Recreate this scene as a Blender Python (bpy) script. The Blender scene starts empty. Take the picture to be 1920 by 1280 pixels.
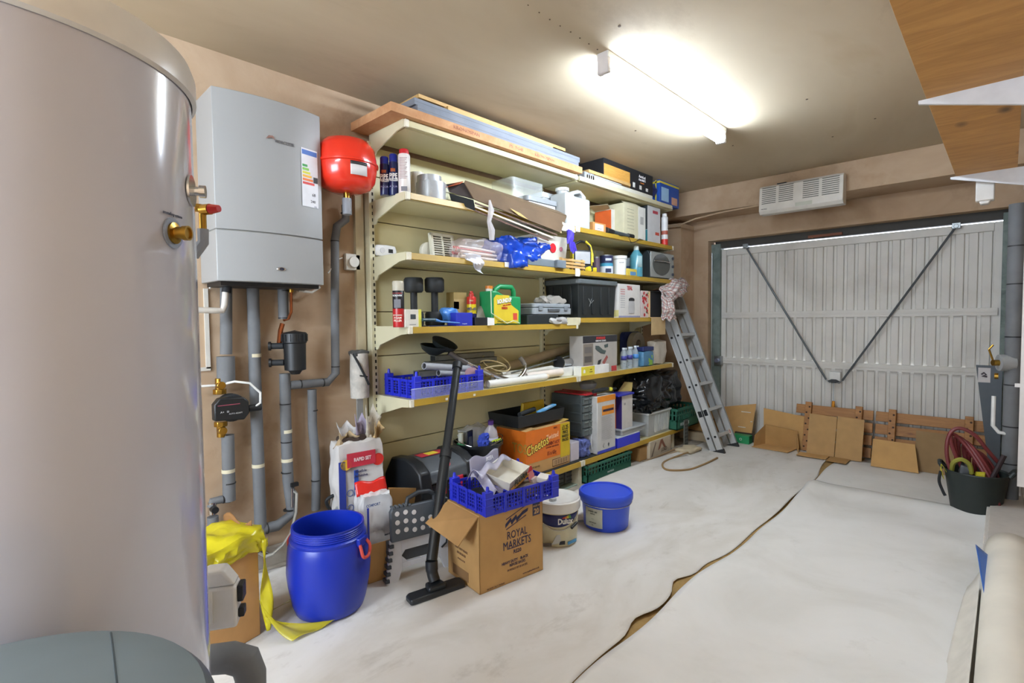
import bpy, bmesh, math, random
from mathutils import Vector, Matrix, Euler, noise
R = math.radians
SC = bpy.context.scene
COL = SC.collection

# ------------------------------------------------------------------ camera
F_PX = 963.85
YAW, PITCH, ROLL = 0.767825, 0.0415447, -0.0103727
CAM = Vector((0, 0, 1.35))
_f = Vector((-math.sin(YAW)*math.cos(PITCH), math.cos(YAW)*math.cos(PITCH), -math.sin(PITCH)))
_r = Vector((math.cos(YAW), math.sin(YAW), 0)); _u = _r.cross(_f)
_c, _s = math.cos(ROLL), math.sin(ROLL)
RX, UY = _c*_r + _s*_u, -_s*_r + _c*_u
cam = bpy.data.objects.new('camera', bpy.data.cameras.new('camera')); COL.objects.link(cam)
cam.data.sensor_width = 36; cam.data.lens = F_PX/1920*36; cam.data.clip_start = .02
cam.matrix_world = Matrix(((RX.x, UY.x, -_f.x, CAM.x), (RX.y, UY.y, -_f.y, CAM.y), (RX.z, UY.z, -_f.z, CAM.z), (0, 0, 0, 1)))
SC.camera = cam

# ------------------------------------------------------------------ world, lights, exposure
W = bpy.data.worlds.new('daylight'); SC.world = W; W.use_nodes = True
W.node_tree.nodes['Background'].inputs[0].default_value = (.82, .88, 1, 1)
W.node_tree.nodes['Background'].inputs[1].default_value = 2.5
LAMP_STRENGTH = 34.0
SC.view_settings.view_transform = 'Standard'; SC.view_settings.look = 'None'
SC.view_settings.gamma = 1; SC.view_settings.use_curve_mapping = False
SC.view_settings.exposure = 1.72
wl_ = bpy.data.objects.new('rear_window_daylight', bpy.data.lights.new('rear_window_daylight', 'AREA')); COL.objects.link(wl_)
wl_.data.shape = 'RECTANGLE'; wl_.data.size = 2.0; wl_.data.size_y = 1.3; wl_.data.energy = 34; wl_.data.color = (.76, .90, 1.05)
wl_.location = (-1.3, -2.42, 1.55); wl_.rotation_euler = (R(90), 0, 0)      # frontal fill light, added in a made-up window opening behind the camera
SC.cycles.use_denoising = True
SC.cycles.max_bounces = 8; SC.cycles.diffuse_bounces = 5; SC.cycles.transparent_max_bounces = 12
SC.cycles.caustics_reflective = False; SC.cycles.caustics_refractive = False
SC.cycles.sample_clamp_indirect = 6

# ------------------------------------------------------------------ survey helper: the world point a ray through a photo pixel meets on a plane
def at(u, v, x=None, y=None, z=None):
    d = RX*((u-960)/F_PX) + UY*(-(v-640)/F_PX) + _f
    if x is not None: t = (x-CAM.x)/d.x
    elif y is not None: t = (y-CAM.y)/d.y
    else: t = (z-CAM.z)/d.z
    return CAM + d*t
def pix(p):
    q = Vector(p)-CAM; w = q.dot(_f)
    return 960+F_PX*q.dot(RX)/w, 640-F_PX*q.dot(UY)/w, w

# ------------------------------------------------------------------ materials
_M = {}
def lin(c):
    if isinstance(c, str): c = [int(c[i:i+2], 16)/255 for i in (0, 2, 4)]
    return tuple(((x+.055)/1.055)**2.4 if x > .04045 else x/12.92 for x in c)
def new_mat(name):
    m = bpy.data.materials.new(name); m.use_nodes = True
    nt = m.node_tree; return m, nt, nt.nodes['Principled BSDF']
def N(nt, t, **kw):
    n = nt.nodes.new(t)
    for k, v in kw.items():
        if k in n.inputs: n.inputs[k].default_value = v
        else: setattr(n, k, v)
    return n
def coords(nt, scale=(1, 1, 1)):
    tc = nt.nodes.new('ShaderNodeTexCoord'); mp = nt.nodes.new('ShaderNodeMapping')
    mp.inputs['Scale'].default_value = scale; nt.links.new(tc.outputs['Object'], mp.inputs[0]); return mp.outputs[0]
def M(c, r=.5, metal=0., var=.06, sc=14., bump=0., a=1., em=0., emc=None, spec=.5, coat=0.):
    """plain procedural material: colour with a little noise variation, optional relief, see-through or glow"""
    k = (c, r, metal, var, sc, bump, a, em, emc, spec, coat)
    if k in _M: return _M[k]
    m, nt, b = new_mat('surface_'+(c if isinstance(c, str) else 'rgb')); L = nt.links.new; rgb = lin(c)
    b.inputs['Roughness'].default_value = r; b.inputs['Metallic'].default_value = metal
    b.inputs['Specular IOR Level'].default_value = spec; b.inputs['Coat Weight'].default_value = coat
    v = coords(nt); n = N(nt, 'ShaderNodeTexNoise', Scale=sc, Detail=3.); L(v, n.inputs['Vector'])
    ramp = nt.nodes.new('ShaderNodeValToRGB'); e = ramp.color_ramp.elements
    e[0].position = .3; e[1].position = .7
    e[0].color = tuple(max(0, x*(1-var)) for x in rgb)+(1,); e[1].color = tuple(min(1, x*(1+var)) for x in rgb)+(1,)
    L(n.outputs['Fac'], ramp.inputs[0]); L(ramp.outputs[0], b.inputs['Base Color'])
    if bump:
        n2 = N(nt, 'ShaderNodeTexNoise', Scale=sc*3, Detail=4.); L(v, n2.inputs['Vector'])
        bp = N(nt, 'ShaderNodeBump', Strength=bump, Distance=.01); L(n2.outputs['Fac'], bp.inputs['Height']); L(bp.outputs[0], b.inputs['Normal'])
    if em:
        b.inputs['Emission Color'].default_value = (emc or rgb)+(1,); b.inputs['Emission Strength'].default_value = em
    if a < 1: b.inputs['Alpha'].default_value = a
    _M[k] = m; return m
def patchy(name, cols, scale, rough=.9, bump=.15, stretch=(1, 1, 1), dirt=None, bscale=30):
    """blotchy surface between several colours, optional darker scuffs"""
    m, nt, b = new_mat(name); L = nt.links.new
    b.inputs['Roughness'].default_value = rough; b.inputs['Specular IOR Level'].default_value = .25
    v = coords(nt, stretch)
    n = N(nt, 'ShaderNodeTexNoise', Scale=scale, Detail=5., Roughness=.6, Distortion=.6); L(v, n.inputs['Vector'])
    ramp = nt.nodes.new('ShaderNodeValToRGB'); cr = ramp.color_ramp
    while len(cr.elements) < len(cols): cr.elements.new(.5)
    for i, c in enumerate(cols):
        cr.elements[i].position = .28+.46*i/(len(cols)-1); cr.elements[i].color = lin(c)+(1,)
    L(n.outputs['Fac'], ramp.inputs[0]); out = ramp.outputs[0]
    if dirt:
        dc, ds, lo, hi, amt = dirt
        d = N(nt, 'ShaderNodeTexNoise', Scale=ds, Detail=8., Roughness=.7, Distortion=.25); L(v, d.inputs['Vector'])
        mr = N(nt, 'ShaderNodeMapRange'); mr.inputs[1].default_value = lo; mr.inputs[2].default_value = hi; mr.inputs[4].default_value = amt
        L(d.outputs['Fac'], mr.inputs[0]); mx = nt.nodes.new('ShaderNodeMixRGB'); mx.inputs[2].default_value = lin(dc)+(1,)
        L(mr.outputs[0], mx.inputs[0]); L(out, mx.inputs[1]); out = mx.outputs[0]
    L(out, b.inputs['Base Color'])
    if bump:
        n2 = N(nt, 'ShaderNodeTexNoise', Scale=bscale, Detail=6.); L(v, n2.inputs['Vector'])
        bp = N(nt, 'ShaderNodeBump', Strength=bump, Distance=.01); L(n2.outputs['Fac'], bp.inputs['Height']); L(bp.outputs[0], b.inputs['Normal'])
    return m
def wood(name, c1, c2, stretch, scale=3., rough=.6, knots=None):
    m, nt, b = new_mat(name); L = nt.links.new; b.inputs['Roughness'].default_value = rough
    v = coords(nt, stretch); n = N(nt, 'ShaderNodeTexNoise', Scale=scale, Detail=6., Roughness=.65, Distortion=1.5); L(v, n.inputs['Vector'])
    ramp = nt.nodes.new('ShaderNodeValToRGB'); e = ramp.color_ramp.elements
    e[0].position = .3; e[1].position = .72; e[0].color = lin(c2)+(1,); e[1].color = lin(c1)+(1,)
    L(n.outputs['Fac'], ramp.inputs[0]); out = ramp.outputs[0]
    if knots:
        vo = N(nt, 'ShaderNodeTexVoronoi', Scale=knots[1]); L(coords(nt, knots[2]), vo.inputs['Vector'])
        mr = N(nt, 'ShaderNodeMapRange'); mr.inputs[1].default_value = .07; mr.inputs[2].default_value = .17; mr.inputs[3].default_value = .85; mr.inputs[4].default_value = 0
        L(vo.outputs['Distance'], mr.inputs[0]); mx = nt.nodes.new('ShaderNodeMixRGB'); mx.inputs[2].default_value = lin(knots[0])+(1,)
        L(mr.outputs[0], mx.inputs[0]); L(out, mx.inputs[1]); out = mx.outputs[0]
    L(out, b.inputs['Base Color']); return m
def checked():
    m, nt, b = new_mat('checked_cloth'); L = nt.links.new; b.inputs['Roughness'].default_value = .9
    tc = nt.nodes.new('ShaderNodeTexCoord'); cur = None
    for d, cc, s in (('X', '4a5162', 26), ('Y', '4a5162', 26), ('X', 'a05c54', 17), ('Y', 'a05c54', 17)):
        w = N(nt, 'ShaderNodeTexWave', Scale=s/9, Distortion=.5, bands_direction=d); L(tc.outputs['UV'], w.inputs['Vector'])
        g = N(nt, 'ShaderNodeMath', operation='GREATER_THAN'); g.inputs[1].default_value = .8; L(w.outputs['Fac'], g.inputs[0])
        mm = N(nt, 'ShaderNodeMath', operation='MULTIPLY'); mm.inputs[1].default_value = .5; L(g.outputs[0], mm.inputs[0])
        mx = nt.nodes.new('ShaderNodeMixRGB'); L(mm.outputs[0], mx.inputs[0]); mx.inputs[2].default_value = lin(cc)+(1,)
        if cur is None: mx.inputs[1].default_value = lin('d8d2cc')+(1,)
        else: L(cur, mx.inputs[1])
        cur = mx.outputs[0]
    L(cur, b.inputs['Base Color']); return m

PLASTER = patchy('bare_plaster', ['9c8268', 'ae957a', 'baa389', 'a58a6e'], 1.1, .92, .12, dirt=('84684f', 2.3, .56, .7, .4))
CEIL = patchy('ceiling_plaster', ['ab9a80', 'b8a990', 'c0b299', 'ac987a'], .7, .85, .06, (1, .45, 1), dirt=('978370', 1.6, .58, .7, .35))
SHEET = patchy('white_floor_membrane', ['c9c7c1', 'd7d6d2', 'deddda'], 1.6, .62, .12, dirt=('9a9488', 4., .6, .8, .35), bscale=12)
SHEET_D = patchy('scuffed_floor_membrane', ['beb9af', 'd0cdc7', 'd9d7d3'], 2.2, .65, .18, (1, .55, 1), dirt=('8a8070', 6, .56, .8, .5), bscale=14)
CONC = patchy('dusty_concrete', ['8f8578', 'a59c8e', '7d7365'], 3, .95, .4)
CREAM = M('c9c19a', .45, var=.05, sc=5)
CREAM2 = M('c9c3a4', .45, var=.05, sc=5)
GOLD = M('ab8a2e', .4, var=.08, sc=6)
KRAFT = M('bb935c', .85, var=.07, sc=9, bump=.05)
KRAFT2 = M('a8824f', .9, var=.08, sc=9, bump=.05)
BLACK = M('17191b', .45)
BLACKM = M('1c1f22', .7)
WHITE = M('e4e4e0', .4)
WHITEP = M('dcdcd8', .25)
GREY = M('7c8084', .55)
FOAM = M('686a6c', .75, var=.1, sc=10, bump=.1)
CHROME = M('c8c8c8', .15, 1.)
STEEL = M('9aa0a2', .35, .9)
ALU = M('c2c4c4', .4, .35, sc=5)
BRASS = M('b08a3c', .28, 1.)
COPPER = M('9a5a38', .35, 1.)
BLUE = M('1c35c8', .38, var=.04, sc=5)
BLUEC = M('2530c0', .4)
INK = M('2a2a3c', .7)
RED = M('c02018', .3)
CLEAR = M('dfe4e6', .18, a=.33)
CLEARW = M('e6e9ea', .25, a=.6)
MEMBR = M('e9e8e2', .6)

# ------------------------------------------------------------------ mesh builder
def FR(org, U, V):
    U = Vector(U).normalized(); V = Vector(V).normalized(); n = U.cross(V)
    m = Matrix.Identity(4)
    for i in range(3): m[i][0], m[i][1], m[i][2], m[i][3] = U[i], V[i], n[i], org[i]
    return m
def FX(x, y=0, z=0): return FR((x, y, z), (0, 1, 0), (0, 0, 1))
def FY(y, x=0, z=0): return FR((x, y, z), (1, 0, 0), (0, 0, 1))
def FZ(z, x=0, y=0): return FR((x, y, z), (0, 1, 0), (-1, 0, 0))
def TR(loc=(0, 0, 0), rot=(0, 0, 0)): return Matrix.Translation(loc) @ Euler([R(a) for a in rot]).to_matrix().to_4x4()

class B:
    def __init__(s): s.bm = bmesh.new(); s.ms = []
    def mi(s, m):
        if m not in s.ms: s.ms.append(m)
        return s.ms.index(m)
    def face(s, vs, i, sm=False):
        try:
            f = s.bm.faces.new(vs); f.material_index = i; f.smooth = sm
        except ValueError: pass
    def box(s, x0, x1, y0, y1, z0, z1, m, T=None):
        i = s.mi(m); c = [Vector((x, y, z)) for x in (x0, x1) for y in (y0, y1) for z in (z0, z1)]
        v = [s.bm.verts.new(T @ p if T else p) for p in c]
        for q in ((0, 1, 3, 2), (4, 6, 7, 5), (0, 4, 5, 1), (2, 3, 7, 6), (0, 2, 6, 4), (1, 5, 7, 3)): s.face([v[k] for k in q], i)
        return s
    def cyl(s, a, b, r, m, r2=None, n=18, caps=True):
        a = Vector(a); b = Vector(b); r2 = r if r2 is None else r2; i = s.mi(m)
        d = (b-a).normalized(); q = d.to_track_quat('Z', 'Y').to_matrix()
        ra = []; rb = []
        for k in range(n):
            t = 2*math.pi*k/n; o = q @ Vector((math.cos(t), math.sin(t), 0))
            ra.append(s.bm.verts.new(a+o*r)); rb.append(s.bm.verts.new(b+o*r2))
        for k in range(n): s.face([ra[k], ra[(k+1) % n], rb[(k+1) % n], rb[k]], i, True)
        if caps: s.face(ra[::-1], i); s.face(rb, i)
        return s
    def lathe(s, prof, m, T=None, n=26, sy=1., sx=1.):
        """prof: list of (radius, z[, material])"""
        rings = []
        for p in prof:
            if p[0] < 1e-5: v = Vector((0, 0, p[1])); rings.append([s.bm.verts.new(T @ v if T else v)])
            else:
                rg = []
                for k in range(n):
                    t = 2*math.pi*k/n; v = Vector((p[0]*sx*math.cos(t), p[0]*sy*math.sin(t), p[1]))
                    rg.append(s.bm.verts.new(T @ v if T else v))
                rings.append(rg)
        for j in range(len(prof)-1):
            a, b = rings[j], rings[j+1]; i = s.mi(prof[j+1][2] if len(prof[j+1]) > 2 else m)
            for k in range(n):
                k2 = (k+1) % n
                if len(a) == 1 and len(b) == 1: continue
                if len(a) == 1: s.face([a[0], b[k2], b[k]], i, True)
                elif len(b) == 1: s.face([a[k], a[k2], b[0]], i, True)
                else: s.face([a[k], a[k2], b[k2], b[k]], i, True)
        return s
    def tube(s, pts, r, m, n=8, closed=False):
        pts = [Vector(p) for p in pts]; i = s.mi(m); rings = []; up = None; L = len(pts)
        for k, p in enumerate(pts):
            if closed: d = pts[(k+1) % L]-pts[k-1]
            else: d = pts[min(k+1, L-1)]-pts[max(k-1, 0)]
            d.normalize()
            if up is None: up = d.orthogonal().normalized()
            up = (up-d*up.dot(d))
            up = up.normalized() if up.length > 1e-6 else d.orthogonal().normalized()
            w = d.cross(up); rr = r[k] if isinstance(r, (list, tuple)) else r
            rings.append([s.bm.verts.new(p+(up*math.cos(2*math.pi*j/n)+w*math.sin(2*math.pi*j/n))*rr) for j in range(n)])
        for k in range(L if closed else L-1):
            a, b = rings[k], rings[(k+1) % L]
            for j in range(n): s.face([a[j], a[(j+1) % n], b[(j+1) % n], b[j]], i, True)
        if not closed: s.face(rings[0][::-1], i); s.face(rings[-1], i)
        return s
    def prism(s, poly, h, m, T=None, h0=0.):
        i = s.mi(m)
        a = [Vector((p[0], p[1], h0)) for p in poly]; b = [Vector((p[0], p[1], h)) for p in poly]
        va = [s.bm.verts.new(T @ p if T else p) for p in a]; vb = [s.bm.verts.new(T @ p if T else p) for p in b]
        s.face(va[::-1], i); s.face(vb, i); L = len(poly)
        for k in range(L): s.face([va[k], va[(k+1) % L], vb[(k+1) % L], vb[k]], i)
        return s
    def grid(s, fn, nu, nv, m, uv=False):
        i = s.mi(m); v = [[s.bm.verts.new(fn(a/nu, b/nv)) for b in range(nv+1)] for a in range(nu+1)]
        lay = s.bm.loops.layers.uv.verify() if uv else None
        for a in range(nu):
            for b in range(nv):
                q = [(a, b), (a+1, b), (a+1, b+1), (a, b+1)]
                try: f = s.bm.faces.new([v[x][y] for x, y in q])
                except ValueError: continue
                f.material_index = i; f.smooth = True
                if uv:
                    for l, (x, y) in zip(f.loops, q): l[lay].uv = (x/nu, y/nv)
        return s
    def soft(s, x0, x1, y0, y1, z0, z1, m, amp=.01, freq=8., seed=0, k=10, rnd=.35, pinch=0., T=None, top=None):
        """a rounded, crumpled sack-like volume; pinch narrows it towards its top; top: material above a height"""
        bm2 = bmesh.new(); bmesh.ops.create_cube(bm2, size=2); bmesh.ops.subdivide_edges(bm2, edges=bm2.edges[:], cuts=k, use_grid_fill=True)
        i = s.mi(m); it = s.mi(top[0]) if top else i; mp = {}
        c = Vector(((x0+x1)/2, (y0+y1)/2, (z0+z1)/2)); h = Vector(((x1-x0)/2, (y1-y0)/2, (z1-z0)/2)); sv = Vector((seed*3.7, seed*1.3, seed*7.1))
        for v in bm2.verts:
            p = v.co.copy(); q = p.lerp(p.normalized()*1.15, rnd); q = Vector([max(-1, min(1, a)) for a in q])
            if pinch: t = (q.z+1)/2; g = 1-pinch*t*t; q.x *= g; q.y *= (1-pinch*.3*t*t)
            w = Vector((q.x*h.x, q.y*h.y, q.z*h.z))+c
            nn = Vector((noise.noise(w*freq+sv), noise.noise(w*freq+sv+Vector((9, 0, 0))), noise.noise(w*freq+sv+Vector((0, 9, 0)))))
            n3 = abs(noise.noise(w*freq*2.3+sv))
            w += nn*amp + (w-c).normalized()*(n3-.25)*amp
            if w.z < z0: w.z = z0
            mp[v] = (s.bm.verts.new(T @ w if T else w), w.z)
        for f in bm2.faces:
            zz = sum(mp[v][1] for v in f.verts)/len(f.verts)
            s.face([mp[v][0] for v in f.verts], it if (top and zz > top[1]) else i, True)
        bm2.free(); return s
    def put(s, name, par=None, sol=0., bev=0., label=None, loc=None, rot=None, sub=0, seg=2):
        me = bpy.data.meshes.new(name); s.bm.normal_update()
        bmesh.ops.recalc_face_normals(s.bm, faces=s.bm.faces[:])
        s.bm.to_mesh(me); s.bm.free(); me.set_sharp_from_angle(angle=R(38))
        for m in s.ms: me.materials.append(m)
        o = bpy.data.objects.new(name, me); COL.objects.link(o)
        if par: o.parent = par
        if loc: o.location = loc
        if rot: o.rotation_euler = [R(a) for a in rot]
        if sub: q = o.modifiers.new('sub', 'SUBSURF'); q.levels = q.render_levels = sub
        if sol: q = o.modifiers.new('thick', 'SOLIDIFY'); q.thickness = sol; q.offset = 0
        if bev: q = o.modifiers.new('bevel', 'BEVEL'); q.width = bev; q.segments = seg; q.limit_method = 'ANGLE'; q.angle_limit = R(40)
        if label: o['label'] = label
        return o

def rr_poly(x0, x1, y0, y1, r, n=8):
    o = []
    for cx, cy, a0 in ((x1-r, y1-r, 0), (x0+r, y1-r, 90), (x0+r, y0+r, 180), (x1-r, y0+r, 270)):
        for k in range(n+1): t = R(a0+90*k/n); o.append((cx+r*math.cos(t), cy+r*math.sin(t)))
    return o
def tag(o, label, cat, group=None, kind=None):
    o['label'] = label; o['category'] = cat
    if group: o['group'] = group
    if kind: o['kind'] = kind
    return o
def thing(name, label, cat, loc=(0, 0, 0), rz=0, group=None, rot=None):
    o = bpy.data.objects.new(name, None); COL.objects.link(o); o.empty_display_size = .05
    o.location = loc; o.rotation_euler = [R(a) for a in rot] if rot else (0, 0, R(rz))
    return tag(o, label, cat, group)
def struct(b, name, par=None, **kw):
    o = b.put(name, par, **kw)
    if par is None: o['kind'] = 'structure'
    return o
def copy_tree(o, parent=None):
    c = o.copy(); COL.objects.link(c); c.parent = parent
    for ch in list(o.children): copy_tree(ch, c)
    return c
def bx(x0, x1, y0, y1, z0, z1, m, name, par=None, **kw): return B().box(x0, x1, y0, y1, z0, z1, m).put(name, par, **kw)
def letters(par, items, m, T, name='lettering', bold=0., ext=.0006):
    """items: (string, size, u, v[, x-scale[, shear[, rotation deg]]]) laid on the plane of frame T, centred"""
    bm = bmesh.new()
    for it in items:
        st, sz, u, v = it[:4]; sx = it[4] if len(it) > 4 else 1.; sh = it[5] if len(it) > 5 else 0.; ro = it[6] if len(it) > 6 else 0.
        cu = bpy.data.curves.new('t', 'FONT'); cu.body = st; cu.size = sz; cu.align_x = 'CENTER'; cu.align_y = 'CENTER'
        cu.extrude = ext; cu.offset = bold*sz; cu.shear = sh; cu.resolution_u = 2
        o = bpy.data.objects.new('t', cu); COL.objects.link(o)
        me = bpy.data.meshes.new_from_object(o)
        me.transform(T @ Matrix.Translation((u, v, .0012)) @ Matrix.Rotation(R(ro), 4, 'Z') @ Matrix.Diagonal((sx, 1, 1, 1)))
        bm.from_mesh(me); bpy.data.objects.remove(o); bpy.data.curves.remove(cu); bpy.data.meshes.remove(me)
    me = bpy.data.meshes.new(name); bm.to_mesh(me); bm.free(); me.materials.append(m)
    o = bpy.data.objects.new(name, me); COL.objects.link(o); o.parent = par; return o
def plate(par, T, u0, u1, v0, v1, m, name='label', t=.001, lift=.0002, **kw):
    return B().box(u0, u1, v0, v1, lift, lift+t, m, T).put(name, par, **kw)
def span(u1, u2, vt, xf, zb):
    """y range and height of an upright front on plane x=xf seen between pixel columns u1,u2, its top at row vt, standing at height zb"""
    ys = []
    for u in (u1, u2):
        p = at(u, vt, x=xf); vb = pix((xf, p.y, zb))[1]; ys.append(at(u, (vt+vb)/2, x=xf).y)
    return ys[0], ys[1], at((u1+u2)/2, vt, x=xf).z-zb
def round_at(uc, w, vt, xc, zb):
    """centre y, radius and height of a round thing of width w pixels"""
    p = at(uc, vt, x=xc); vb = pix((xc, p.y, zb))[1]; q = at(uc, (vt+vb)/2, x=xc); dep = pix(q)[2]
    dist = math.hypot(q.x, q.y); r = w/2/F_PX*dep*math.cos(math.atan((uc-960)/F_PX))**1
    return q.y, r, at(uc, vt, x=xc).z-zb

WX, YF = -2.93, 5.85          # left wall plane, far wall plane
CZ = 2.73
SX = -2.5                     # front plane of the shelves
S1, S2, S3, S4A, S4B, S5, S6 = 2.50, 2.09, 1.745, 1.315, 1.36, .885, .20
YB = (1.73, 3.36, 5.0)
# ================================================================== SETTING
struct(B().box(-3.2, 1.2, -2.6, 7.2, -.12, 0, CONC), 'floor')
struct(B().box(-3.2, 1.2, -2.6, 6.3, CZ, CZ+.1, CEIL), 'ceiling')
struct(B().box(WX-.15, WX, -2.5, 6.2, 0, CZ, PLASTER), 'wall_left')
struct(B().box(.16, .31, -2.5, 6.2, 0, CZ, PLASTER), 'wall_right')
struct(B().box(WX, -2.35, -2.5, -2.35, 0, CZ, M('c9cacc', .8)).box(-.25, .16, -2.5, -2.35, 0, CZ, M('c9cacc', .8)).box(-2.35, -.25, -2.5, -2.35, 0, .88, M('c9cacc', .8)).box(-2.35, -.25, -2.5, -2.35, 2.22, CZ, M('c9cacc', .8)), 'wall_rear')  # wall out of view; its opening is added for the fill light
struct(B().box(-2.35, -.25, -2.47, -2.43, .88, .93, WHITE).box(-2.35, -.25, -2.47, -2.43, 2.17, 2.22, WHITE).box(-2.35, -2.3, -2.47, -2.43, .88, 2.22, WHITE).box(-.3, -.25, -2.47, -2.43, .88, 2.22, WHITE), 'window_1')  # unseen window frame, added around the fill light
DX0, DX1, DZ = -2.5, .0, 2.23
struct(B().box(WX, DX0, YF, YF+.25, 0, CZ, PLASTER).box(DX0, DX1, YF, YF+.25, DZ, CZ, PLASTER).box(DX1, .16, YF, YF+.25, 0, CZ, PLASTER), 'wall_far')
struct(B().box(-2.67-.26, -2.67, 5.52, YF, 0, 2.42, PLASTER), 'wall_pilaster')
struct(B().box(WX, .16, 5.42, YF, 2.47, CZ, PLASTER), 'trim_beam_casing', bev=.004)
struct(B().box(WX, WX+.012, 1.0, 5.4, 0, .11, CONC), 'baseboard_left', bev=.003)
# screws and seam line of the ceiling boards
b = B(); random.seed(4)
for i in range(26):
    y = .9+i*.075; b.cyl((-1.545+random.uniform(-.006, .006), y, CZ-.0015), (-1.545, y, CZ+.001), .0035, M('5a4a3c', .9), n=6)
for (x, y) in ((-1.35, 2.15), (-.95, 3.7), (-1.62, 4.25), (-.7, 4.4), (-.6, 2.2), (-2.0, 3.4), (-1.0, 4.6)):
    b.cyl((x, y, CZ-.002), (x, y, CZ+.001), .007, M('5a4a3c', .9), n=8)
o = b.put('screw_head'); o['kind'] = 'stuff'; tag(o, 'small dark plasterboard screw heads in the ceiling by the strip light', 'screws', kind='stuff')
# ------------------------------------------------ floor membrane sheets
tag(B().box(-1.36, -.95, -.5, 5.8, .0005, .002, patchy('brown_underlay', ['8a6e42', 'a08454', '6e5634'], 8, .9, .1)).put('underlay_strip'), 'brown paper underlay showing through the gap between the floor sheets', 'underlay')
def edge(y, k=0): return -1.125+.012*math.sin(y*2.1+k)+.008*math.sin(y*7+k)+.02*noise.noise(Vector((y*1.7, k, 0)))
def left_sheet(u, v):
    y = .0+6.0*v; e = edge(y)-.004-.05*math.exp(-((y-2.42)/.10)**2)-.02*math.exp(-((y-2.72)/.12)**2)-.045*math.exp(-((y-1.98)/.10)**2)-(.09*max(0, 1-abs(y-5.7)/.8))
    wl = -2.35 if y > 2.2 else -2.82+.06*math.sin(y*5)
    x = wl+(e-wl)*u
    lift = .0
    if y > 2.75 and y < 5.2: lift = .05*math.exp(-((x+2.35)/.2)**2)*math.exp(-((y-4.0)/.75)**2)+.05*math.exp(-((x+2.2)/.25)**2)*math.exp(-((y-3.3)/.5)**2)
    lift += .012*math.exp(-((u-1)/.05)**2)*max(0, math.sin(y*3.3+1))
    z = .004+lift+.004*abs(noise.noise(Vector((x*2.2, y*1.4, 1))))+.006*max(0, noise.noise(Vector((x*1.2+4, y*.9, 5))))
    return Vector((x, y, z))
tag(B().grid(left_sheet, 70, 130, SHEET_D).put('floor_sheet', sol=.002), 'scuffed white membrane sheet on the floor between the shelving and the long seam', 'floor sheet')
def rs(y0, y1, z0, seed, x1):
    def f(u, v):
        y = y0+(y1-y0)*v; e = edge(y, .0)+.004+.012*max(0, 1-abs(y-3.2)/1.2)
        x = e+(x1-e)*u
        if v > .9 and seed == 1: y += .12*(u-.5)*(v-.9)*10*.4
        z = z0+.004+.004*abs(noise.noise(Vector((x*2, y*1.2, seed))))+.012*math.exp(-(u/.06)**2)*max(0, math.sin(y*2.9+seed))
        if seed == 1: z += .05*math.exp(-((v-.965)/.022)**2)*(.5+.5*u)+.02*math.exp(-((v-.86)/.02)**2)*max(0, u-.2)
        return Vector((x, y, z))
    return f
tag(B().grid(rs(4.55, 5.66, 0, 2, .1), 40, 30, SHEET).put('floor_sheet', sol=.002), 'clean white membrane sheet on the floor in front of the wooden pallets', 'floor sheet')
tag(B().grid(rs(-.6, 4.72, .004, 1, .1), 50, 150, SHEET).put('floor_sheet', sol=.002), 'clean white membrane sheet right of the long seam with a fold near its far end', 'floor sheet')

# ------------------------------------------------ garage door
DOORM = patchy('white_painted_steel', ['c2bfb8', 'd0cec8', 'd6d4cf'], 2, .45, .03, dirt=('8d877c', 6, .66, .78, .5))
FRM = patchy('galvanised_frame', ['5c6a66', '75827d', '4e5b57'], 6, .5, .05)
dr = thing('door_1', 'white ribbed steel up-and-over garage door', 'garage door', (0, 0, 0)); del dr['category']; dr['kind'] = 'structure'
DY = 6.0; x0, x1 = -2.40, -.045; zt = 2.137; z1, z2 = 1.38, .86
xs = x0+.05; n = 25; w = (x1-x0-.1)/n
for (a, c) in ((.02, z2-.03), (z2+.03, z1-.02), (z1+.02, zt-.07)):
    b = B(); prof = []
    for i in range(n):
        u = xs+i*w; prof += [(u, DY+.02), (u+w*.12, DY+.02), (u+w*.2, DY+.004), (u+w*.80, DY+.004), (u+w*.88, DY+.02)]
    prof += [(x1-.05, DY+.02), (x1-.05, DY+.026), (xs, DY+.026)]
    b.prism(prof[::-1], c, DOORM, h0=a); b.put('ribbed_panel', dr)
B().box(x0, x0+.055, DY-.015, DY+.03, .01, zt, DOORM).put('door_stile', dr, bev=.004)
B().box(x1-.055, x1, DY-.015, DY+.03, .01, zt, DOORM).put('door_stile', dr, bev=.004)
B().box(x0+.0555, x1-.0555, DY-.015, DY+.03, zt-.075, zt, DOORM).put('top_rail', dr, bev=.004)
for z in (z1, z2):
    B().box(x0+.02, x1-.02, DY-.03, DY+.01, z-.033, z+.033, DOORM).box(x0+.02, x1-.02, DY-.034, DY-.03, z-.008, z+.008, DOORM).put('cross_rail', dr, bev=.004)
B().box(x0, x1, DY-.015, DY+.03, .0, .05, DOORM).put('bottom_rail', dr)
c0 = at(1564, 714, y=DY-.06); 
for (u, v, e) in ((1398, 462, -.07), (1793, 424, .07)):
    p = at(u, v, y=DY-.05); q = c0+Vector((e, 0, .01))
    B().tube([p, q], .0095, M('5c6266', .4, .6), n=8).put('brace_rod', dr)
    B().box(p.x-.03, p.x+.03, p.y-.01, p.y+.05, p.z-.02, p.z+.03, STEEL).cyl(p-Vector((0, .02, 0)), p, .018, STEEL, n=10).put('rod_bracket', dr, bev=.003)
    B().tube([q, q+Vector((-e*.4, 0, -.03)), c0+Vector((e*.25, 0, 0))], .006, STEEL).put('rod_link', dr)
B().box(c0.x-.05, c0.x+.05, DY-.045, DY, c0.z, c0.z+.09, WHITEP).put('latch_plate', dr, bev=.006)
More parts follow.
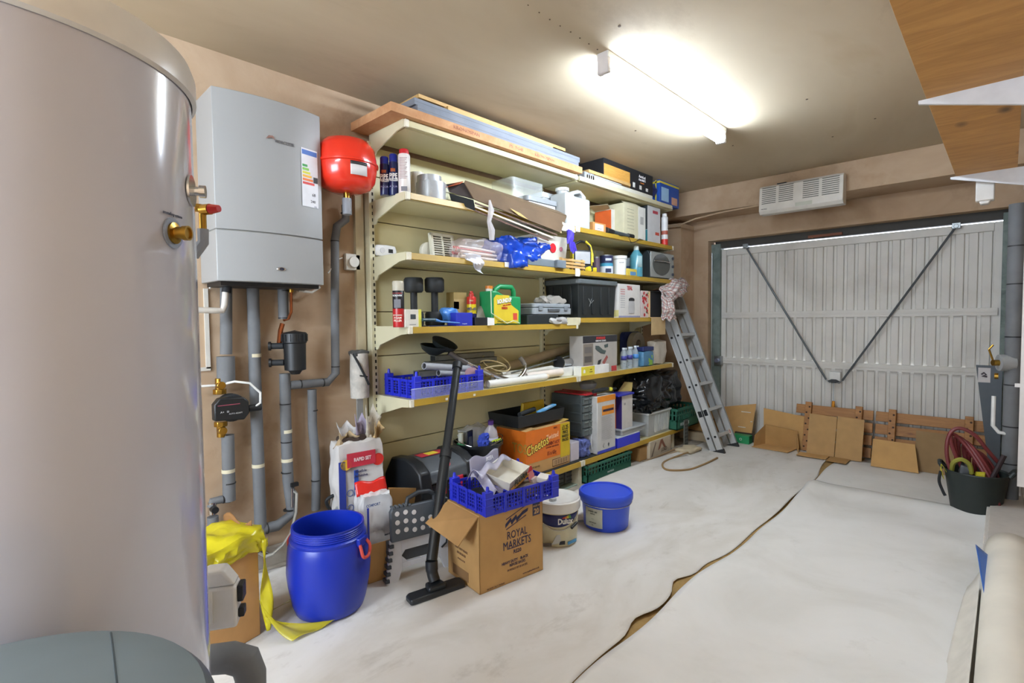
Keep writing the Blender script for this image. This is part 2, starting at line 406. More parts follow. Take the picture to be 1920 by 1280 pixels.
B().prism([(-.055, 0), (-.02, .018), (.02, .018), (.055, 0), (.02, -.016), (-.02, -.016)], .02, BLACK, FY(c0.y-.01, c0.x, c0.z)).put('latch_handle', dr, bev=.003, label='black latch handle')
B().tube([(c0.x, c0.y-.02, c0.z), (c0.x, c0.y-.02, c0.z-.2)], .002, M('6a8aa0')).put('pull_cord', dr)
B().cyl((c0.x, c0.y-.02, c0.z-.2), (c0.x, c0.y-.02, c0.z-.26), .013, M('d08a20', .4), r2=.016).put('cord_toggle', dr, label='orange cord toggle')
fr = thing('trim_door_frame', 'grey-green galvanised frame of the garage door', 'frame'); del fr['category']; fr['kind'] = 'structure'
B().box(DX0-.02, x0+.003, DY-.06, DY+.06, 0, 2.2, FRM).put('frame_post', fr, bev=.004)
B().box(x1-.003, DX1+.08, DY-.06, DY+.06, 0, 2.2, FRM).put('frame_post', fr, bev=.004)
B().box(DX0+.03, DX1, DY-.02, DY+.05, 2.15, 2.25, M('3c3a36', .7)).put('frame_head', fr)
B().box(-1.5, -1.2, DY-.05, DY-.02, 2.16, 2.185, M('7a4a34', .7)).put('spring_bar', fr)
B().tube([(DX0+.02, DY-.09, .5), (DX0+.02, DY-.09, 2.1)], .006, STEEL).put('lift_cable', fr)
B().box(x0-.05, x0+.03, DY-.09, DY-.03, z2-.05, z2+.05, STEEL).cyl((x0-.01, DY-.12, z2), (x0-.01, DY-.06, z2), .025, M('9aa4c0', .3, .7), n=12).put('roller_plate', fr, bev=.003)
# far daylight beyond the top gap comes from the world

# ------------------------------------------------ strip light
lt = thing('strip_light', 'glowing white fluorescent strip light on the ceiling', 'ceiling light', (-1.54, 3.06, CZ))
B().box(-.036, .036, -.77, .77, -.034, 0, WHITEP).put('batten', lt, bev=.003)
B().lathe([(0, -.745), (.036, -.745), (.036, .745), (0, .745)], M('ffffff', .4, var=0, em=LAMP_STRENGTH, emc=(.80, .93, 1.10)), TR((0, 0, -.070), (90, 0, 0)), n=20).put('diffuser', lt)
for s in (-1, 1): B().box(-.034, .034, s*.755-.016, s*.755+.016, -.108, 0, M('c9c4c2', .4)).put('end_cap', lt, bev=.006)
lt2 = copy_tree(lt); lt2.location = (-1.2, -1.0, CZ); lt2['label'] = 'fluorescent strip light on the ceiling behind the camera'

# ------------------------------------------------ fan heater on the beam
hx0, hx1 = -1.765, -1.065; HY = 5.42
h = thing('fan_heater', 'long white slatted heater mounted on the beam above the garage door', 'heater', ((hx0+hx1)/2, HY, 2.345))
hw = (hx1-hx0)/2; HWM = M('d5d2cb', .4)
B().prism([(0, 0), (-.10, .0), (-.13, .03), (-.11, .25), (-.09, .27), (0, .27)], hw, HWM, FR((0, 0, 0), (0, 1, 0), (0, 0, 1)), h0=-hw).put('casing', h, bev=.005)
for i, (a, c) in enumerate(((-.325, -.2), (-.175, -.05), (.03, .16), (.185, .32))):
    b = B()
    for k in range(9):
        z = .095+k*.0185; yy = -.1265+(z-.03)*.091
        b.box(a, c, yy-.004, yy+.004, z, z+.007, M('5f625c', .8))
    b.put('grille_slot', h)
B().box(-.03, .11, -.130, -.118, .03, .065, M('b9bcaf', .5)).put('control_strip', h)
letters(h, [('PROFILE', .014, -.3, .045)], M('3a3a3a'), FY(-.131), bold=.01)
B().box(-.2, -.12, -.09, -.03, .268, .28, BLACK).box(-.14, .3, -.07, -.02, .268, .276, WHITEP).put('top_vent', h)
# cable to the heater
tag(B().tube([(-2.8, 5.40, 2.395), (-2.6, 5.405, 2.385), (-2.45, 5.405, 2.42), (-2.2, 5.405, 2.445), (-1.77, 5.405, 2.46)], .009, M('b0977c', .7)).put('heater_cable'),
    'plaster-coloured cable running along the beam to the heater', 'cable')

# ------------------------------------------------ plank on brackets at the right wall
PLY = wood('plywood_plank', 'cc9b58', 'ac7e42', (1.2, 6, 1), 2.2, .6, ('4a3624', 2.2, (2.4, 1.2, 1)))
pk = tag(B().box(-.25, .02, .3, 4.30, 2.2, 2.222, PLY).put('plywood_plank', bev=.001), 'long orange-brown plywood plank with dark knots on white brackets by the ceiling', 'plank')
BR = M('d2d4d8', .4)
def bracket(y, label, tip):
    t = thing('shelf_bracket', label, 'bracket', (.06, y, 2.2), group='brackets under the plywood plank')
    B().prism([(0, -.11), (tip, -.012), (tip, 0), (0, 0)], .008, BR, FR((0, .004, 0), (1, 0, 0), (0, 0, 1)), h0=-.008).put('arm', t)
    B().box(-.012, .0, -.015, .015, -.13, .0, BR).put('root_plate', t)
bracket(2.62, 'white metal bracket under the middle of the plywood plank', -.335)
bracket(4.19, 'white metal bracket under the far end of the plywood plank', -.335)
tag(B().box(-.16, -.075, 4.235, 4.295, 2.04, 2.199, M('c6c3bd', .4)).prism([(-.145, 2.04), (-.09, 2.04), (-.1, 2.02), (-.135, 2.02)], 4.295, M('c6c3bd', .4), FR((0, 0, 0), (1, 0, 0), (0, 0, 1)) @ Matrix.Diagonal((1, 1, -1, 1)), h0=4.235).put('junction_box', bev=.006), 'pale plastic box hanging under the far bracket of the plank', 'box')
up = thing('shelf_upright', 'white slotted shelf upright on the right wall', 'shelf upright', (.065, 4.19, .35))
B().box(-.008, .03, -.015, .015, 0, 1.98, M('d8d4d0', .4)).put('post', up)
B().box(-.03, .02, -.012, .012, .58, .6, M('d8d4d0', .4)).put('spur', up)

# ------------------------------------------------ right-hand pipe group
pp = thing('lagged_pipe', 'grey lagged vertical pipe with a valve by the right wall', 'pipe', (.03, 4.78, .1))
B().cyl((0, 0, 0), (0, 0, 1.98), .045, FOAM).put('lagging', pp)
b = B()
for z in (.25, .5, .78, 1.1, 1.45, 1.7): b.cyl((0, 0, z), (0, 0, z+.008), .0465, BLACK)
b.put('tie_band', pp)
B().cyl((-.07, -.03, .93), (.0, 0, .93), .055, M('9a9c9c', .4), n=20).cyl((-.1, -.05, .93), (-.07, -.03, .93), .02, BRASS).tube([(-.1, -.05, .95), (-.12, -.06, 1.02), (-.1, -.05, 1.05)], .006, BRASS).cyl((-.09, -.03, .84), (-.07, -.03, .84), .02, BRASS).put('valve', pp)
B().tube([(.0, -.02, .45), (-.06, -.03, .46), (-.09, -.02, .5), (-.09, 0, .7)], .012, WHITEP).put('side_pipe', pp)
pn = thing('leaning_board', 'dark grey board with a white sign leaning in the corner behind the grey pipe', 'board', (-.115, 5.72, .0), rot=(0, 0, 0))
B().prism([(-.07, .94), (.09, .94), (.09, .05), (.03, .05)], .015, M('4d555c', .5), FY(0), h0=0).put('board', pn)
plate(pn, FY(-.016), -.055, .02, .80, .92, M('c8c4c4', .6), 'sign')
b = B(); b.tube([(-.035, -.019, .865), (-.02, -.019, .88), (-.005, -.019, .865), (-.03, -.019, .85), (.0, -.019, .848)], .006, M('3c3038')); b.put('sign_symbol', pn)
bb = tag(B().box(-.075, .1, 3.75, 4.9, 0, .11, M('c4bfb8', .7)).box(-.06, .1, 3.77, 4.88, .11, .118, M('b8b2aa', .7)).put('pipe_boxing', bev=.005), 'low white boxed-in casing along the foot of the right wall', 'boxing')

# ------------------------------------------------ roll of membrane front right
def rolled(u, v):
    a = u*2*math.pi*2.3; r = .105-.012*u; y = .6+3.1*v
    return Vector((.035+.01*(1-v)+r*math.cos(a)*.95, y, .112+r*math.sin(a)*(1+.04*math.sin(y*3))))
rl = thing('membrane_roll', 'big off-white roll of membrane lying along the right wall in front', 'roll')
B().grid(rolled, 60, 24, M('d8d2c4', .6, var=.08, sc=4, bump=.1)).put('rolled_sheet', rl, sol=.0015)
def flapf(u, v):
    y = .6+2.75*v; return Vector((-.07-.13*u*(1-.6*v), y, .10-.088*math.sin(u*1.4)+.01*math.sin(y*6+u*3)))
B().grid(flapf, 8, 24, M('cfcabf', .6)).put('loose_edge', rl, sol=.0015)
bs = [at(1829, 1020, z=.20), at(1838, 1075, z=.17), at(1850, 1135, z=.15), at(1868, 1230, z=.10)]; bs = [Vector(q) for q in bs]
def blue_strip(u, v):
    k = min(2, int(v*3)); f = v*3-k; p = bs[k].lerp(bs[k+1], f); w_ = .055*(1-v)**.7+.004
    return p+Vector((u*w_, .01*math.sin(v*9), -.05*u*(1-v)))
tag(B().grid(blue_strip, 6, 24, M('2b62b4', .4)).put('blue_sheet', sol=.0015), 'strip of blue plastic sheet tucked beside the membrane roll', 'sheet')
# ================================================================== HOT WATER TANK, WATER SOFTENER, BOILER
TK = M('bcc0cf', .16, var=.015, sc=2, spec=.5, coat=.6)
tk = thing('hot_water_tank', 'tall white glossy hot water cylinder at the left of the room', 'hot water cylinder', (-1.284, .027, 0))
B().lathe([(0, .0), (.27, .0), (.3, .03), (.3, 1.79), (.0, 1.79)], TK, n=72).put('body', tk)
B().lathe([(.302, 1.785), (.309, 1.79), (.309, 1.83), (.302, 1.85), (.27, 1.862), (0, 1.87)], M('d2d2d0', .3), n=72).put('cap', tk)
def tk_dir(u):  # direction on the tank rim facing a pixel column
    d = at(u, 600, z=1.5) if False else None
def on_tank(u, v, r=.3):
    d = RX*((u-960)/F_PX)+UY*(-(v-640)/F_PX)+_f; o = CAM-Vector((-1.284, .027, 0))
    a = d.x**2+d.y**2; bq = o.x*d.x+o.y*d.y; c = o.x**2+o.y**2-r*r; disc = bq*bq-a*c
    t = (-bq-math.sqrt(max(disc, 0)))/a; p = o+d*t; return p, math.atan2(p.y, p.x)
p, a = on_tank(323, 437)
T = Matrix.Translation(p) @ Matrix.Rotation(a, 4, 'Z')
B().lathe([(.0, .0), (.027, .0), (.027, .003), (0, .003)], M('8c98ac', .4), T @ TR((0, 0, 0), (0, 90, 0))).put('port_label', tk)
B().lathe([(.019, .0), (.019, .006), (.011, .008), (.011, .020), (.013, .020), (.013, .029), (.010, .029), (.010, .026), (0, .026)], BRASS, T @ TR((0, 0, 0), (0, 90, 0))).put('brass_port', tk, label='brass threaded port')
letters(tk, [('secondary return', .008, 0, .033)], M('5a6070'), T @ FR((.001, 0, 0), (0, 1, 0), (0, 0, 1)))
p, a = on_tank(357, 358); T = Matrix.Translation(p) @ Matrix.Rotation(a, 4, 'Z')
B().lathe([(.03, .0), (.03, .004), (.009, .004), (.009, .016), (.012, .016), (.012, .026), (0, .026)], CHROME, T @ TR((0, 0, 0), (0, 90, 0))).put('sensor_port', tk, label='chrome sensor port')
# relief valve seen just past the tank
q = Vector((-1.43, .33, 1.61)); q = at(382, 392, y=.42)
q -= Vector((-1.284, .027, 0))
B().tube([q+Vector((-.05, -.12, .01)), q+Vector((-.012, 0, .004))], .011, BRASS, n=12).cyl(q+Vector((-.012, 0, 0)), q+Vector((.012, .012, 0)), .014, BRASS).cyl(q+Vector((-.012, -.0, 0)), q+Vector((-.012, 0, -.05)), .009, BRASS).put('relief_valve', tk, label='brass relief valve')
B().cyl(q+Vector((.012, .012, 0)), q+Vector((.034, .026, 0)), .013, RED, r2=.009).put('red_cap', tk, label='red valve cap')
B().tube([q+Vector((-.012, 0, -.05)), q+Vector((-.014, 0, -.085)), q+Vector((-.03, -.02, -.12))], .014, M('8f959c', .6)).put('discharge_pipe', tk)
# immersion heater cover low on the tank
p, a = on_tank(393, 1105); p = at(425, 1125, y=.44)-Vector((-1.284, .027, 0)); IMM = M('d6d7d5', .5)
T = Matrix.Translation(p) @ Matrix.Rotation(R(60), 4, 'Z')
B().box(-.05, .03, -.03, .03, -.065, .05, IMM, T).prism([(-.05, .05), (.03, .05), (.0, .095), (-.05, .095)], .028, IMM, T @ FR((0, 0, 0), (1, 0, 0), (0, 0, 1)), h0=-.028).put('heater_cover', tk, bev=.008)
B().cyl(p+Vector((-.02, -.06, 0)), p+Vector((-.01, -.03, 0)), .05, IMM, n=24).cyl(p+Vector((-.06, -.09, -.03)), p+Vector((-.02, -.04, -.01)), .045, BLACKM, n=20).put('heater_boss', tk)
B().box(.03, .045, -.02, .02, .0, .045, BLACK, T).box(.03, .045, -.015, .015, -.045, -.02, BLACK, T).put('cable_gland', tk, bev=.003)
e0 = at(440, 1232, y=.46)-Vector((-1.284, .027, 0))
B().tube([e0+Vector((-.10, -.10, -.02)), e0+Vector((-.04, -.05, .0)), e0+Vector((.0, -.01, .005)), e0+Vector((.025, .02, -.01)), e0+Vector((.03, .03, -.05)), e0+Vector((.03, .03, -.12))], [.036, .038, .040, .042, .040, .038], M('6d7072', .7, bump=.1), n=22).put('lagged_elbow', tk, label='grey lagged pipe elbow')

GB = M('575f60', .5, var=.04)
gb = thing('grey_drum', 'round dark grey lid of a plastic drum standing in front of the water cylinder', 'drum', (-.70, -.07, 0))
B().lathe([(0, 0), (.20, 0), (.235, .03), (.243, .88), (0, .88)], M('7c8284', .5), n=64).put('drum_wall', gb)
B().lathe([(.244, .86), (.253, .865), (.254, .91), (.25, .925), (.24, .938), (.2, .948), (.1, .956), (0, .958)], GB, n=64).put('lid', gb)
gl0 = Vector((-.70, -.07, 0)); sa, sb = at(206, 1168, z=.945)-gl0, at(221, 1300, z=.957)-gl0
LP = [(0, .958), (.1, .956), (.2, .948), (.24, .938), (.25, .925)]
def lid_z(r): return next((z0_+(z1_-z0_)*(r-r0)/(r1-r0) for (r0, z0_), (r1, z1_) in zip(LP, LP[1:]) if r <= r1), .925)
sp = [sa.lerp(sb, k/12) for k in range(13)]
B().tube([(q.x, q.y, lid_z(math.hypot(q.x, q.y))-.0006) for q in sp], .0016, M('2c3436', .7), n=6).put('lid_seam', gb)
B().soft(-.03, .005, -.11, -.09, .955, .960, M('b8b8b4'), .002, 30, 1, 3).put('scuff', gb)

BO = M('979999', .38, var=.015, sc=2)
bw = .262; by = 1.048; bz0 = 1.55; bh = .90; bd = .29
bo = thing('boiler', 'white wall-mounted gas boiler with a slightly bowed front', 'boiler', (WX, by, bz0))
def bow(y): return bd-.04+.04*(1-(y/bw)**2)
ys = [-bw+2*bw*i/20 for i in range(21)]
poly = [(0, bw), (0, -bw)]+[(bow(y), y) for y in ys]
B().prism(poly, bh, BO, h0=.245).put('upper_case', bo, bev=.003)
B().prism([(0, bw), (0, -bw)]+[(bow(y)+.003*math.sin((y+bw)/bw*1.57), y) for y in ys], .240, BO).put('lower_cover', bo, bev=.004)
B().prism([(p[0]*.97, p[1]*.98) for p in poly], .246, M('8d8d86'), h0=.238).put('cover_gap', bo)
B().box(.02, bd-.06, -bw+.02, bw-.02, -.02, .0, BLACK).put('base_tray', bo)
B().lathe([(0, 0), (.024, .0), (.02, .004), (0, .004)], CHROME, TR((bd+.003, .02, .068), (0, 90, 0)), sx=.45).put('window_bezel', bo)
B().lathe([(0, 0), (.013, .0), (.012, .003), (0, .003)], M('202838', .1), TR((bd+.006, .02, .068), (0, 90, 0)), sx=.6).put('indicator_window', bo)
T = FR((bow(.06)+.001, .06, .70), (.05, -1, 0), (0, 0, 1)); T = FR((bow(.02)+.0005, .035, .70), (-.06, 1, 0), (0, 0, 1))
letters(bo, [('WORCESTER', .022, .02, 0, .8)], M('7c7c80', .3, .5), T, bold=.01)
b = B(); b.prism([(-.075, .0), (-.06, .02), (-.04, .022), (-.03, .005), (-.042, .012), (-.058, .008)], .003, M('8c6a60', .4), T); b.put('emblem', bo)
T = FR((bow(.19)+.0012, .19, .555), (-.216, .976, 0), (0, 0, 1))
# energy label: strip, rating bars, numbers
plate(bo, T, -.05, .048, -.15, .15, M('dfe3ea', .5), 'energy_label')
plate(bo, T, -.046, .044, .118, .142, M('3a6cc0'), 'label_header', lift=.0012)
for i, c in enumerate(('2a9a40', '7ac040', 'd8d830', 'e8b020', 'e87820', 'd03020')): plate(bo, T, -.045, -.015+.008*i, .055-.018*i, .067-.018*i, M(c), 'rating_bar', lift=.0012)
plate(bo, T, .02, .046, -.02, .01, M('2a2a2a'), 'rating_arrow', lift=.0012)
letters(bo, [('68', .022, .02, -.085), ('240', .02, .015, -.12)], M('404048'), T, bold=.01)
letters(bo, [('erp', .012, .03, -.143)], M('50607a'), T)
# ------------------------------------------------ expansion vessel
vp = at(649, 312, x=-2.72)
ev = thing('expansion_vessel', 'round red expansion vessel between boiler and shelving', 'expansion vessel', (-2.72, vp.y, vp.z))
RE = M('d8301c', .22, var=.02, coat=.4)
B().lathe([(0, -.15), (.08, -.146), (.13, -.128), (.158, -.09), (.168, -.03), (.17, .0), (.168, .03), (.158, .09), (.13, .128), (.08, .146), (0, .15)], RE, n=44, sy=1).put('shell', ev)
B().lathe([(.169, -.008), (.178, -.004), (.178, .006), (.169, .01)], RE, n=44).put('seam_ring', ev)
a = -1.0; 
for nm, m, z0_, z1_, rr, da in (('vessel_label', M('cfcccc', .5), -.085, -.012, .1712, .28), ('label_band', M('2a2a2c', .5), -.03, -.012, .172, .28)):
    b = B(); aa = R(-5)
    b.grid(lambda u, v: Vector((rr*math.cos(aa-da+2*da*u), rr*math.sin(aa-da+2*da*u), z0_-.0+(z1_-z0_)*v)), 10, 2, m); b.put(nm, ev, sol=.001)
B().cyl((0, 0, -.15), (0, 0, -.20), .018, BRASS, n=12).put('brass_fitting', ev)
B().cyl((0.02-.02, 0, -.18), (0, 0, -.27), .026, M('85898f', .5)).put('outlet_sleeve', ev)

# ================================================================== PIPEWORK ON THE LEFT WALL
PX = -2.875
def wp(u, v, x=PX): return at(u, v, x=x)
def pipe(label, pts, r, ties=(), bands=(), x=PX, m=FOAM, group='grey lagged pipes below the boiler'):
    P = [wp(*q, x=x) for q in pts]; base = P[-1]
    t = thing('lagged_pipe', label, 'pipe', base, group=group)
    B().tube([p-base for p in P], r, m, n=16).put('lagging', t)
    for k, (lst, mm, nm, hh) in enumerate(((ties, BLACK, 'cable_tie', .006), (bands, M('c8c0a4', .7), 'tape_joint', .018))):
        for (u, v, d) in lst:
            p = wp(u, v, x=x)-base; dv = Vector((0, 0, hh)) if d == 'v' else Vector((0, hh, 0))
            B().cyl(p-dv*.5, p+dv*.5, r*1.05, mm, n=16).put(nm, t)
    return t, base
pipe('grey lagged pipe below the left of the boiler, above the pump', [(424, 532), (424, 600), (424, 664)], .028)
pipe('short wide grey lagging sleeve just above the pump', [(423, 668), (424, 718)], .042)
t, _ = pipe('grey lagged pipe running down from the pump', [(427, 815), (428, 860), (430, 938)], .030, [(430, 905, 'v')], [(428, 882, 'v')])
pipe('tall straight grey lagged pipe right of the pump', [(474, 532), (478, 700), (484, 860), (489, 1000)], .030, [], [(478, 666, 'v'), (484, 872, 'v')])
pipe('grey lagged pipe between boiler and black filter', [(530, 532), (532, 598)], .027, [(531, 545, 'v'), (532, 596, 'v')])
pipe('grey lagged pipe running down from the black filter', [(534, 700), (536, 800), (540, 900), (548, 962), (520, 985), (470, 996), (418, 1008)], .029,
     [(535, 757, 'v'), (537, 828, 'v'), (538, 885, 'v'), (542, 955, 'v'), (500, 990, 'h'), (455, 1000, 'h')], [(537, 808, 'v'), (538, 862, 'v')])
pipe('grey lagged pipe from the red vessel down to the horizontal run', [(648, 385), (648, 412), (632, 424), (628, 450), (628, 600), (629, 700), (615, 716), (543, 722)], .024,
     [(647, 400, 'v'), (628, 452, 'v'), (629, 687, 'v'), (605, 717, 'h'), (563, 720, 'h')])
pipe('grey lagged pipe dropping from the horizontal run to the floor', [(585, 730), (586, 800), (593, 880), (592, 955)], .025, [(587, 769, 'v'), (592, 900, 'v')])
pipe('short grey lagged pipe close to the floor beside the flexible hose', [(430, 1037), (487, 1030)], .026, [(470, 1032, 'h')])
pipe('grey lagged elbow beside the water cylinder', [(432, 935), (415, 936), (398, 940), (396, 950)], .02, [(418, 936, 'h')])
pipe('grey lagged pipe close beside the water cylinder, running to the floor', [(399, 968), (401, 1012)], .026)
# valve near tank
p = wp(398, 952)
tag(B().cyl(p-Vector((0, 0, .03)), p+Vector((0, 0, .03)), .02, CHROME).cyl(p, p+Vector((.05, 0, 0)), .017, BLACK).put('isolation_valve'), 'chrome isolation valve with a black cap beside the water cylinder', 'valve')
# pump
p = wp(438, 765, x=-2.80)
pm = thing('circulation_pump', 'black circulation pump with brass valves on the lagged pipe', 'pump', p)
B().cyl((-.07, 0, 0), (-.01, 0, 0), .07, BLACKM, n=28).put('motor_housing', pm, bev=.006)
B().prism([(-.085, -.05), (.05, -.06), (.075, -.03), (.075, .03), (.05, .055), (-.06, .06), (-.085, .03)], .03, BLACK, FR((0, -.01, 0), (0, 1, 0), (0, 0, 1)), h0=-.02).put('control_box', pm, bev=.006)
B().box(.0305, .032, -.08, .02, .022, .026, M('8a4050'), ).put('red_stripe', pm)
letters(pm, [('A+   III', .014, -.05, -.01), ('AUTO ADAPT', .01, .0, -.022)], M('a8a8a8'), FX(.03), bold=.01)
B().cyl((0, .07, -.01), (0, .13, -.01), .018, BLACK).put('cable_plug', pm)
for s in (1, -1):
    B().cyl((-.07, -.04, s*.07), (-.07, -.04, s*.095), .032, BRASS, n=8).cyl((-.07, -.04, s*.095), (-.07, -.04, s*.15), .02, BRASS).cyl((-.07, -.04, s*.115), (-.035, -.04, s*.115), .02, BRASS).put('brass_valve', pm, bev=.002, label='brass valve')
tag(B().tube([wp(375, 724), wp(410, 722), wp(440, 715, -2.8), wp(468, 718, -2.79), wp(488, 736, -2.79), wp(488, 755, -2.79), wp(476, 764, -2.79)], .006, WHITEP).put('pump_cable'), 'white cable looping from the pump across to the left', 'cable')
# filter
p = wp(553, 660, x=-2.80)
fl = thing('magnetic_filter', 'black cylindrical magnetic filter on the pipe beneath the boiler', 'filter', p); fl.scale = (1.15, 1.15, 1.2)
B().lathe([(0, -.1), (.02, -.1), (.03, -.085), (.048, -.08), (.05, .04), (.055, .045), (.056, .085), (.05, .09), (.02, .095), (0, .1)], BLACK, n=30).put('canister', fl)
b = B()
for k in range(16):
    t = 2*math.pi*k/16; b.box(.054, .059, -.004, .004, .05, .082, BLACK, Matrix.Rotation(t, 4, 'Z'))
b.put('lid_ribs', fl)
for z in (.03, -.045): B().cyl((-.02, -.045, z), (-.05, -.09, z), .014, BLACKM).cyl((-.05, -.09, z), (-.055, -.1, z), .02, BLACK).put('union_nut', fl)
B().tube([(-.06, -.03, .13), (-.06, -.04, .1), (-.06, -.05, .03)], .012, COPPER).put('copper_tail', fl, label='copper pipe tail')
tag(B().tube([wp(546, 535, -2.84), wp(546, 585, -2.84), wp(541, 597, -2.85), wp(532, 600)], .008, COPPER).cyl(wp(546, 535, -2.84), wp(546, 548, -2.84), .013, BRASS).put('copper_pipe'), 'thin copper pipe hooking from the boiler into the lagged pipe', 'pipe')
# condensate pipe
tag(B().tube([wp(426, 530, -2.8), wp(423, 548, -2.8), wp(421, 572, -2.8), wp(417, 582, -2.8), wp(402, 582, -2.8), wp(370, 581, -2.8)], .015, M('c9c4bb', .5), n=12).cyl(wp(427, 528, -2.8), wp(424, 548, -2.8), .021, BLACKM).put('waste_pipe'), 'white plastic condensate pipe bending left under the boiler', 'pipe')
tag(B().box(WX, WX+.012, *sorted((wp(389, 600).y, wp(397, 600).y)), wp(392, 692).z, wp(392, 540).z, M('c9c6be', .5)).box(WX, WX+.012, wp(370, 600).y, wp(397, 600).y, wp(392, 696).z, wp(392, 689).z, M('c9c6be', .5)).tube([wp(393, 541), wp(398, 530), wp(410, 528)], .004, WHITEP).put('cable_trunking'), 'thin white cable trunking on the wall under the left of the boiler', 'trunking')
# braided filling hose
tag(B().tube([wp(549, 915), wp(556, 925, -2.83), wp(555, 960, -2.8), wp(545, 1000, -2.78), wp(530, 1022, -2.77), wp(512, 1038, -2.77), wp(500, 1042, -2.8)], .008, M('b5b5ae', .3, .6)).box(-.01, .01, -.02, .02, -.01, .01, BLACK, Matrix.Translation(wp(552, 908, -2.84))).cyl(wp(548, 915, -2.85), wp(548, 950, -2.85), .009, CHROME).put('filling_hose'), 'braided flexible filling hose curving down to the floor valve', 'hose')
tag(B().cyl(wp(485, 1032, -2.83), wp(500, 1040, -2.83), .018, CHROME).cyl(wp(495, 1040, -2.83), wp(496, 1072, -2.83), .005, COPPER).cyl(wp(496, 1072, -2.83), wp(496, 1077, -2.83), .011, CHROME).put('drain_valve'), 'small chrome drain valve at the end of the low lagged pipe', 'valve')
# thermostat & wires
p = at(658, 492, x=WX)
th = thing('room_thermostat', 'square white dial thermostat on the plaster under the red vessel', 'thermostat', p)
B().box(0, .03, -.05, .05, -.05, .05, M('cfccc4', .45)).put('backplate', th, bev=.006)
B().cyl((.03, 0, 0), (.045, 0, 0), .033, M('dad8d2', .4), n=28).put('dial', th, bev=.002)
tag(B().tube([wp(615, 512), wp(624, 500), wp(634, 486), wp(642, 483)], .004, M('d0ccc4')).put('thermostat_wire'), 'thin white wire between the boiler and the dial thermostat', 'cable')
tag(B().tube([wp(560, 545), wp(585, 548), wp(600, 538)], .007, M('c8c4ba')).put('boiler_cable'), 'short white cable hanging under the right of the boiler', 'cable')
# insulation roll hung by upright
p = at(675, 745, x=-2.84)
wr = thing('pipe_cover_roll', 'grubby white tube strapped with black cord beside the left shelving upright', 'tube', (p.x, p.y, p.z))
B().lathe([(0, 0), (.055, 0), (.057, .13), (.053, .27), (.035, .272), (.033, .2)], M('b4afa6', .8, var=.2, sc=20, bump=.3), n=24).put('sleeve', wr)
B().tube([(.02, -.05, .27), (.058, -.03, .2), (.06, .0, .14), (.055, .03, .08)], .007, BLACKM).tube([(.058, -.03, .14), (.06, .02, .13)], .004, BLACK).put('black_cord', wr)
B().soft(-.04, .04, -.05, .05, .255, .29, M('4a4a48'), .01, 30, 2, 4).put('stuffing', wr)
bx(-.01, .0, -.02, .02, -.75, 0, M('8a8a88'), 'support_strip', wr)
# ================================================================== SHELVING
sf = thing('shelving_frame', 'cream metal shop shelving frame with slotted uprights and back panels', 'shelving frame', (WX, YB[0], 0))
BPM = patchy('cream_back_panel', ['cbc49a', 'd3cca2', 'cfc79e'], 1.4, .5, .02, dirt=('b0a684', 3, .62, .8, .3))
UPZ = 2.46
for i, y in enumerate(YB):
    w = .032
    B().box(.0, .075, y-YB[0]-w, y-YB[0]+w*.2, 0, UPZ, CREAM2).put('upright', sf, bev=.003)
    b = B()
    for k in range(60): 
        z = .05+k*.04; b.box(.0751, .0765, y-YB[0]-.012, y-YB[0]-.002, z, z+.02, M('1c1a14', .9))
    o = b.put('slot_column', sf); o['kind'] = 'stuff'
zz = [.0, .276, .563, .848, 1.13, 1.412, 1.698, 1.978, 2.258, 2.44]
for k in range(2):
    for j in range(len(zz)-1):
        B().box(.03, .048, YB[k]-YB[0]+.008, YB[k+1]-YB[0]-.034, zz[j]+.003, zz[j+1]-.003, BPM).put('back_panel', sf, bev=.0015)
tag(B().box(WX+.001, WX+.03, YB[0]-.10, YB[0]-.045, .0, 2.46, M('b8ac8e', .7)).put('upright_batten'), 'pale vertical batten on the wall beside the left shelving upright', 'batten')
shelf_n = [0]
def shelf(k, z, label, xf=SX, rail=GOLD, caps=True, dz0=0, dz1=0, yend=None, depth=None, name='shelf', z0=None):
    y0, y1 = YB[k], (yend or YB[k+1])
    if k == 1: y0 += .004
    t = thing(name, label, 'shelf', (WX+.05, y0, z), group='cream metal shelves with gold edge strips')
    D = xf-(WX+.05); L = y1-y0-.004
    B().box(.0, D-.012, .004, L, -.028, 0, CREAM).put('shelf_board', t, bev=.002)
    B().box(.02, D-.03, .02, L-.02, -.040, -.028, CREAM).put('underside_fold', t)
    B().prism([(D-.012, .002), (D, .002), (D+.006, -.036), (D-.006, -.038)], L-.025, rail, FR((0, 0, 0), (1, 0, 0), (0, 0, 1)) @ Matrix.Diagonal((1, 1, -1, 1)), h0=.025).put('price_rail', t, bev=.001)
    if caps:
        for e in (.012, L-.012): B().box(D-.014, D+.005, e-.013, e+.013, -.04, .004, M('d2ccb8', .5)).put('end_cap', t, bev=.002)
    if k == 0 or z == S4B:
        for e in ((.0,) if k == 0 else (.0, )):
            B().prism([(0, -.14), (.05, -.14), (.075, -.11), (D*.8, -.045), (D-.012, -.04), (D-.012, .006), (0, .006)], .006, CREAM2, FR((0, e, 0), (1, 0, 0), (0, 0, 1)), h0=-.004).put('bracket', t, bev=.001)
    if k == 1:
        B().prism([(0, -.14), (.05, -.14), (.075, -.11), (D*.8, -.045), (D-.012, -.04), (D-.012, .006), (0, .006)], .003, CREAM2, FR((0, L, 0), (1, 0, 0), (0, 0, 1)), h0=-.003).put('bracket', t, bev=.001)
    return t
shelf(0, S1, 'topmost cream shelf on the left bay, under the chipboard plank', rail=CREAM)
shelf(1, S1, 'topmost cream shelf on the right bay, under the black carton', rail=CREAM2, caps=False)
shelf(0, S2, 'second shelf from the top, left bay, with cans at its left end')
shelf(1, S2, 'second shelf from the top, right bay, holding the white jerrycan')
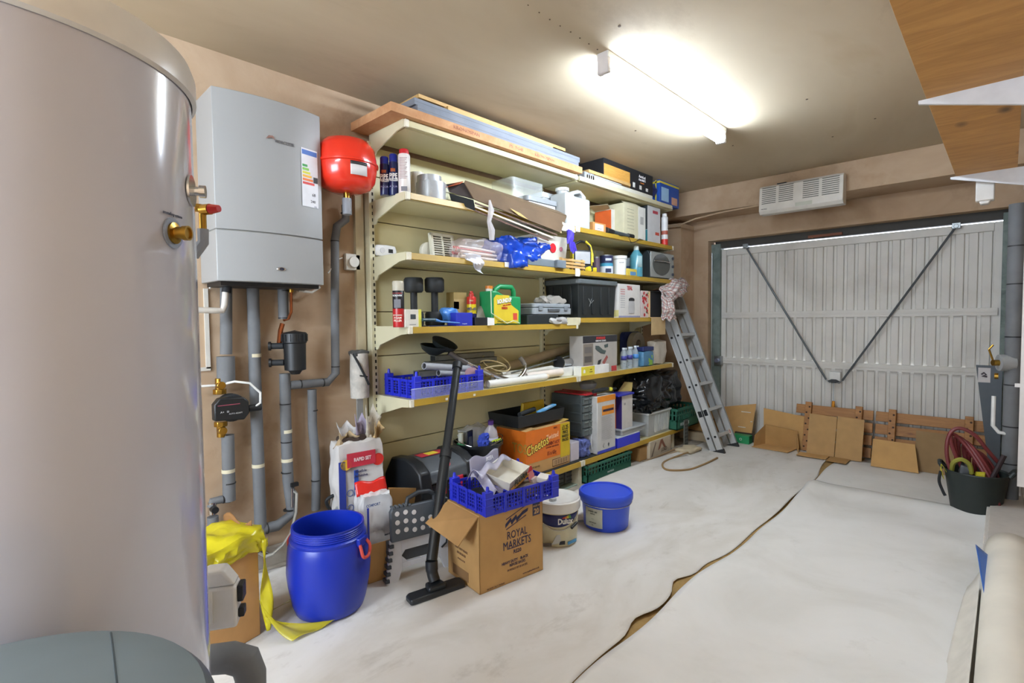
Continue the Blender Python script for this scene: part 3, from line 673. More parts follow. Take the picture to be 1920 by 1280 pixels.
shelf(0, S3, 'third shelf from the top, left bay, with papers and the blue bag')
shelf(1, S3, 'third shelf from the top, right bay, with work light and small oven')
shelf(0, S4A, 'fourth shelf from the top, left bay, with dumbbells and green jug')
shelf(1, S4B, 'fourth shelf from the top, right bay, carrying the black storage crate', yend=4.78)
shelf(0, S5, 'fifth shelf from the top, left bay, with a clear guard and blue crate')
shelf(1, S5, 'fifth shelf from the top, right bay, with water bottles and a blue roll')
shelf(0, S6, 'bottom base shelf of the left bay, with black toolbox and orange carton', xf=-2.46)
shelf(1, S6, 'bottom base shelf of the right bay, under the grey drawers and black bag', xf=-2.46, yend=5.25)
for (y, lab) in ((1.74, 'cream foot plate under the left end of the base shelf'), (3.36, 'cream foot plate under the base shelf between the bays'), (4.98, 'cream foot plate under the right end of the base shelf')):
    tag(B().box(WX+.05, -2.485, y-.02, y+.02, 0, .158, M('cfc8ae', .5)).put('foot_plate', bev=.003), lab, 'foot plate')
# clear guard on S5
g0 = at(768, 740, x=SX).y; g1 = at(905, 720, x=SX).y
tag(B().box(SX+.001, SX+.004, g0+.01, g1, S5+.004, S5+.068, M('e8eeee', .1, a=.12)).box(SX+.0005, SX+.0045, g0+.01, g1, S5+.066, S5+.069, M('e8eeee', .1, a=.6)).put('acrylic_guard'), 'clear plastic guard strip standing on the edge of the fifth shelf', 'guard')
# white ticket scraps on rails
for (u, v, lab) in ((838, 737, 'left of two small white ticket scraps under the clear guard'), (890, 735, 'right of two small white ticket scraps under the clear guard')):
    p = at(u, v, x=SX+.01); tag(B().box(SX+.0065, SX+.008, p.y-.009, p.y+.009, S5-.026, S5-.012, WHITE).put('ticket_scrap'), lab, 'ticket')
p = at(1083, 520, x=SX+.01)
tag(B().box(SX+.007, SX+.0075+.004, p.y-.028, p.y+.028, S3-.05, S3+.012, M('dad6cc', .5)).put('ticket_clip'), 'white clip over the shelf joint left of the paint tins', 'clip')

# ---------------------------------------------------------------- generic items
def carton(name, label, cat, u1, u2, vt, xf, zb, d, m, group=None, rz=0, lidless=False, bev=.002, part='carton_body'):
    y0, y1, h = span(u1, u2, vt, xf, zb); w = y1-y0
    t = thing(name, label, cat, (xf, (y0+y1)/2, zb+.0005), rz, group)
    if lidless:
        b = B(); k = .004
        b.box(-d, 0, -w/2, w/2, 0, k, m).box(-d, -d+k, -w/2, w/2, 0, h, m).box(-k, 0, -w/2, w/2, 0, h, m).box(-d, 0, -w/2, -w/2+k, 0, h, m).box(-d, 0, w/2-k, w/2, 0, h, m); b.put(part, t)
    else: B().box(-d, 0, -w/2, w/2, 0, h, m).put(part, t, bev=bev)
    return t, w, h
def solo(name, label, cat, u1, u2, vt, xf, zb, d, m, group=None, bev=.003):
    y0, y1, h = span(u1, u2, vt, xf, zb)
    return tag(B().box(xf-d, xf, y0, y1, zb, zb+h, m).put(name, bev=bev), label, cat, group)
def can(name, label, uc, w, vt, xc, zb, prof, m, cat='can', parts=(), group=None):
    """prof in fractions of radius/height"""
    y, r, h = round_at(uc, w, vt, xc, zb); t = thing(name, label, cat, (xc, y, zb+.0005), 0, group)
    B().lathe([(p[0]*r, p[1]*h)+tuple(p[2:]) for p in prof], m, n=28).put('body', t)
    for nm, mm, pr in parts: B().lathe([(p[0]*r, p[1]*h)+tuple(p[2:]) for p in pr], mm, n=28).put(nm, t)
    return t, r, h
def wrap(par, r, a0, a1, z0, z1, m, name='label', n=12):
    B().grid(lambda u, v: Vector((r*math.cos(R(a0+(a1-a0)*u)), r*math.sin(R(a0+(a1-a0)*u)), z0+(z1-z0)*v)), n, 1, m).put(name, par, sol=.0006)
FA = -42   # bearing from which the camera looks at the shelf things (about)
def face_at(r, ang, z): 
    a = R(ang); return FR((r*math.cos(a), r*math.sin(a), z), (-math.sin(a), math.cos(a), 0), (0, 0, 1))

# ================================================================== ON TOP OF THE SHELVING (S1)
OSB = patchy('chipboard', ['ae7c54', 'b98a62', 'c49a72'], 12, .8, .1, dirt=('8e5c42', 30, .6, .75, .5))
y0 = at(733, 190, x=-2.46).y; y1 = at(1092, 318, x=-2.46).y
cp = thing('chipboard_plank', 'thick orange-brown chipboard plank, lowest of the boards on top of the shelving', 'plank', (-2.46, y0, S1+.006))
B().box(-.44, 0, 0, y1-y0, 0, .05, OSB).put('board', cp, bev=.001)
letters(cp, [('KRONOSPAN', .03, .55, .025, 1.2), ('P5  TG4E', .03, 1.0, .025, 1.2), ('KRONOSPAN', .03, 1.3, .025, 1.2)], M('a8705c', .9), FR((0, 0, 0), (0, 1, 0), (0, 0, 1)))
z = S1+.0575; GRB = patchy('grey_board', ['70757f', '7d828b', '868a93'], 3, .6, .04)
for (dx, ua, uc, va, vc, lab) in ((-2.475, 783, 1085, 195, 305, 'grey laminated board directly on the chipboard plank'), (-2.485, 777, 1087, 178, 292, 'grey laminated board, upper of the two grey ones')):
    a, c = at(ua, va, x=dx).y, at(uc, vc, x=dx).y
    tag(B().box(dx-.36, dx, a, c, z, z+.039, GRB).box(dx+.0001, dx+.001, a, c, z+.018, z+.021, M('6b6f76')).put('grey_board', bev=.001), lab, 'board', 'grey boards on the shelving'); z += .040
PINE = wood('pine_board', 'd0ac70', 'b88f55', (6, 1.2, 6), 3, .6)
a, c = at(840, 186, x=-2.50).y, at(1037, 262, x=-2.50).y
tag(B().box(-2.86, -2.50, a, c, z, z+.030, PINE).put('pine_board', bev=.001), 'pale pine board lying on the grey boards, lower of the two', 'board')
a, c = at(785, 166, x=-2.53).y, at(1060, 252, x=-2.53).y
tag(B().box(-2.80, -2.53, a, c, z+.031, z+.053, PINE).put('pine_board', bev=.001), 'pale pine board lying topmost of all the boards near the ceiling', 'board')
# flooring carton + bag + trunking bundle + blue box
t, w, h = carton('flooring_carton', 'black and wood-grain printed carton on the top right shelf', 'carton', 1132, 1224, 300, -2.52, S1+.045, .33, M('202226', .45)); 
y0_, y1_, hh = span(1132, 1224, 345, -2.52, S1)
h = .13; plate(t, FX(0), -w/2+.002, .0, .004, h*.0+.14, wood('oak_print', 'd8a452', 'c08a3a', (1, 1, 9), 5), 'wood_print')
letters(t, [('AutoLad', .035, w*.26, .14), ('Aerofoil 1', .032, w*.26, .11)], M('e8e8e8'), FX(.0005), bold=.02)
letters(t, [('Extruded', .018, w*.26, .082)], M('d07830'), FX(.0005))
for k in range(3): plate(t, FX(0), w*(.06+.14*k), w*(.06+.14*k)+.04, .02, .065-.008*k, M('d0d0cc'), 'print_panel')
b = B()
t2 = thing('trunking_bundle', 'bundle of grey and white plastic channel lengths beside the wood-grain carton', 'bundle', (-2.5, at(1096, 330, x=-2.5).y, S1+.001))
wq = at(1160, 345, x=-2.5).y-at(1096, 330, x=-2.5).y
for k in range(5): B().box(-.35+.03*k*0, -.0-.012*k*0, .0+.028*k, .024+.028*k, .0, .05, M(('8f9294', 'a4a6a8')[k % 2], .4)).put('channel', t2, bev=.003)
B().box(-.3, -.0, .145, wq+.05, .035, .045, M('b4b6b4', .4)).put('channel', t2, bev=.002); B().box(-.3, .0, .06, wq+.2, .052, .078, PINE).put('wood_strip', t2, bev=.001, label='pale wood strip')
B().box(-.3, .0, .02, wq+.6, .0, .033, M('c8c6b8', .5)).put('flat_board', t2, bev=.001)
tag(B().soft(-2.85, -2.55, at(1105, 305, x=-2.7).y, at(1225, 320, x=-2.7).y-.1, S1+.04, S1+.20, M('1d2352', .3), .03, 9, 5, 10, .4).put('dark_blue_bag'), 'dark blue plastic bag behind the wood-grain carton on the top shelf', 'bag')
t, w, h = carton('blue_box', 'small blue box at the right end of the top shelf', 'box', 1237, 1273, 342, -2.52, S1, .2, M('2050a8', .4))
plate(t, FX(0), -w*.42, -w*.05, .03, h*.7, M('9ac0e0'), 'print'); plate(t, FX(0), -w*.5, w*.5, h*.85, h*.93, M('d8c848'), 'yellow_stripe'); plate(t, FX(0), w*.1, w*.4, .02, h*.4, M('d0a088'), 'picture')
plate(t, FY(-w/2), -.2, 0, h*.84, h*.93, M('d8c848'), 'yellow_stripe'); plate(t, FY(-w/2), -.05, -.035, 0, h, M('d8c848'), 'yellow_stripe')

# ================================================================== SECOND SHELF (S2)
PF = M('16204e', .3)
spray = [(0, 0), (.95, 0), (1, .01), (1, .74), (.96, .76), (.96, .8), (.72, .83)]
for (uc, vt, xc, lab) in ((721, 295, -2.66, 'dark blue pipe-freezer spray can, leftmost of the pair at the shelf end'), (738, 290, -2.63, 'dark blue pipe-freezer spray can next to the white can with a red cap')):
    t, r, h = can('spray_can', lab, uc, 18, vt, xc, S2, spray, PF, parts=[('cap', M('1a2a8a', .35), [(.9, .78), (.9, .97), (.75, 1), (0, 1)])], group='dark blue spray cans')
    letters(t, [('PIPE', .042, 0, h*.45, .62), ('FREEZER', .022, 0, h*.36, .62)], WHITE, face_at(r*1.0, FA+5, 0) , bold=.025)
    letters(t, [('AQUA', .016, 0, h*.2)], M('9090b8'), face_at(r, FA+5, 0)); wrap(t, r*1.008, FA-30, FA+30, h*.56, h*.64, M('b06038'), 'flame_print')
t, r, h = can('spray_can', 'tall white spray can with a red cap on the second shelf', 758, 23, 281, -2.57, S2, [(0, 0), (.95, 0), (1, .01), (1, .86), (.9, .89)], M('d4cfca', .35), parts=[('cap', M('b02028', .35), [(.8, .88), (.8, .98), (.7, 1), (0, 1)])])
b = B()
for k in range(14): b.box(-.022, .022-.006*(k % 3), h*.78-k*.009, h*.78-k*.009+.003, .0, .0012, M('9a8080'), face_at(r*1.0, FA, 0))
b.put('small_print', t); plate(t, face_at(r*1.0, FA, 0), -.015, .02, h*.06, h*.16, M('6a6a70'), 'barcode')
can('plastic_tub', 'small white tub half hidden behind the duct tape rolls', 782, 26, 325, -2.80, S2, [(0, 0), (.9, 0), (1, .8), (1.05, .82), (1.05, 1), (0, 1)], M('d8d4c4', .4), cat='tub')
DT = M('a6a8aa', .3, .2, bump=.1)
t, r, h = can('duct_tape_roll', 'silver duct tape roll in clear wrap, upper of two', 805, 46, 332, -2.62, S2+.062, [(.5, 0), (1, 0), (1, 1), (.5, 1), (.5, 0)], DT, cat='tape roll', group='silver tape rolls')
t, r, h = can('duct_tape_roll', 'silver duct tape roll lying directly on the shelf, lower of two', 808, 56, 345, -2.62, S2, [(.5, 0), (1, 0), (1, 1), (.5, 1), (.5, 0)], DT, cat='tape roll', group='silver tape rolls')
py = at(808, 340, x=-2.62).y
tag(B().soft(-2.69, -2.54, py-.09, py+.09, S2+.001, S2+.145, M('e8ecee', .12, a=.13), .012, 18, 8, 8, .6).put('clear_wrap'), 'clear plastic wrap around the silver tape rolls', 'wrap')
# folded cardboard cartons hanging over the edge
CB = M('5e4a34', .85, var=.15, sc=6)
fc = thing('flattened_carton', 'stack of flattened brown cartons sliding over the front of the second shelf', 'cardboard stack', (0, 0, 0))
def quad3(pts, m, name, par, th=.005, label=None):
    P = [Vector(p) for p in pts]; n = (P[1]-P[0]).cross(P[2]-P[0]).normalized()*th
    b = B(); i = b.mi(m); a = [b.bm.verts.new(p) for p in P]; c = [b.bm.verts.new(p-n) for p in P]; L = len(P)
    b.face(a, i); b.face(c[::-1], i)
    for k in range(L): b.face([a[k], c[k], c[(k+1) % L], a[(k+1) % L]], i)
    return b.put(name, par, label=label)
def P3(*l): return [at(u, v, x=x) for u, v, x in l]
quad3(P3((870, 343, -2.50), (1062, 406, -2.50), (1050, 436, -2.44), (888, 374, -2.44)), CB, 'carton_face', fc)
quad3(P3((836, 346, -2.62), (870, 343, -2.52), (888, 374, -2.45), (842, 360, -2.56)), M('3a3230', .8), 'carton_end', fc)
quad3(P3((838, 347, -2.66), (869, 341, -2.52), (862, 345, -2.5), (836, 352, -2.6)), M('b05a38', .8), 'orange_flap', fc, label='orange-brown flap')
quad3(P3((870, 342, -2.51), (1062, 404, -2.51), (1066, 400, -2.66), (872, 338, -2.66)), M('6b573f', .85), 'carton_top', fc)
for k in range(4):
    v = 372+k*7
    quad3(P3((890, v, -2.45+.004*k), (1052-8*k, v+62-2*k, -2.45+.004*k), (1052-8*k, v+65-2*k, -2.45+.004*k), (890, v+3, -2.45+.004*k)), M(('c9a678', '5a4438', 'd8c8b0', '5a4034')[k], .8), 'carton_layer', fc)
quad3(P3((955, 345+45, -2.435), (975, 400, -2.435), (990, 412, -2.435), (972, 404, -2.435)), M('b89a58', .6), 'tape_strip', fc)
quad3(P3((842, 362, -2.56), (888, 375, -2.455), (892, 396, -2.455), (846, 376, -2.56)), M('1a1e20', .8), 'dark_liner', fc)
# boxes / tubs behind
y0, y1, h = span(965, 1024, 337, -2.64, S2)
ct = thing('clear_box', 'clear plastic box upside down at the back of the second shelf', 'box', (-2.66, (y0+y1)/2, S2+.001)); w = y1-y0
B().prism(rr_poly(-.28, 0, -w/2, w/2, .03), h, M('dfe4e2', .2, a=.28)).put('box_body', ct, bev=.004)
B().prism(rr_poly(-.285, .006, -w/2-.006, w/2+.006, .03), h*.4, M('e4e8e6', .2, a=.35), h0=h*.36).put('rim', ct)
y0, y1, h = span(990, 1044, 372, -2.62, S2)
ct = thing('lidded_tub', 'white tub with a grey rimmed lid on the second shelf', 'tub', (-2.62, (y0+y1)/2, S2+.001)); w = y1-y0
B().prism(rr_poly(-.2, 0, -w/2, w/2, .03), h*.8, M('c4c8ca', .4)).put('tub_body', ct, bev=.004)
B().prism(rr_poly(-.21, .01, -w/2-.01, w/2+.01, .035), h, M('8d9194', .4), h0=h*.8).put('lid', ct, bev=.004)
y0, y1, h = span(1018, 1060, 365, -2.72, S2)
ct = thing('clip_box', 'pale clip-lid box just behind the white jerrycan', 'box', (-2.72, (y0+y1)/2, S2+.001)); w = y1-y0
B().prism(rr_poly(-.15, 0, -w/2, w/2, .02), h*.85, M('b8bcc0', .4)).put('box_body', ct, bev=.003)
B().prism(rr_poly(-.155, .006, -w/2-.006, w/2+.006, .02), h, M('ccd0d4', .4), h0=h*.85).put('lid', ct, bev=.003)
JW = M('b2b5b4', .4)
def jug(name, label, u1, u2, vt, xf, zb, d, m, capm, cat='jerrycan', holes=True):
    y0, y1, h = span(u1, u2, vt, xf, zb); w = y1-y0
    t = thing(name, label, cat, (xf, (y0+y1)/2, zb+.0005))
    T = FX(0); a = w/2
    bv = min(w, d)*.09
    B().prism([(-a, 0), (a, 0), (a, h*.78), (-a*.3, h*.78), (-a*.45, h*.84), (-a*.95, h*.84), (-a, h*.78)], 0, m, T, h0=-d).put('body', t, bev=bv)
    B().prism([(-a*.42, h*.77), (-a*.12, h*.77), (a*.02, h*.86), (a*.5, h*.93), (a*.66, h*.88), (a*.66, h*.77), (a*.99, h*.77), (a*.99, h*.88), (a*.55, h), (a*.3, h), (-a*.3, h*.90)], -d*.25, m, T, h0=-d*.75).put('handle', t, bev=bv*.4)
    B().cyl((-d/2, -a*.66, h*.82), (-d/2, -a*.66, h*.90), w*.14, m).put('neck', t); B().cyl((-d/2, -a*.66, h*.90), (-d/2, -a*.66, h*.97), w*.17, capm).put('cap', t)
    return t, w, h
jug('jerrycan', 'tall white plastic jerrycan at the front of the second shelf', 1062, 1107, 352, -2.53, S2, .17, JW, WHITE)
jug('jerrycan', 'shorter white bottle tucked left behind the jerrycan', 1038, 1062, 388, -2.62, S2, .12, JW, WHITE)
t, w, h = carton('kraft_box', 'small kraft box with a white label beside the torch', 'box', 1112, 1136, 418, -2.53, S2, .1, M('c08a50', .8)); plate(t, FX(0), -w*.35, w*.3, .015, h*.85, WHITE); plate(t, FX(0), -w*.2, w*.15, h*.35, h*.4, M('4a5068'), 'print', lift=.0014)
tc = thing('torch', 'black and grey torch lying on the second shelf edge', 'torch', (-2.53, at(1150, 430, x=-2.53).y, S2+.028)); d = at(1190, 440, x=-2.53).y-at(1137, 428, x=-2.53).y
B().cyl((0, -d*.25, -.0), (0, d*.0, -.0), .030, BLACK, r2=.019).put('head', tc, bev=.003); B().cyl((0, 0, 0), (0, d*.5, -.006), .017, M('5e6a72', .3, .6)).put('barrel', tc); B().cyl((0, d*.5, -.006), (0, d*.7, -.006), .022, BLACK).put('tail', tc, bev=.004)
tag(B().tube([(-2.5, at(1160, 440, x=-2.5).y, S2+.002), (-2.48, at(1175, 440, x=-2.5).y, S2+.0), (-2.478, at(1183, 450, x=-2.48).y, S2-.05), (-2.478, at(1192, 455, x=-2.48).y, S2-.03), (-2.485, at(1200, 455, x=-2.48).y, S2+.002), (-2.52, at(1215, 455, x=-2.5).y, S2+.004)], .003, BLACKM).put('power_cable'), 'thin black cord drooping over the second shelf edge by the torch', 'cord')
t, w, h = carton('orange_carton', 'orange and white carton with an open flap behind the torch', 'carton', 1146, 1178, 396, -2.66, S2, .18, M('cfcbc2', .6)); plate(t, FY(-w/2), -.18, 0, .0, h*.98, M('d8622a', .5), 'orange_panel')
quad3([(-.18, -w/2, h), (0, -w/2-.02, h), (.03, -w/2-.1, h+.02), (-.16, -w/2-.12, h+.03)], M('b0a48e', .8), 'flap', t); quad3([(-.18, -w/2, h+.002), (0, -w/2, h+.002), (.0, w*.8, h+.03), (-.18, w*.8, h+.03)], M('c8b8a0', .8), 'flap', t)
t, w, h = carton('cream_carton', 'open cream and white carton standing on the right of the second shelf', 'carton', 1170, 1210, 385, -2.56, S2, .2, M('c9c4a6', .6), rz=0)
plate(t, FX(0), w*.15, w*.5, 0, h, M('d8d8d2'), 'white_panel'); plate(t, FX(0), w*.25, w*.4, h*.5, h*.72, M('a8a8a4'), 'picture', lift=.0014)
b = B()
for k in range(7): b.box(-w*.35, -w*.05, h*.3+.03*k, h*.3+.03*k+.004, .0002, .0014, M('9a9a84'), FX(0))
b.put('small_print', t); quad3([(0, -w/2, h), (0, w*.3, h), (-.05, w*.2, h+.04), (-.05, -w*.4, h+.03)], M('d0ccb4', .7), 'flap', t)
t, w, h = carton('tall_carton', 'white, black and teal carton beside the slim white bottle on the second shelf', 'carton', 1214, 1238, 388, -2.55, S2, .22, M('c4c6c8', .5)); plate(t, FY(-w/2), -.22, -.0, h*.0, h*.35, M('2a7078'), 'teal_panel'); plate(t, FY(-w/2), -.22, 0, h*.36, h, M('2a3034'), 'dark_panel'); plate(t, FX(0), -w*.1, w*.3, h*.82, h*.9, M('a83a48'), 'red_mark'); plate(t, FX(0), w*.1, w*.4, h*.25, h*.33, M('c04a38'), 'red_mark')
can('slim_bottle', 'slim white bottle with a red foot at the shelf end', 1246, 13, 401, -2.54, S2, [(0, 0), (1, 0), (1, .2)], M('c83028', .4), parts=[('upper', M('d8d8d8', .35), [(1, .2), (1, .88), (.7, .92), (.7, 1), (0, 1)]), ('print_band', M('a05040'), [(1.02, .34), (1.02, .46)])], cat='bottle')
# purple glove
p = at(1070, 448, x=-2.44)
GV = M('4434b0', .45, bump=.1)
gl = thing('rubber_glove', 'violet rubber glove hanging from the end of the flattened cartons', 'glove', p)
B().soft(-.02, .01, -.03, .03, -.03, .07, GV, .012, 20, 3, 6, .6).put('palm', gl)
for k in range(4): B().tube([(0, -.012+.016*k, -.02), (0, -.004+.02*k, -.06), (.005, .004+.02*k, -.11+.012*abs(k-1))], [.009, .009, .006], GV, n=8).put('finger', gl)
B().tube([(0, -.02, .01), (0, -.035, -.02), (0, -.035, -.04)], [.01, .009, .006], GV).put('thumb', gl)
tag(B().soft(-2.50, -2.46, at(1050, 430, x=-2.48).y, at(1078, 430, x=-2.48).y, S2-.06, S2+.01, M('e0dcc8', .4, a=.8), .02, 18, 4, 6, .5).put('plastic_scrap'), 'crumpled pale plastic scrap above the violet glove', 'scrap')
tag(B().tube([at(918, 375, x=-2.42), at(921, 395, x=-2.42), at(917, 415, x=-2.42), at(922, 432, x=-2.42), at(922, 450, x=-2.43)], [.006, .02, .014, .022, .016], M('e4e0e2', .12, a=.45), n=8).put('plastic_strip'), 'twisted clear plastic strip dangling from the cartons above the blue bag', 'strip')

# ================================================================== THIRD SHELF (S3)
p = at(722, 470, x=-2.86)
rc = thing('remote_control', 'white oval thermostat remote fixed at the left shelving upright', 'remote', p)
B().soft(-.01, .02, -.075, .075, -.04, .035, M('d6d6d4', .35), 0, 5, 0, 8, .55).put('body', rc)
B().cyl((.0, -.03, -.002), (.022, -.03, -.002), .018, M('c4c4c4', .4)).put('dial', rc); B().box(.0, .021, .012, .045, -.014, .01, M('2a2e30', .2)).put('screen', rc)
tag(B().soft(-2.87, -2.6, at(795, 470, x=-2.6).y, at(860, 478, x=-2.6).y+.2, S3+.001, S3+.016, M('d6d6d8', .5), .008, 14, 3, 8, 0).put('paper_stack'), 'loose white papers lying at the left of the third shelf', 'papers')
y0, y1, h = span(812, 855, 437, -2.72, S3)
vt_ = thing('vent_grille', 'white square louvred vent cover standing on the third shelf', 'vent', (-2.72, (y0+y1)/2, S3+.002), rot=(0, -8, 0)); w = y1-y0
B().box(-.03, -.012, -w/2, w/2, 0, h, M('cac6b2', .5)).box(-.012, 0, -w/2, w/2, 0, .02, M('cac6b2', .5)).box(-.012, 0, -w/2, w/2, h-.02, h, M('cac6b2', .5)).box(-.012, 0, -w/2, -w/2+.02, 0, h, M('cac6b2', .5)).box(-.012, 0, w/2-.02, w/2, 0, h, M('cac6b2', .5)).box(-.012, 0, -.006, .006, 0, h, M('cac6b2', .5)).put('cover', vt_, bev=.002)
B().box(-.0125, -.0115, -w/2+.02, w/2-.02, .02, h-.02, M('5a564a')).put('dark_backing', vt_)
for k in range(9): z = .028+k*(h-.05)/9; B().box(-.012, -.002, -w/2+.02, w/2-.02, z, z+.007, M('cac6b2', .5)).put('slat', vt_)
tag(B().cyl((-2.80, at(803, 455, x=-2.78).y, S3+.065), (-2.77, at(803, 455, x=-2.78).y, S3+.065), .062, M('c8c4b4', .5), n=30).put('vent_duct', bev=.004), 'round white duct end behind the vent cover', 'duct')
ya, yb = at(856, 465, x=-2.6).y, at(938, 470, x=-2.6).y
bg = thing('bag_of_sticks', 'clear plastic bag full of red and white tubes on the third shelf', 'bag', (-2.6, (ya+yb)/2, S3+.001)); hw = (yb-ya)/2
random.seed(7)
for k in range(15): 
    yy = -hw*.85; zz_ = .025+random.uniform(0, .085); xx = random.uniform(-.09, .03)
    B().tube([(xx, yy, zz_), (xx+.01, 0, zz_+random.uniform(-.01, .01)), (xx-.01, hw*.8, zz_*.9)], .008, M('c84a44', .5) if k % 3 == 0 else M('e0cfc8', .5), n=7).put('stick', bg)
B().soft(-.12, .06, -hw, hw, .0, .15, M('f0e4e2', .15, a=.22), .022, 12, 2, 10, .6).put('clear_bag', bg)
quad_pts = P3((866, 474, -2.5), (905, 478, -2.47), (905, 514, -2.46), (885, 495, -2.46))
B().grid(lambda u, v: (Vector(quad_pts[0]).lerp(quad_pts[1], u)).lerp(Vector(quad_pts[3]).lerp(quad_pts[2], u), v)-Vector((-2.6, (ya+yb)/2, S3+.001))+Vector((.02*math.sin(v*9+u*4), 0, 0)), 8, 8, M('e8e8ee', .1, a=.6)).put('loose_bag_end', bg, sol=.001)
ya, yb = at(938, 465, x=-2.58).y, at(1005, 470, x=-2.58).y
BB_ = M('1440a8', .22, bump=.15, sc=8)
bl = thing('blue_carrier_bag', 'shiny blue plastic bag slumped over the third shelf edge', 'bag', (0, 0, 0))
B().soft(-2.8, -2.5, ya, yb, S3+.001, S3+.20, BB_, .035, 9, 11, 14, .45).put('bag_body', bl)
B().soft(-2.75, -2.50, yb-.18, yb+.10, S3+.07, S3+.18, BB_, .04, 10, 4, 10, .6).put('bag_end', bl)
B().soft(-2.54, -2.45, at(955, 490, x=-2.48).y, at(985, 490, x=-2.48).y, S3-.035, S3+.08, BB_, .02, 12, 6, 8, .5).put('hanging_fold', bl)
tag(B().box(SX+.0065, SX+.009, at(945, 500, x=SX).y, at(980, 500, x=SX).y, S3-.03, S3+.004, WHITE).put('white_card', rot=(0, 0, 0)), 'white card sticking out under the blue bag', 'card')
tag(B().soft(-2.8, -2.6, at(960, 440, x=-2.72).y, at(1010, 440, x=-2.72).y, S3+.15, S3+.23, M('2a62b0', .2), .03, 9, 9, 8, .5).put('blue_pouch'), 'second small blue bag behind the white basket', 'bag')
# basket with coloured dots
y0, y1, h = span(1008, 1060, 442, -2.53, S3+.06); w = y1-y0; w2 = .30
bk = thing('white_basket', 'off-white mesh basket with orange and red dots on its end', 'basket', (-2.53, y0, S3+.06)); BKM = M('cfcabb', .5)
def taper(b, x0, x1, y0, y1, z0, z1, g, m, open_=True, th=.004):
    """open box flaring by g towards its top"""
    i = b.mi(m); 
    def ring(k, z, e): return [b.bm.verts.new((x, y, z)) for x, y in ((x0-e, y0-e), (x1+e, y0-e), (x1+e, y1+e), (x0-e, y1+e))]
    o0 = ring(0, z0, 0); o1 = ring(0, z1, g); i1 = ring(0, z1, g-th); i0 = ring(0, z0+th, -th)
    for a, c in ((o0, o1), (o1, i1), (i1, i0)):
        for k in range(4): b.face([a[k], a[(k+1) % 4], c[(k+1) % 4], c[k]], i)
    b.face(o0[::-1], i); b.face(i0, i); return b
taper(B(), -.26, 0, 0, w, 0, h, .015, BKM).put('basket_body', bk, bev=.003)
b = B()
for k in range(9):
    for j in range(4): b.box(-.2+.02*k, -.19+.02*k, -.016, .0, h-.03-.02*j, h-.02-.02*j, M('7d796a'))
b.put('mesh_holes', bk)
for (c, rr, yy) in (('d8962a', .022, .05), ('c02028', .036, .125), ('b0707c', .018, .2)): B().cyl((.0, w*yy/.25, h*.5), (.012, w*yy/.25, h*.5), rr, M(c, .4), n=24).put('coloured_dot', bk)
tag(B().prism(rr_poly(-2.82, -2.5, at(990, 490, x=SX).y, at(1054, 490, x=SX).y, .02), S3+.058, M('6f787e', .4), h0=S3+.001).put('grey_tray', bev=.006), 'grey plastic case under the white basket', 'case')
tag(B().box(-2.50, -2.47, at(1040, 490, x=SX).y, at(1056, 490, x=SX).y, S3-.0, S3+.06, M('6a747c', .4)).put('case_clip', bev=.004), 'grey clip end of the case overhanging the shelf edge', 'clip')
ya, yb = at(1056, 500, x=-2.49).y, at(1099, 508, x=-2.49).y
sr = thing('slatted_rack', 'small pale wooden slatted rack on the third shelf edge', 'rack', (-2.5, ya, S3+.001))
for k in range(3): B().box(-.012, 0, 0, yb-ya, .012+.026*k, .03+.026*k, PINE).put('slat', sr, bev=.001)
for e in (0, (yb-ya)/2-.01, yb-ya-.02): B().box(-.03, -.012, e, e+.02, 0, .09, PINE).put('batten', sr, bev=.001)
p = at(1092, 474, x=-2.55)
wl = thing('work_light', 'yellow and black portable work light with a carrying handle', 'work light', (-2.55, p.y, S3+.03), rz=-25)
B().box(-.05, 0, -.085, .085, .02, .15, M('26282a', .4)).put('housing', wl, bev=.008); B().box(.0, .008, -.07, .07, .035, .135, M('c8ccd0', .1, .3)).put('lens', wl, bev=.002)
B().box(-.05, .004, -.092, -.082, .015, .155, M('d8c030', .4)).box(-.05, .004, .082, .092, .015, .155, M('d8c030', .4)).put('yellow_edge', wl, bev=.003)
B().tube([(-.02, -.06, .15), (-.03, -.05, .2), (-.03, 0, .225), (-.03, .06, .215), (-.02, .085, .17), (-.02, .088, .1)], .011, BLACK, n=10).put('handle', wl); B().tube([(-.02, .04, .225), (-.022, .085, .19), (-.01, .098, .12), (0, .096, .05)], .010, M('d8c030', .4), n=10).put('yellow_grip', wl)
B().box(-.06, .02, -.09, .09, -.028, .02, M('2a2c2c', .5)).put('stand', wl, bev=.004)
solo('clear_case', 'low clear plastic case behind the work light', 'case', 1118, 1132, 470, -2.78, S3, .1, CLEARW)
can('small_tin', 'small dark tin with a silver lid left of the blue and white tin', 1118, 14, 482, -2.64, S3, [(0, 0), (1, 0), (1, .94), (0, .94)], M('5a4a58', .4), parts=[('lid', STEEL, [(1.03, .93), (1.03, 1), (0, 1)])], cat='tin')
t, r, h = can('paint_tin', 'dark blue and white paint tin on the third shelf', 1137, 25, 479, -2.6, S3, [(0, 0), (1, 0), (1, .97), (0, .97)], M('23284a', .4), parts=[('rim', STEEL, [(1.03, .96), (1.03, 1), (.9, 1), (.9, .97)]), ('white_band', M('d0d4dc', .5), [(1.012, .05), (1.012, .42)]), ('teal_band', M('3a8aa8'), [(1.014, .42), (1.014, .58)])], cat='tin')
plate(t, face_at(r*1.02, FA+10, 0), -r*.6, r*.3, h*.1, h*.3, M('20284a'), 'print'); plate(t, face_at(r*1.02, FA, 0), -r*.4, r*.5, h*.7, h*.82, M('b8bcd8'), 'print')
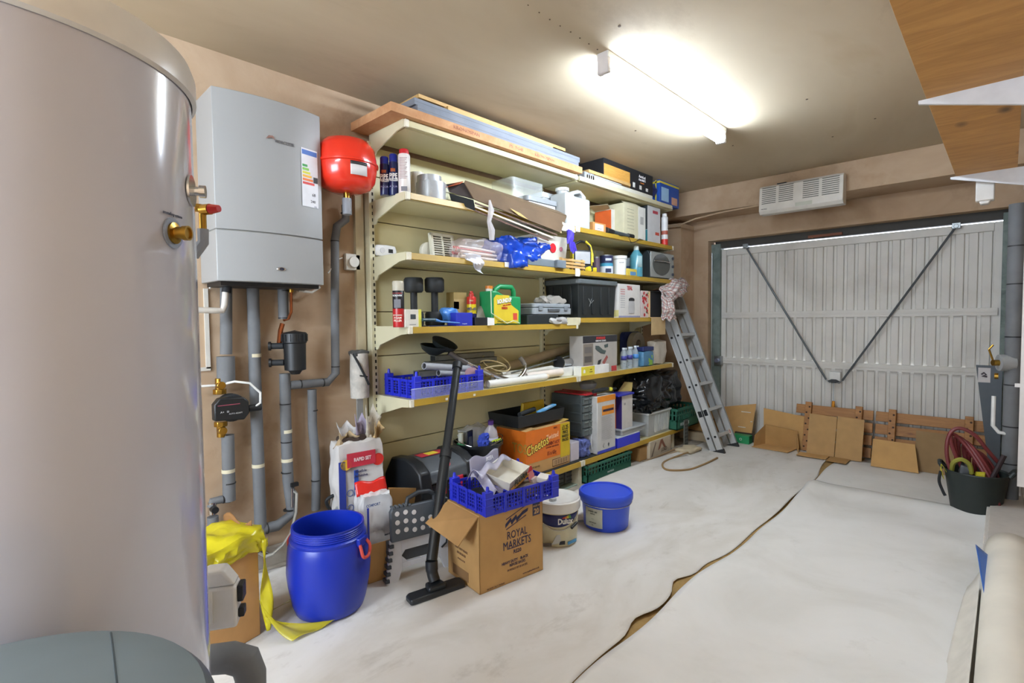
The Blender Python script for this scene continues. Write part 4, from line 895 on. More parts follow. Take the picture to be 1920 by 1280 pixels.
t, r, h = can('white_bucket', 'white lidded plastic bucket on the third shelf', 1162, 27, 480, -2.56, S3, [(0, 0), (.85, 0), (.95, .85)], WHITE, parts=[('lid', WHITEP, [(1.03, .84), (1.04, .98), (.95, 1), (0, .99)])], cat='bucket'); wrap(t, r*.97, FA-20, FA+20, h*.62, h*.68, M('b0b0b4'), 'print')
can('small_tin', 'pale blue tin half hidden behind the white bucket', 1178, 14, 484, -2.7, S3, [(0, 0), (1, 0), (1, 1), (0, 1)], M('a8b8c4', .4), parts=[('band', M('3a5a98'), [(1.02, .3), (1.02, .6)])], cat='tin')
t, w, h = carton('seed_packet', 'yellow and blue packet in front of the blue screenwash bottle', 'packet', 1176, 1194, 504, -2.50, S3, .03, M('d0b84a', .5)); plate(t, FX(0), -w*.2, w*.4, .005, h*.6, M('5a8ab8'), 'picture')
tag(B().soft(-2.56, -2.5, at(1102, 510, x=-2.5).y, at(1120, 510, x=-2.5).y, S3, S3+.04, M('d8c020', .5), .01, 20, 3, 6, .4).put('yellow_gadget'), 'small yellow object between wooden rack and tins', 'gadget')
t, r, h = can('blue_bottle', 'tall bottle of blue liquid next to the small oven', 1193, 24, 461, -2.55, S3, [(0, 0), (1, 0), (1, .68), (.4, .86)], M('4f8c9c', .2), parts=[('cap', M('b8c0bc', .4), [(.42, .86), (.4, .97), (.3, 1), (0, 1)])], cat='bottle')
wrap(t, r*1.01, FA-5, FA+45, h*.3, h*.66, M('9ab8bc', .5))
tag(B().soft(-2.86, -2.7, at(1160, 490, x=-2.75).y, at(1180, 490, x=-2.75).y, S3, S3+.20, M('22282a', .6), .02, 12, 4, 8, .5).put('dark_bag'), 'dark soft bag at the back behind the white bucket', 'bag')
y0, y1, h = span(1219, 1262, 472, -2.52, S3); w = y1-y0
ov = thing('small_oven', 'silver and black mini oven at the right end of the third shelf', 'oven', (-2.52, (y0+y1)/2, S3+.001))
B().prism([(-.26, 0), (0, 0), (0, h*.85), (-.03, h), (-.24, h), (-.26, h*.9)], w/2, M('2a3034', .4), FR((0, 0, 0), (1, 0, 0), (0, 0, 1)), h0=-w/2).put('case', ov, bev=.006)
B().box(0, .008, -w/2, w/2, .012, h*.95, M('a4a8a4', .3, .4)).put('front_panel', ov, bev=.004)
B().lathe([(0, 0), (w*.36, 0), (w*.36, .006), (0, .006)], M('4a4c48', .15), TR((.008, -w*.06, h*.52), (0, 90, 0)), sx=.62, n=40).put('window', ov); B().tube([(.02, -w*.4, h*.62), (.03, 0, h*.64), (.02, w*.3, h*.62)], .006, CHROME).put('handle', ov)
for z in (.2, .5, .8): B().cyl((.0, w*.43, h*z), (.022, w*.43, h*z), .014, M('3a3e48', .4)).put('knob', ov)
for s_ in (-.4, .4): B().box(-.2, -.02, w*s_-.01, w*s_+.01, -.0, .012, BLACK).put('foot', ov)

# ================================================================== FOURTH SHELF (S4A, S4B)
t, r, h = can('spray_can', 'black and red spray can with a grey cap at the left of the fourth shelf', 747, 22, 527, -2.54, S4A, [(0, 0), (.97, 0, M('a01820', .35)), (1, .015, M('a01820', .35)), (1, .4, M('b01c20', .35)), (1, .79), (.95, .8)], M('1c1c20', .35), parts=[('cap', M('b4ae9c', .45), [(1, .79), (1, .97), (.9, 1), (0, 1)])])
letters(t, [('SCREWFIX', .014, 0, h*.68, .8), ], WHITE, face_at(r, FA, 0), bold=.02); letters(t, [('EXPANDING', .011, 0, h*.26, .8), ('FOAM', .016, 0, h*.2), ('FILLER', .016, 0, h*.14)], M('e8d8c8'), face_at(r, FA, 0), bold=.02); plate(t, face_at(r*.98, FA, 0), -.02, .018, h*.42, h*.6, M('6a6a70'), 'picture'); letters(t, [('NO NONSENSE', .008, 0, h*.73)], M('d05050'), face_at(r, FA, 0))
RUB = M('1f2223', .65, var=.1, sc=20)
for (uc, lab, dx) in ((776, 'black rubber dumbbell standing on end, left of the pair', -2.68), (815, 'black rubber dumbbell standing on end, right of the pair', -2.66)):
    y, r, h = round_at(uc, 37, 521, dx, S4A)
    t = thing('dumbbell', lab, 'dumbbell', (dx, y, S4A+.001), group='pair of dumbbells')
    for nm, a, c in (('weight', 0, .30), ('weight', .70, 1)): B().lathe([(0, a*h), (r*.85, a*h), (r, (a+.04)*h), (r, (c-.04)*h), (r*.85, c*h), (0, c*h)], RUB, n=24).put(nm, t)
    B().cyl((0, 0, .28*h), (0, 0, .72*h), r*.36, RUB).put('handle', t)
t, w, h = carton('thermostat_box', 'small white and yellow boxed thermostat at the front of the fourth shelf', 'box', 760, 790, 580, -2.5, S4A, .06, M('d4d0c4', .5)); plate(t, FX(0), -w*.18, w*.14, h*.45, h*.72, M('3c4448'), 'screen'); plate(t, FX(0), w*.32, w*.5, 0, h, M('d0cc50'), 'yellow_edge'); plate(t, FX(0), -w*.25, w*.15, h*.12, h*.16, M('8a8a88'), 'print')
tag(B().soft(-2.64, -2.56, at(828, 580, x=-2.6).y, at(857, 580, x=-2.6).y, S4A+.03, S4A+.115, M('4a82c8', .3, bump=.2), .015, 18, 5, 9, .8).put('blue_pouch'), 'crumpled light blue plastic bag between dumbbell and brown box', 'bag')
t, w, h = carton('brown_box', 'narrow brown box standing behind the dark blue box', 'box', 851, 875, 548, -2.66, S4A, .08, M('a08a52', .7)); plate(t, FX(0), -w*.5, w*.5, 0, h*.8, M('b09a68'), 'panel'); plate(t, FX(0), -w*.5, -w*.1, h*.5, h*.72, M('2a2420'), 'print')
t, r, h = can('spray_can', 'blue, yellow and red lubricant spray can on the fourth shelf', 884, 18, 546, -2.62, S4A, [(0, 0), (.97, 0), (1, .015), (1, .35), (1, .62, M('d8c020', .35)), (1, .8, M('b82820', .35)), (.9, .84, M('b82820', .35))], M('1c2060', .35), parts=[('cap', M('b03028', .4), [(.55, .84), (.55, .92), (.35, .95), (.35, 1), (0, 1)])])
letters(t, [('WD-40', .026, 0, h*.48, .75)], M('1c2060'), face_at(r, FA, 0), bold=.03); letters(t, [('PRO', .014, 0, h*.72)], M('e8d8a0'), face_at(r, FA, 0), bold=.02)
t, w, h = carton('blue_box', 'small bright blue box on the fourth shelf with thin white print', 'box', 856, 886, 586, -2.5, S4A, .09, M('2a36b0', .4)); letters(t, [('hansgrohe', .010, 0, .015)], M('b8c0e8'), FX(0))
ph = tag(B().tube([at(792, 600, x=-2.49), at(816, 600, x=-2.49)], .010, M('20404a', .4)).tube([at(816, 600, x=-2.49), at(826, 603, x=-2.49), at(862, 606, x=-2.49)], [.010, .006, .004], M('3a78c0', .4)).put('toothbrush'), 'blue and grey handled brush lying in front of the dumbbells', 'brush'); ph.location.z += .002
tag(B().box(-2.6, -2.5, at(805, 605, x=-2.5).y, at(850, 605, x=-2.5).y, S4A+.0005, S4A+.007, M('1c2a50', .5)).put('dark_booklet'), 'flat dark blue booklet beneath the handled brush', 'booklet')
t, w, h = carton('black_box', 'small open black and white box on the fourth shelf', 'box', 891, 914, 595, -2.5, S4A, .07, M('18181c', .5)); quad3([(0, w/2, 0), (0, w/2, h), (.03, w/2+.035, h*.9), (.03, w/2+.035, .003)], WHITE, 'flap', t)
quad3(P3((896, 575, -2.62), (912, 572, -2.6), (918, 600, -2.56), (892, 600, -2.58)), M('8e8878', .6), 'paper_sheet', None).update_tag()
o = bpy.data.objects[-1] if False else COL.objects[-1]; tag(o, 'crinkled grey sheet leaning between the black box and the green jug', 'sheet')
# green weedkiller jug
y0, y1, h = span(918, 977, 534, -2.5, S4A); w = y1-y0; a = w/2
GJ = M('1f8a52', .35)
jg = thing('weedkiller_jug', 'green handled weedkiller jug with a yellow label', 'jug', (-2.5, (y0+y1)/2, S4A+.001))
T = FX(0)
B().prism([(-a*.85, 0), (a, 0), (a, h*.72), (a*.4, h*.72), (-a*.05, h*.74), (-a*.5, h*.84), (-a*.85, h*.84)], 0, GJ, T, h0=-.13).put('body', jg, bev=.01)
b = B()
arc = [(a*1.0, h*.70), (a*1.0, h*.9), (a*.85, h), (-a*.0, h), (-a*.3, h*.9), (-a*.35, h*.8)]
b.tube([(-.065, p[0]*.93, p[1]*.97) for p in arc], .018, GJ, n=10); b.put('handle', jg)
B().cyl((-.065, -a*.62, h*.83), (-.065, -a*.62, h*.93), .024, M('d8d4c8', .4)).cyl((-.065, -a*.62, h*.9), (-.065, -a*.62, h*.97), .026, M('d07a28', .4)).put('cap', jg)
B().tube([(-.05, -a*.7, h*.9), (0.005, -a*.95, h*.85), (.008, -a*.95, h*.3), (.01, 0, .012), (.012, a*.4, .03), (.012, a*.8, .012)], .003, M('d8dcc0', .4)).put('spray_tube', jg)
B().prism([(-a*.75, .01), (a*.8, .01), (a*.82, h*.36), (a*.35, h*.5), (a*.2, h*.74), (-a*.6, h*.74), (-a*.75, h*.66)], .0015, M('d8c030', .5), T).put('label', jg)
letters(jg, [('ROUNDUP', .040, -a*.1, h*.60, .72, 0, 8)], M('f0f0e0'), FX(.0025), bold=.035); letters(jg, [('ROUNDUP', .041, -a*.1+.002, h*.60-.003, .72, 0, 8)], M('30302a'), FX(.001), name='lettering_shadow', bold=.05)
letters(jg, [('FAST ACTION', .014, a*.05, h*.5, .9, 0, 8), ('WEEDS', .022, -a*.1, h*.42, .8)], M('c03028'), FX(.0022), bold=.03)
plate(jg, FX(.001), a*.45, a*.72, h*.13, h*.3, M('c84838'), 'print'); plate(jg, FX(.001), -a*.55, a*.3, h*.08, h*.1, M('6a6a30'), 'print'); plate(jg, FX(.001), -a*.6, -a*.1, h*.03, h*.05, M('6a6a30'), 'print')
# toolboxes
y0, y1, h = span(1000, 1072, 569, -2.53, S4A+.075); w = y1-y0; TG = M('8e9498', .45)
tb = thing('grey_toolbox', 'grey hinged tool case with two latches on the fourth shelf', 'tool case', (-2.53, (y0+y1)/2, S4A+.075))
B().prism(rr_poly(-.24, 0, -w/2, w/2, .02), .05, TG).put('lower_shell', tb, bev=.004); B().prism(rr_poly(-.235, -.004, -w/2+.004, w/2-.004, .02), h, TG, h0=.053).put('upper_shell', tb, bev=.006)
for s_ in (-.33, .33): B().box(0, .008, w*s_-.022, w*s_+.022, .03, .065, M('7c8286', .4)).put('latch', tb, bev=.002)
B().box(.0, .012, -.07, .07, .025, .045, M('5a5e60', .4)).put('handle', tb, bev=.004)
y0, y1, h = span(990, 1048, 594, -2.52, S4A)
tag(B().prism(rr_poly(-2.78, -2.52, y0, y1, .015), S4A+.072, M('22282a', .5), h0=S4A+.001).put('black_case', bev=.004), 'flat black case beneath the grey tool case', 'case')
t, w, h = carton('small_dark_box', 'small dark box in shrink wrap at the end of the fourth shelf', 'box', 1050, 1068, 594, -2.53, S4A, .1, M('33363c', .4)); plate(t, FX(0), -w*.4, w*.4, h*.3, h*.8, M('7a8088'), 'label')
tag(B().soft(-2.6, -2.48, at(1035, 605, x=-2.5).y, at(1062, 605, x=-2.5).y, S4A+.001, S4A+.05, M('d4d2cc', .2, a=.6), .03, 16, 7, 9, .5).put('clear_wrap'), 'scrunched clear wrapping at the end of the fourth shelf', 'wrap')
tag(B().soft(-2.68, -2.56, at(1015, 560, x=-2.6).y, at(1052, 560, x=-2.6).y, S4A+.155, S4A+.215, M('b4aea4', .2, a=.65), .03, 14, 3, 9, .5).put('clear_wrap'), 'scrunched clear wrapping on top of the grey tool case', 'wrap')
tag(B().box(SX+.005, SX+.0065, at(1062, 600, x=SX).y, at(1086, 600, x=SX).y, S4B-.055, S4B+.005, M('cfc8a8', .5)).put('shelf_ticket'), 'pale ticket on the edge where the fourth shelves meet', 'ticket')
# black storage crate with grey lid
y0, y1, h = span(1084, 1156, 525, -2.53, S4B); w = y1-y0
sc_ = thing('storage_crate', 'large black plastic storage crate with a grey lid', 'storage crate', (-2.53, (y0+y1)/2, S4B+.001)); BC = M('202425', .4)
taper(B(), -.34, -.015, -w/2+.02, w/2-.02, 0, h*.88, .012, BC).put('tub', sc_, bev=.008)
for k in range(4): B().box(-.012, -.003, -w*.36+w*.22*k, -w*.3+w*.22*k, .03, h*.82, BC).put('rib', sc_, bev=.003)
for k in range(3): B().box(-.3+.1*k, -.27+.1*k, -w/2-.001, -w/2+.012, .03, h*.82, BC).put('rib', sc_, bev=.003)
B().prism(rr_poly(-.37, .012, -w/2-.015, w/2+.015, .03), h, M('5c6264', .45), h0=h*.87).put('lid', sc_, bev=.008)
b = B(); b.tube([(.001, -.14, h*.5), (.001, -.11, h*.38), (.001, -.07, h*.46)], .0012, M('b0b4b0')); b.tube([(.001, -.1, h*.5), (.001, -.13, h*.3)], .0012, M('b0b4b0')); b.put('scratch', sc_)
t, w, h = carton('kettle_box', 'white appliance box with a picture and red lettering on the fourth shelf', 'box', 1160, 1200, 533, -2.52, S4B, .2, M('d2cfca', .5))
letters(t, [('TEFAL', .05, 0, h*.88, .7)], M('b03038'), FX(0), bold=.03)
B().lathe([(0, 0), (.05, .0), (.055, .04), (.05, .1), (.03, .12), (0, .12)], M('b8b8b8', .4), TR((.003, .03, .04)), sx=.04).put('picture', t); B().lathe([(.02, 0), (.05, 0), (.05, .02), (.02, .03), (0, .03)], M('2a2a2c'), TR((.004, .03, .155)), sx=.04).put('picture_lid', t)
b = B()
for k in range(9): b.box(-w*.42, -w*.22, h*.3+k*.02, h*.3+k*.02+.008, .0002, .0014, M('b87878') if k > 5 else M('a8a8a8'), FX(0))
b.put('small_print', t); plate(t, FX(0), -w*.5, w*.5, 0, .018, M('8a8cb0'), 'blue_foot'); plate(t, FY(-w/2), -.2, 0, .01, .07, M('c8c080'), 'print')
t, w, h = carton('floral_box', 'box with red flower print on the fourth shelf', 'box', 1203, 1218, 545, -2.52, S4B, .2, M('c8bcb8', .5)); random.seed(3)
b = B()
for k in range(26):
    yy = random.uniform(-w*.4, w*.42); z_ = random.uniform(.02, h-.02); b.cyl((.0002, yy, z_), (.0012+.0002*k/26, yy, z_), random.uniform(.008, .018), M(('b01c28', 'b01c28', '2a5a38', 'c83038')[k % 4]), n=9)
b.put('flower_print', t)
y0, y1, h = span(1219, 1244, 546, -2.5, S4B); w = y1-y0
t = thing('open_black_box', 'black lined kraft box with its flap hanging down at the shelf end', 'box', (-2.5, (y0+y1)/2, S4B+.001))
B().box(-.2, -.196, -w/2, w/2, 0, h, M('15181e', .6)).box(-.2, 0, -w/2, -w/2+.004, 0, h, M('b8a078')).box(-.2, 0, w/2-.004, w/2, 0, h, M('b8a078')).box(-.2, 0, -w/2, w/2, h-.004, h, M('15181e', .6)).box(-.2, 0, -w/2, w/2, 0, .004, M('15181e', .6)).box(-.03, -.02, -w/2+.004, w/2-.004, .004, h-.004, M('15181e', .6)).put('carton_body', t)
B().box(.012, .016, -w/2, w/2+.01, -.17, .002, M('bda478', .8)).box(-.0, .014, -w/2, w/2, -.002, .004, M('bda478', .8)).put('flap', t, label='hanging kraft flap')
tag(B().soft(-2.8, -2.56, at(1218, 535, x=-2.6).y, at(1252, 535, x=-2.6).y, S4B+.18, S4B+.27, M('4a3c3c', .8), .03, 14, 5, 9, .5).put('dark_cloth'), 'dark brown cloth bundled above the floral box', 'cloth')
# ================================================================== PERFORATED CRATES
def crate(par, D, Wd, H, m, post=True, cols=20, rows=5, bh=None):
    """open perforated crate centred on the origin: D along x, Wd along y"""
    t = .006
    b = B()
    for k in range(9): b.box(-D/2+.01+k*(D-.04)/8, -D/2+.02+k*(D-.04)/8, -Wd/2+.005, Wd/2-.005, .0, .006, m)
    for k in range(13): b.box(-D/2+.005, D/2-.005, -Wd/2+.01+k*(Wd-.04)/12, -Wd/2+.02+k*(Wd-.04)/12, .001, .005, m)
    b.put('base', par)
    def side(T, L, n):
        b = B(); b.box(-L/2, L/2, 0, H*.16, 0, t, m, T).box(-L/2, L/2, H*.86, H, 0, t, m, T)
        for k in range(rows-1): z = H*.16+(k+1)*H*.70/rows; b.box(-L/2, L/2, z-.002, z+.002, .001, t-.001, m, T)
        for k in range(n+1): u = -L/2+k*(L-.006)/n; b.box(u, u+.0042, H*.1, H*.9, 0, t, m, T)
        for k in range(1, 4): u = -L/2+k*L/4; b.box(u-.008, u+.008, 0, H, -.0, t+.004, m, T)
        b.put('side_panel', par)
    side(FX(D/2-t), Wd, cols); side(FX(-D/2), Wd, cols); side(FY(-Wd/2+t), D, int(cols*D/Wd)); side(FY(Wd/2), D, int(cols*D/Wd))
    if post:
        for sx in (-1, 1):
            for sy in (-1, 1):
                cx, cy = sx*(D/2-.012), sy*(Wd/2-.02)
                B().box(cx-.014, cx+.016, cy-.024, cy+.024, 0, H*1.2, m).box(cx-.016, cx+.019, cy-.027, cy+.027, H*.5, H*.54, m).box(cx-.016, cx+.019, cy-.027, cy+.027, H*.86, H*.9, m).cyl((cx, cy, H*1.18), (cx, cy, H*1.45), .011, m, r2=.007, n=10).put('corner_post', par, bev=.002)

# ================================================================== FIFTH SHELF (S5)
def ymid(u, v, x): return at(u, v, x=x).y
y0 = ymid(778, 735, -2.53); y1 = ymid(905, 715, -2.53)
c1 = thing('blue_crate', 'blue perforated plastic crate on the fifth shelf holding tubes', 'crate', (-2.69, (y0+y1)/2, S5+.001))
crate(c1, .32, y1-y0, .112, BLUEC)
TG2 = M('9da0a5', .45)
for (pa, pb, r, lab) in (((795, 686, -2.57), (895, 692, -2.62), .022, 'thicker grey plastic tube on top of the blue crate'), ((822, 699, -2.58), (880, 700, -2.62), .020, 'grey plastic tube lying lower in the blue crate')):
    a = at(*pa[:2], x=pa[2]); c = at(*pb[:2], x=pb[2]); a.z = max(a.z, S5+.09)
    d = (c-a).normalized(); t = thing('grey_tube', lab, 'tube', a, group='grey tubes in the blue crate'); L = (c-a).length
    qm = d.to_track_quat('Z', 'Y').to_matrix().to_4x4()
    B().lathe([(r, 0), (r, L), (r*.8, L), (r*.8, 0), (r, 0)], TG2, qm, n=20).put('tube_wall', t)
    B().lathe([(0, .01), (r*.8, .01)], M('202022', .8), qm, n=20).put('dark_bore', t)
GSX = M('83847a', .5, .5, var=.15, sc=20)
for (dx, dz, ya, L, lab) in ((-2.72, .105, 780, .5, 'galvanised channel lying lowest in the blue crate'), (-2.76, .155, 800, .62, 'galvanised channel, middle of three on the blue crate'), (-2.80, .19, 812, .55, 'galvanised channel, topmost of three on the blue crate')):
    yy = ymid(ya, 690, dx); t = thing('metal_channel', lab, 'metal channel', (dx, yy, S5+dz), group='galvanised channels in the blue crate')
    b = B(); b.box(-.03, .03, 0, L, 0, .003, GSX).box(-.03, -.027, 0, L, 0, .042, GSX).box(.027, .03, 0, L, 0, .042, GSX).box(-.03, .03, 0, L, .039, .042, GSX); b.put('channel_wall', t)
    B().box(-.026, .026, .002, .004, .004, .038, M('141412', .9)).put('dark_bore', t)
tag(B().soft(-2.66, -2.58, ymid(870, 705, -2.6), ymid(900, 705, -2.6), S5+.09, S5+.15, M('a8848a', .7), .008, 16, 3, 6, .3).put('pink_cloth'), 'dusty pink cloth tucked in the right end of the blue crate', 'cloth')
# black mower-guard like heads
BG = M('1d2322', .55)
for (u, v, uw, lab, rx) in ((812, 663, 50, 'flat black rubber cup lying behind the chrome tube', 12), (828, 655, 48, 'black rubber cup at the end of the chrome tube', 30)):
    p = at(u, v, x=-2.72); t = thing('rubber_cup', lab, 'cup', p, rot=(0, rx, 25), group='black rubber cups')
    B().lathe([(.0, 0), (.03, .0), (.07, .03), (.085, .055), (.088, .055), (.074, .025), (.03, -.006), (0, -.006)], BG, n=28, sy=1.25).put('cup_wall', t)
ch = [at(842, 660, x=-2.66), at(870, 678, x=-2.62), at(905, 694, x=-2.58), at(935, 706, x=-2.56), at(958, 712, x=-2.56), at(975, 707, x=-2.56), at(984, 694, x=-2.57), at(983, 682, x=-2.6), at(975, 670, x=-2.62)]
def smooth(pts, n=6):
    out = []
    P = [pts[0]]+list(pts)+[pts[-1]]
    for i in range(1, len(P)-2):
        for k in range(n):
            t = k/n; a, b_, c, d = [Vector(q) for q in P[i-1:i+3]]
            out.append(.5*((2*b_)+(c-a)*t+(2*a-5*b_+4*c-d)*t*t+(3*b_-a-3*c+d)*t**3))
    out.append(Vector(pts[-1])); return out
sm = smooth(ch); ct = thing('bent_metal_tube', 'bent chrome vacuum wand with a hooked end on the fifth shelf', 'tube', ch[0])
B().tube([p-ch[0] for p in sm[:-8]], .015, CHROME, n=14).put('chrome_wand', ct); B().tube([p-ch[0] for p in sm[-9:]], .017, M('6a6256', .6, .3), n=12).put('worn_end', ct); B().tube([p-ch[0] for p in sm[:8]], .018, M('5a5450', .5, .4), n=12).put('dull_collar', ct)
# coil of beige hose
p = at(920, 690, x=-2.72); t = thing('hose_coil', 'coil of thin beige hose behind the chrome wand', 'hose', (p.x, p.y, S5+.02)); 
for k, (r, zc, yc, tl) in enumerate(((.13, .045, .0, .5), (.12, .06, .03, .75), (.11, .05, -.03, .35), (.125, .07, .06, .9))):
    pts = [(r*.55*math.cos(a), yc+r*math.sin(a), zc+r*.55*tl*(1+math.cos(a+k))) for a in [2*math.pi*i/26 for i in range(26)]]
    B().tube(pts, .005, M('c0ad80', .5), closed=True).put('hose_loop', t)
for k in range(3): 
    a = at(902+4*k, 692+6*k, x=-2.58-.02*k); c = at(925+5*k, 706+2*k, x=-2.56-.02*k); tag(B().tube(smooth([a, a.lerp(c, .5)+Vector((0, 0, .012)), c]), .010, M('9a8464', .6)).put('hose_offcut'), ('topmost', 'middle', 'lowest')[k]+' short brown hose offcut lying against the blue crate end', 'hose', 'hose offcuts')
WP = M('e2e1da', .4)
def rod(name, label, cat, a, c, r, m, group=None):
    a = at(*a[:2], x=a[2]) if len(a) == 3 else Vector(a[0]); c = at(*c[:2], x=c[2]) if len(c) == 3 else Vector(c[0])
    return tag(B().cyl(a, c, r, m, n=20).put(name, bev=.001), label, cat, group)
t = thing('white_tube', 'thick white plastic tube along the front of the fifth shelf', 'tube', (-2.55, ymid(914, 722, -2.55), S5+.028)); L = ymid(1022, 706, -2.55)-ymid(914, 722, -2.55)
B().lathe([(.027, 0), (.027, L), (.022, L), (.022, .01), (0, .01)], WP, TR((0, 0, 0), (-90, 0, 0)), n=24).put('tube_wall', t); B().cyl((0, L, 0), (0, L+.03, 0), .018, M('d8c4a4', .6)).put('wooden_plug', t)
for k, (ua, va, ub, vb, x, r, c, lab) in enumerate(((925, 712, 1050, 700, -2.62, .026, 'e0dfd8', 'white tube lying behind the front white tube'), (985, 706, 1052, 697, -2.60, .030, 'e4d8cc', 'cream tube with a rounded end beside the white boxes'), (940, 703, 1035, 690, -2.70, .022, 'dcd8cc', 'long white tube at the back below the beige pole'))):
    rod('white_tube', lab, 'tube', (ua, va, x), (ub, vb, x), r, M(c, .45), 'white tubes on the fifth shelf')
rod('beige_pole', 'thick beige cardboard pole lying diagonally at the back of the fifth shelf', 'pole', (950, 688, -2.80), (1090, 645, -2.82), .036, M('a8977a', .7))
rod('steel_rod', 'thin steel rod sloping up through the black disc', 'rod', (958, 699, -2.68), (1085, 662, -2.68), .006, STEEL)
p = at(1049, 680, x=-2.66); t = thing('chrome_cylinder', 'chrome cylinder with a black disc end, lying on the white box', 'cylinder', p)
B().cyl((0, 0, 0), (0, .20, -.004), .034, CHROME, n=24).put('barrel', t); B().cyl((0, -.012, 0), (0, 0, 0), .055, BLACK, n=26).put('black_disc', t)
tag(B().soft(-2.8, -2.62, ymid(1082, 670, -2.7), ymid(1110, 670, -2.7), S5+.02, S5+.17, M('a8a498', .3, a=.8), .03, 14, 3, 8, .5).put('grey_bag'), 'crumpled grey plastic behind the vacuum cleaner carton', 'bag')
t, w, h = carton('white_box', 'plain white box lying behind the yellow-labelled box', 'box', 1049, 1090, 688, -2.6, S5, .16, WHITE)
t, w, h = carton('bulb_box', 'long white box with a yellow label on the front of the fifth shelf', 'box', 1090, 1142, 685, -2.505, S5, .08, WHITE); plate(t, FX(0), -w/2, -w*.04, 0, h, M('d8c840', .5), 'yellow_label'); B().lathe([(0, 0), (.014, 0), (.014, .02), (0, .03)], M('e8e8e8'), TR((.0015, -w*.4, h*.3)), sx=.05).put('picture', t)
letters(t, [('60W', .014, -w*.17, h*.6), ('CANDLE', .012, -w*.17, h*.35)], M('5a5428'), FX(.001))
t, w, h = carton('vacuum_carton', 'grey picture carton of a hand vacuum cleaner on the fifth shelf', 'carton', 1093, 1157, 629, -2.53, S5, .14, M('a8a39c', .5))
plate(t, FX(0), -w/2, w/2, h*.82, h, M('2c2c30'), 'dark_header'); letters(t, [('POWERBASE', .03, 0, h*.93, .8)], M('c83a38'), FX(.001), bold=.02); letters(t, [('HAND VAC CLEANER', .02, 0, h*.86, .8)], M('e0e0e0'), FX(.001))
plate(t, FX(0), -w/2+.004, -w*.22, h*.03, h*.8, M('7c7468'), 'picture_strip'); b = B(); T = FX(.0015)
b.prism([(-.08, .21), (.0, .17), (.06, .16), (.08, .19), (.03, .20), (-.03, .235), (-.08, .24)], .001, M('4a5654'), T); b.prism([(.02, .09), (.09, .15), (.11, .13), (.05, .07)], .001, M('98504a'), T); b.prism([(-.06, .06), (-.01, .08), (.01, .12), (-.04, .11)], .001, M('2c3032'), T); b.prism([(.05, .24), (.11, .25), (.11, .22), (.06, .215)], .001, M('4a5654'), T); b.put('picture', t)
for k in range(3): plate(t, FX(0), -w*.46, -w*.26, h*(.08+.24*k), h*(.24+.24*k), M(('9a4a40', '55504c', '6a6460')[k]), 'small_picture', lift=.0014)
plate(t, FX(0), w*.32, w*.48, .004, .05, M('b83a40'), 'red_mark'); 
T = FX(0, w/2); 
# water bottles (pack)
WB = M('c4d0d8', .08, a=.42)
k = 0
for j, (u, v) in enumerate(((1169, 652), (1180, 650), (1191, 648), (1173, 652), (1184, 650), (1195, 648))):
    x = -2.56-.075*(j // 3); y, r, h = round_at(u, 13, v, x, S5); r = min(r, .031)
    t = thing('water_bottle', 'small clear water bottle, '+('left', 'middle', 'right')[j % 3]+' one of the '+('front', 'back')[j//3]+' row beside the vacuum carton', 'bottle', (x, y, S5+.001), group='pack of water bottles')
    pr = [(0, 0), (r, .002)]
    for q in range(6): pr += [(r*.93, h*(.06+.05*q)), (r, h*(.085+.05*q))]
    pr += [(r, h*.62), (r*.8, h*.78), (r*.4, h*.9), (r*.4, h*.93)]
    B().lathe(pr, WB, n=18).put('body', t); B().lathe([(r*.45, h*.92), (r*.45, h), (0, h)], M('d8e0e8', .4), n=14).put('cap', t); wrap(t, r*1.02, FA-60, FA+80, h*.42, h*.62, M(('3a3c8c', '3a3c8c', '4a8ad0')[j % 3], .4), n=10)
p = at(1194, 640, x=-2.75); t = thing('blue_roll', 'big pale roll in dark blue packaging at the back of the fifth shelf', 'roll', (-2.78, p.y, p.z-.03))
B().lathe([(.05, -.03), (.125, -.03), (.125, .03), (.05, .03), (.05, -.03)], M('a8a294', .6), TR((0.02, 0, 0), (0, 90, 0)), n=34).put('roll', t); B().prism(rr_poly(-.16, .16, -.13, .13, .05), .0, M('202c68', .5), FX(-.02), h0=-.05).put('blue_backing', t); B().box(-.1, .03, -.05, .05, -(p.z-.03-S5)+.002, -.1, M('202c68', .5)).put('foot_block', t)
y0, y1, h = span(1201, 1222, 650, -2.55, S5); w = y1-y0
t = thing('liquid_pack', 'blue and green bottle with a dark blue cap at the right of the fifth shelf', 'bottle', (-2.56, (y0+y1)/2, S5+.001)); B().soft(-.05, .04, -w/2, w/2, 0, h*.8, M('4a7ca0', .25), .006, 14, 4, 8, .4).put('body', t); B().box(-.04, .035, -w*.45, w*.5, h*.78, h, M('1e2a60', .4)).put('cap', t, bev=.006); plate(t, FX(.036), w*.0, w*.35, .01, h*.55, M('80b040'), 'green_label'); B().box(-.03, .03, w*.1, w*.4, h*.85, h*.97, M('a8b4c0')).put('cap_label', t)
y0, y1, h = span(1228, 1250, 638, -2.53, S5); w = y1-y0
tag(B().soft(-2.63, -2.53, y0, y1, S5+.001, S5+h, M('b8b0a2', .5), .012, 12, 5, 10, .35).put('wrapped_canister'), 'grubby white canister at the right end of the fifth shelf', 'canister')

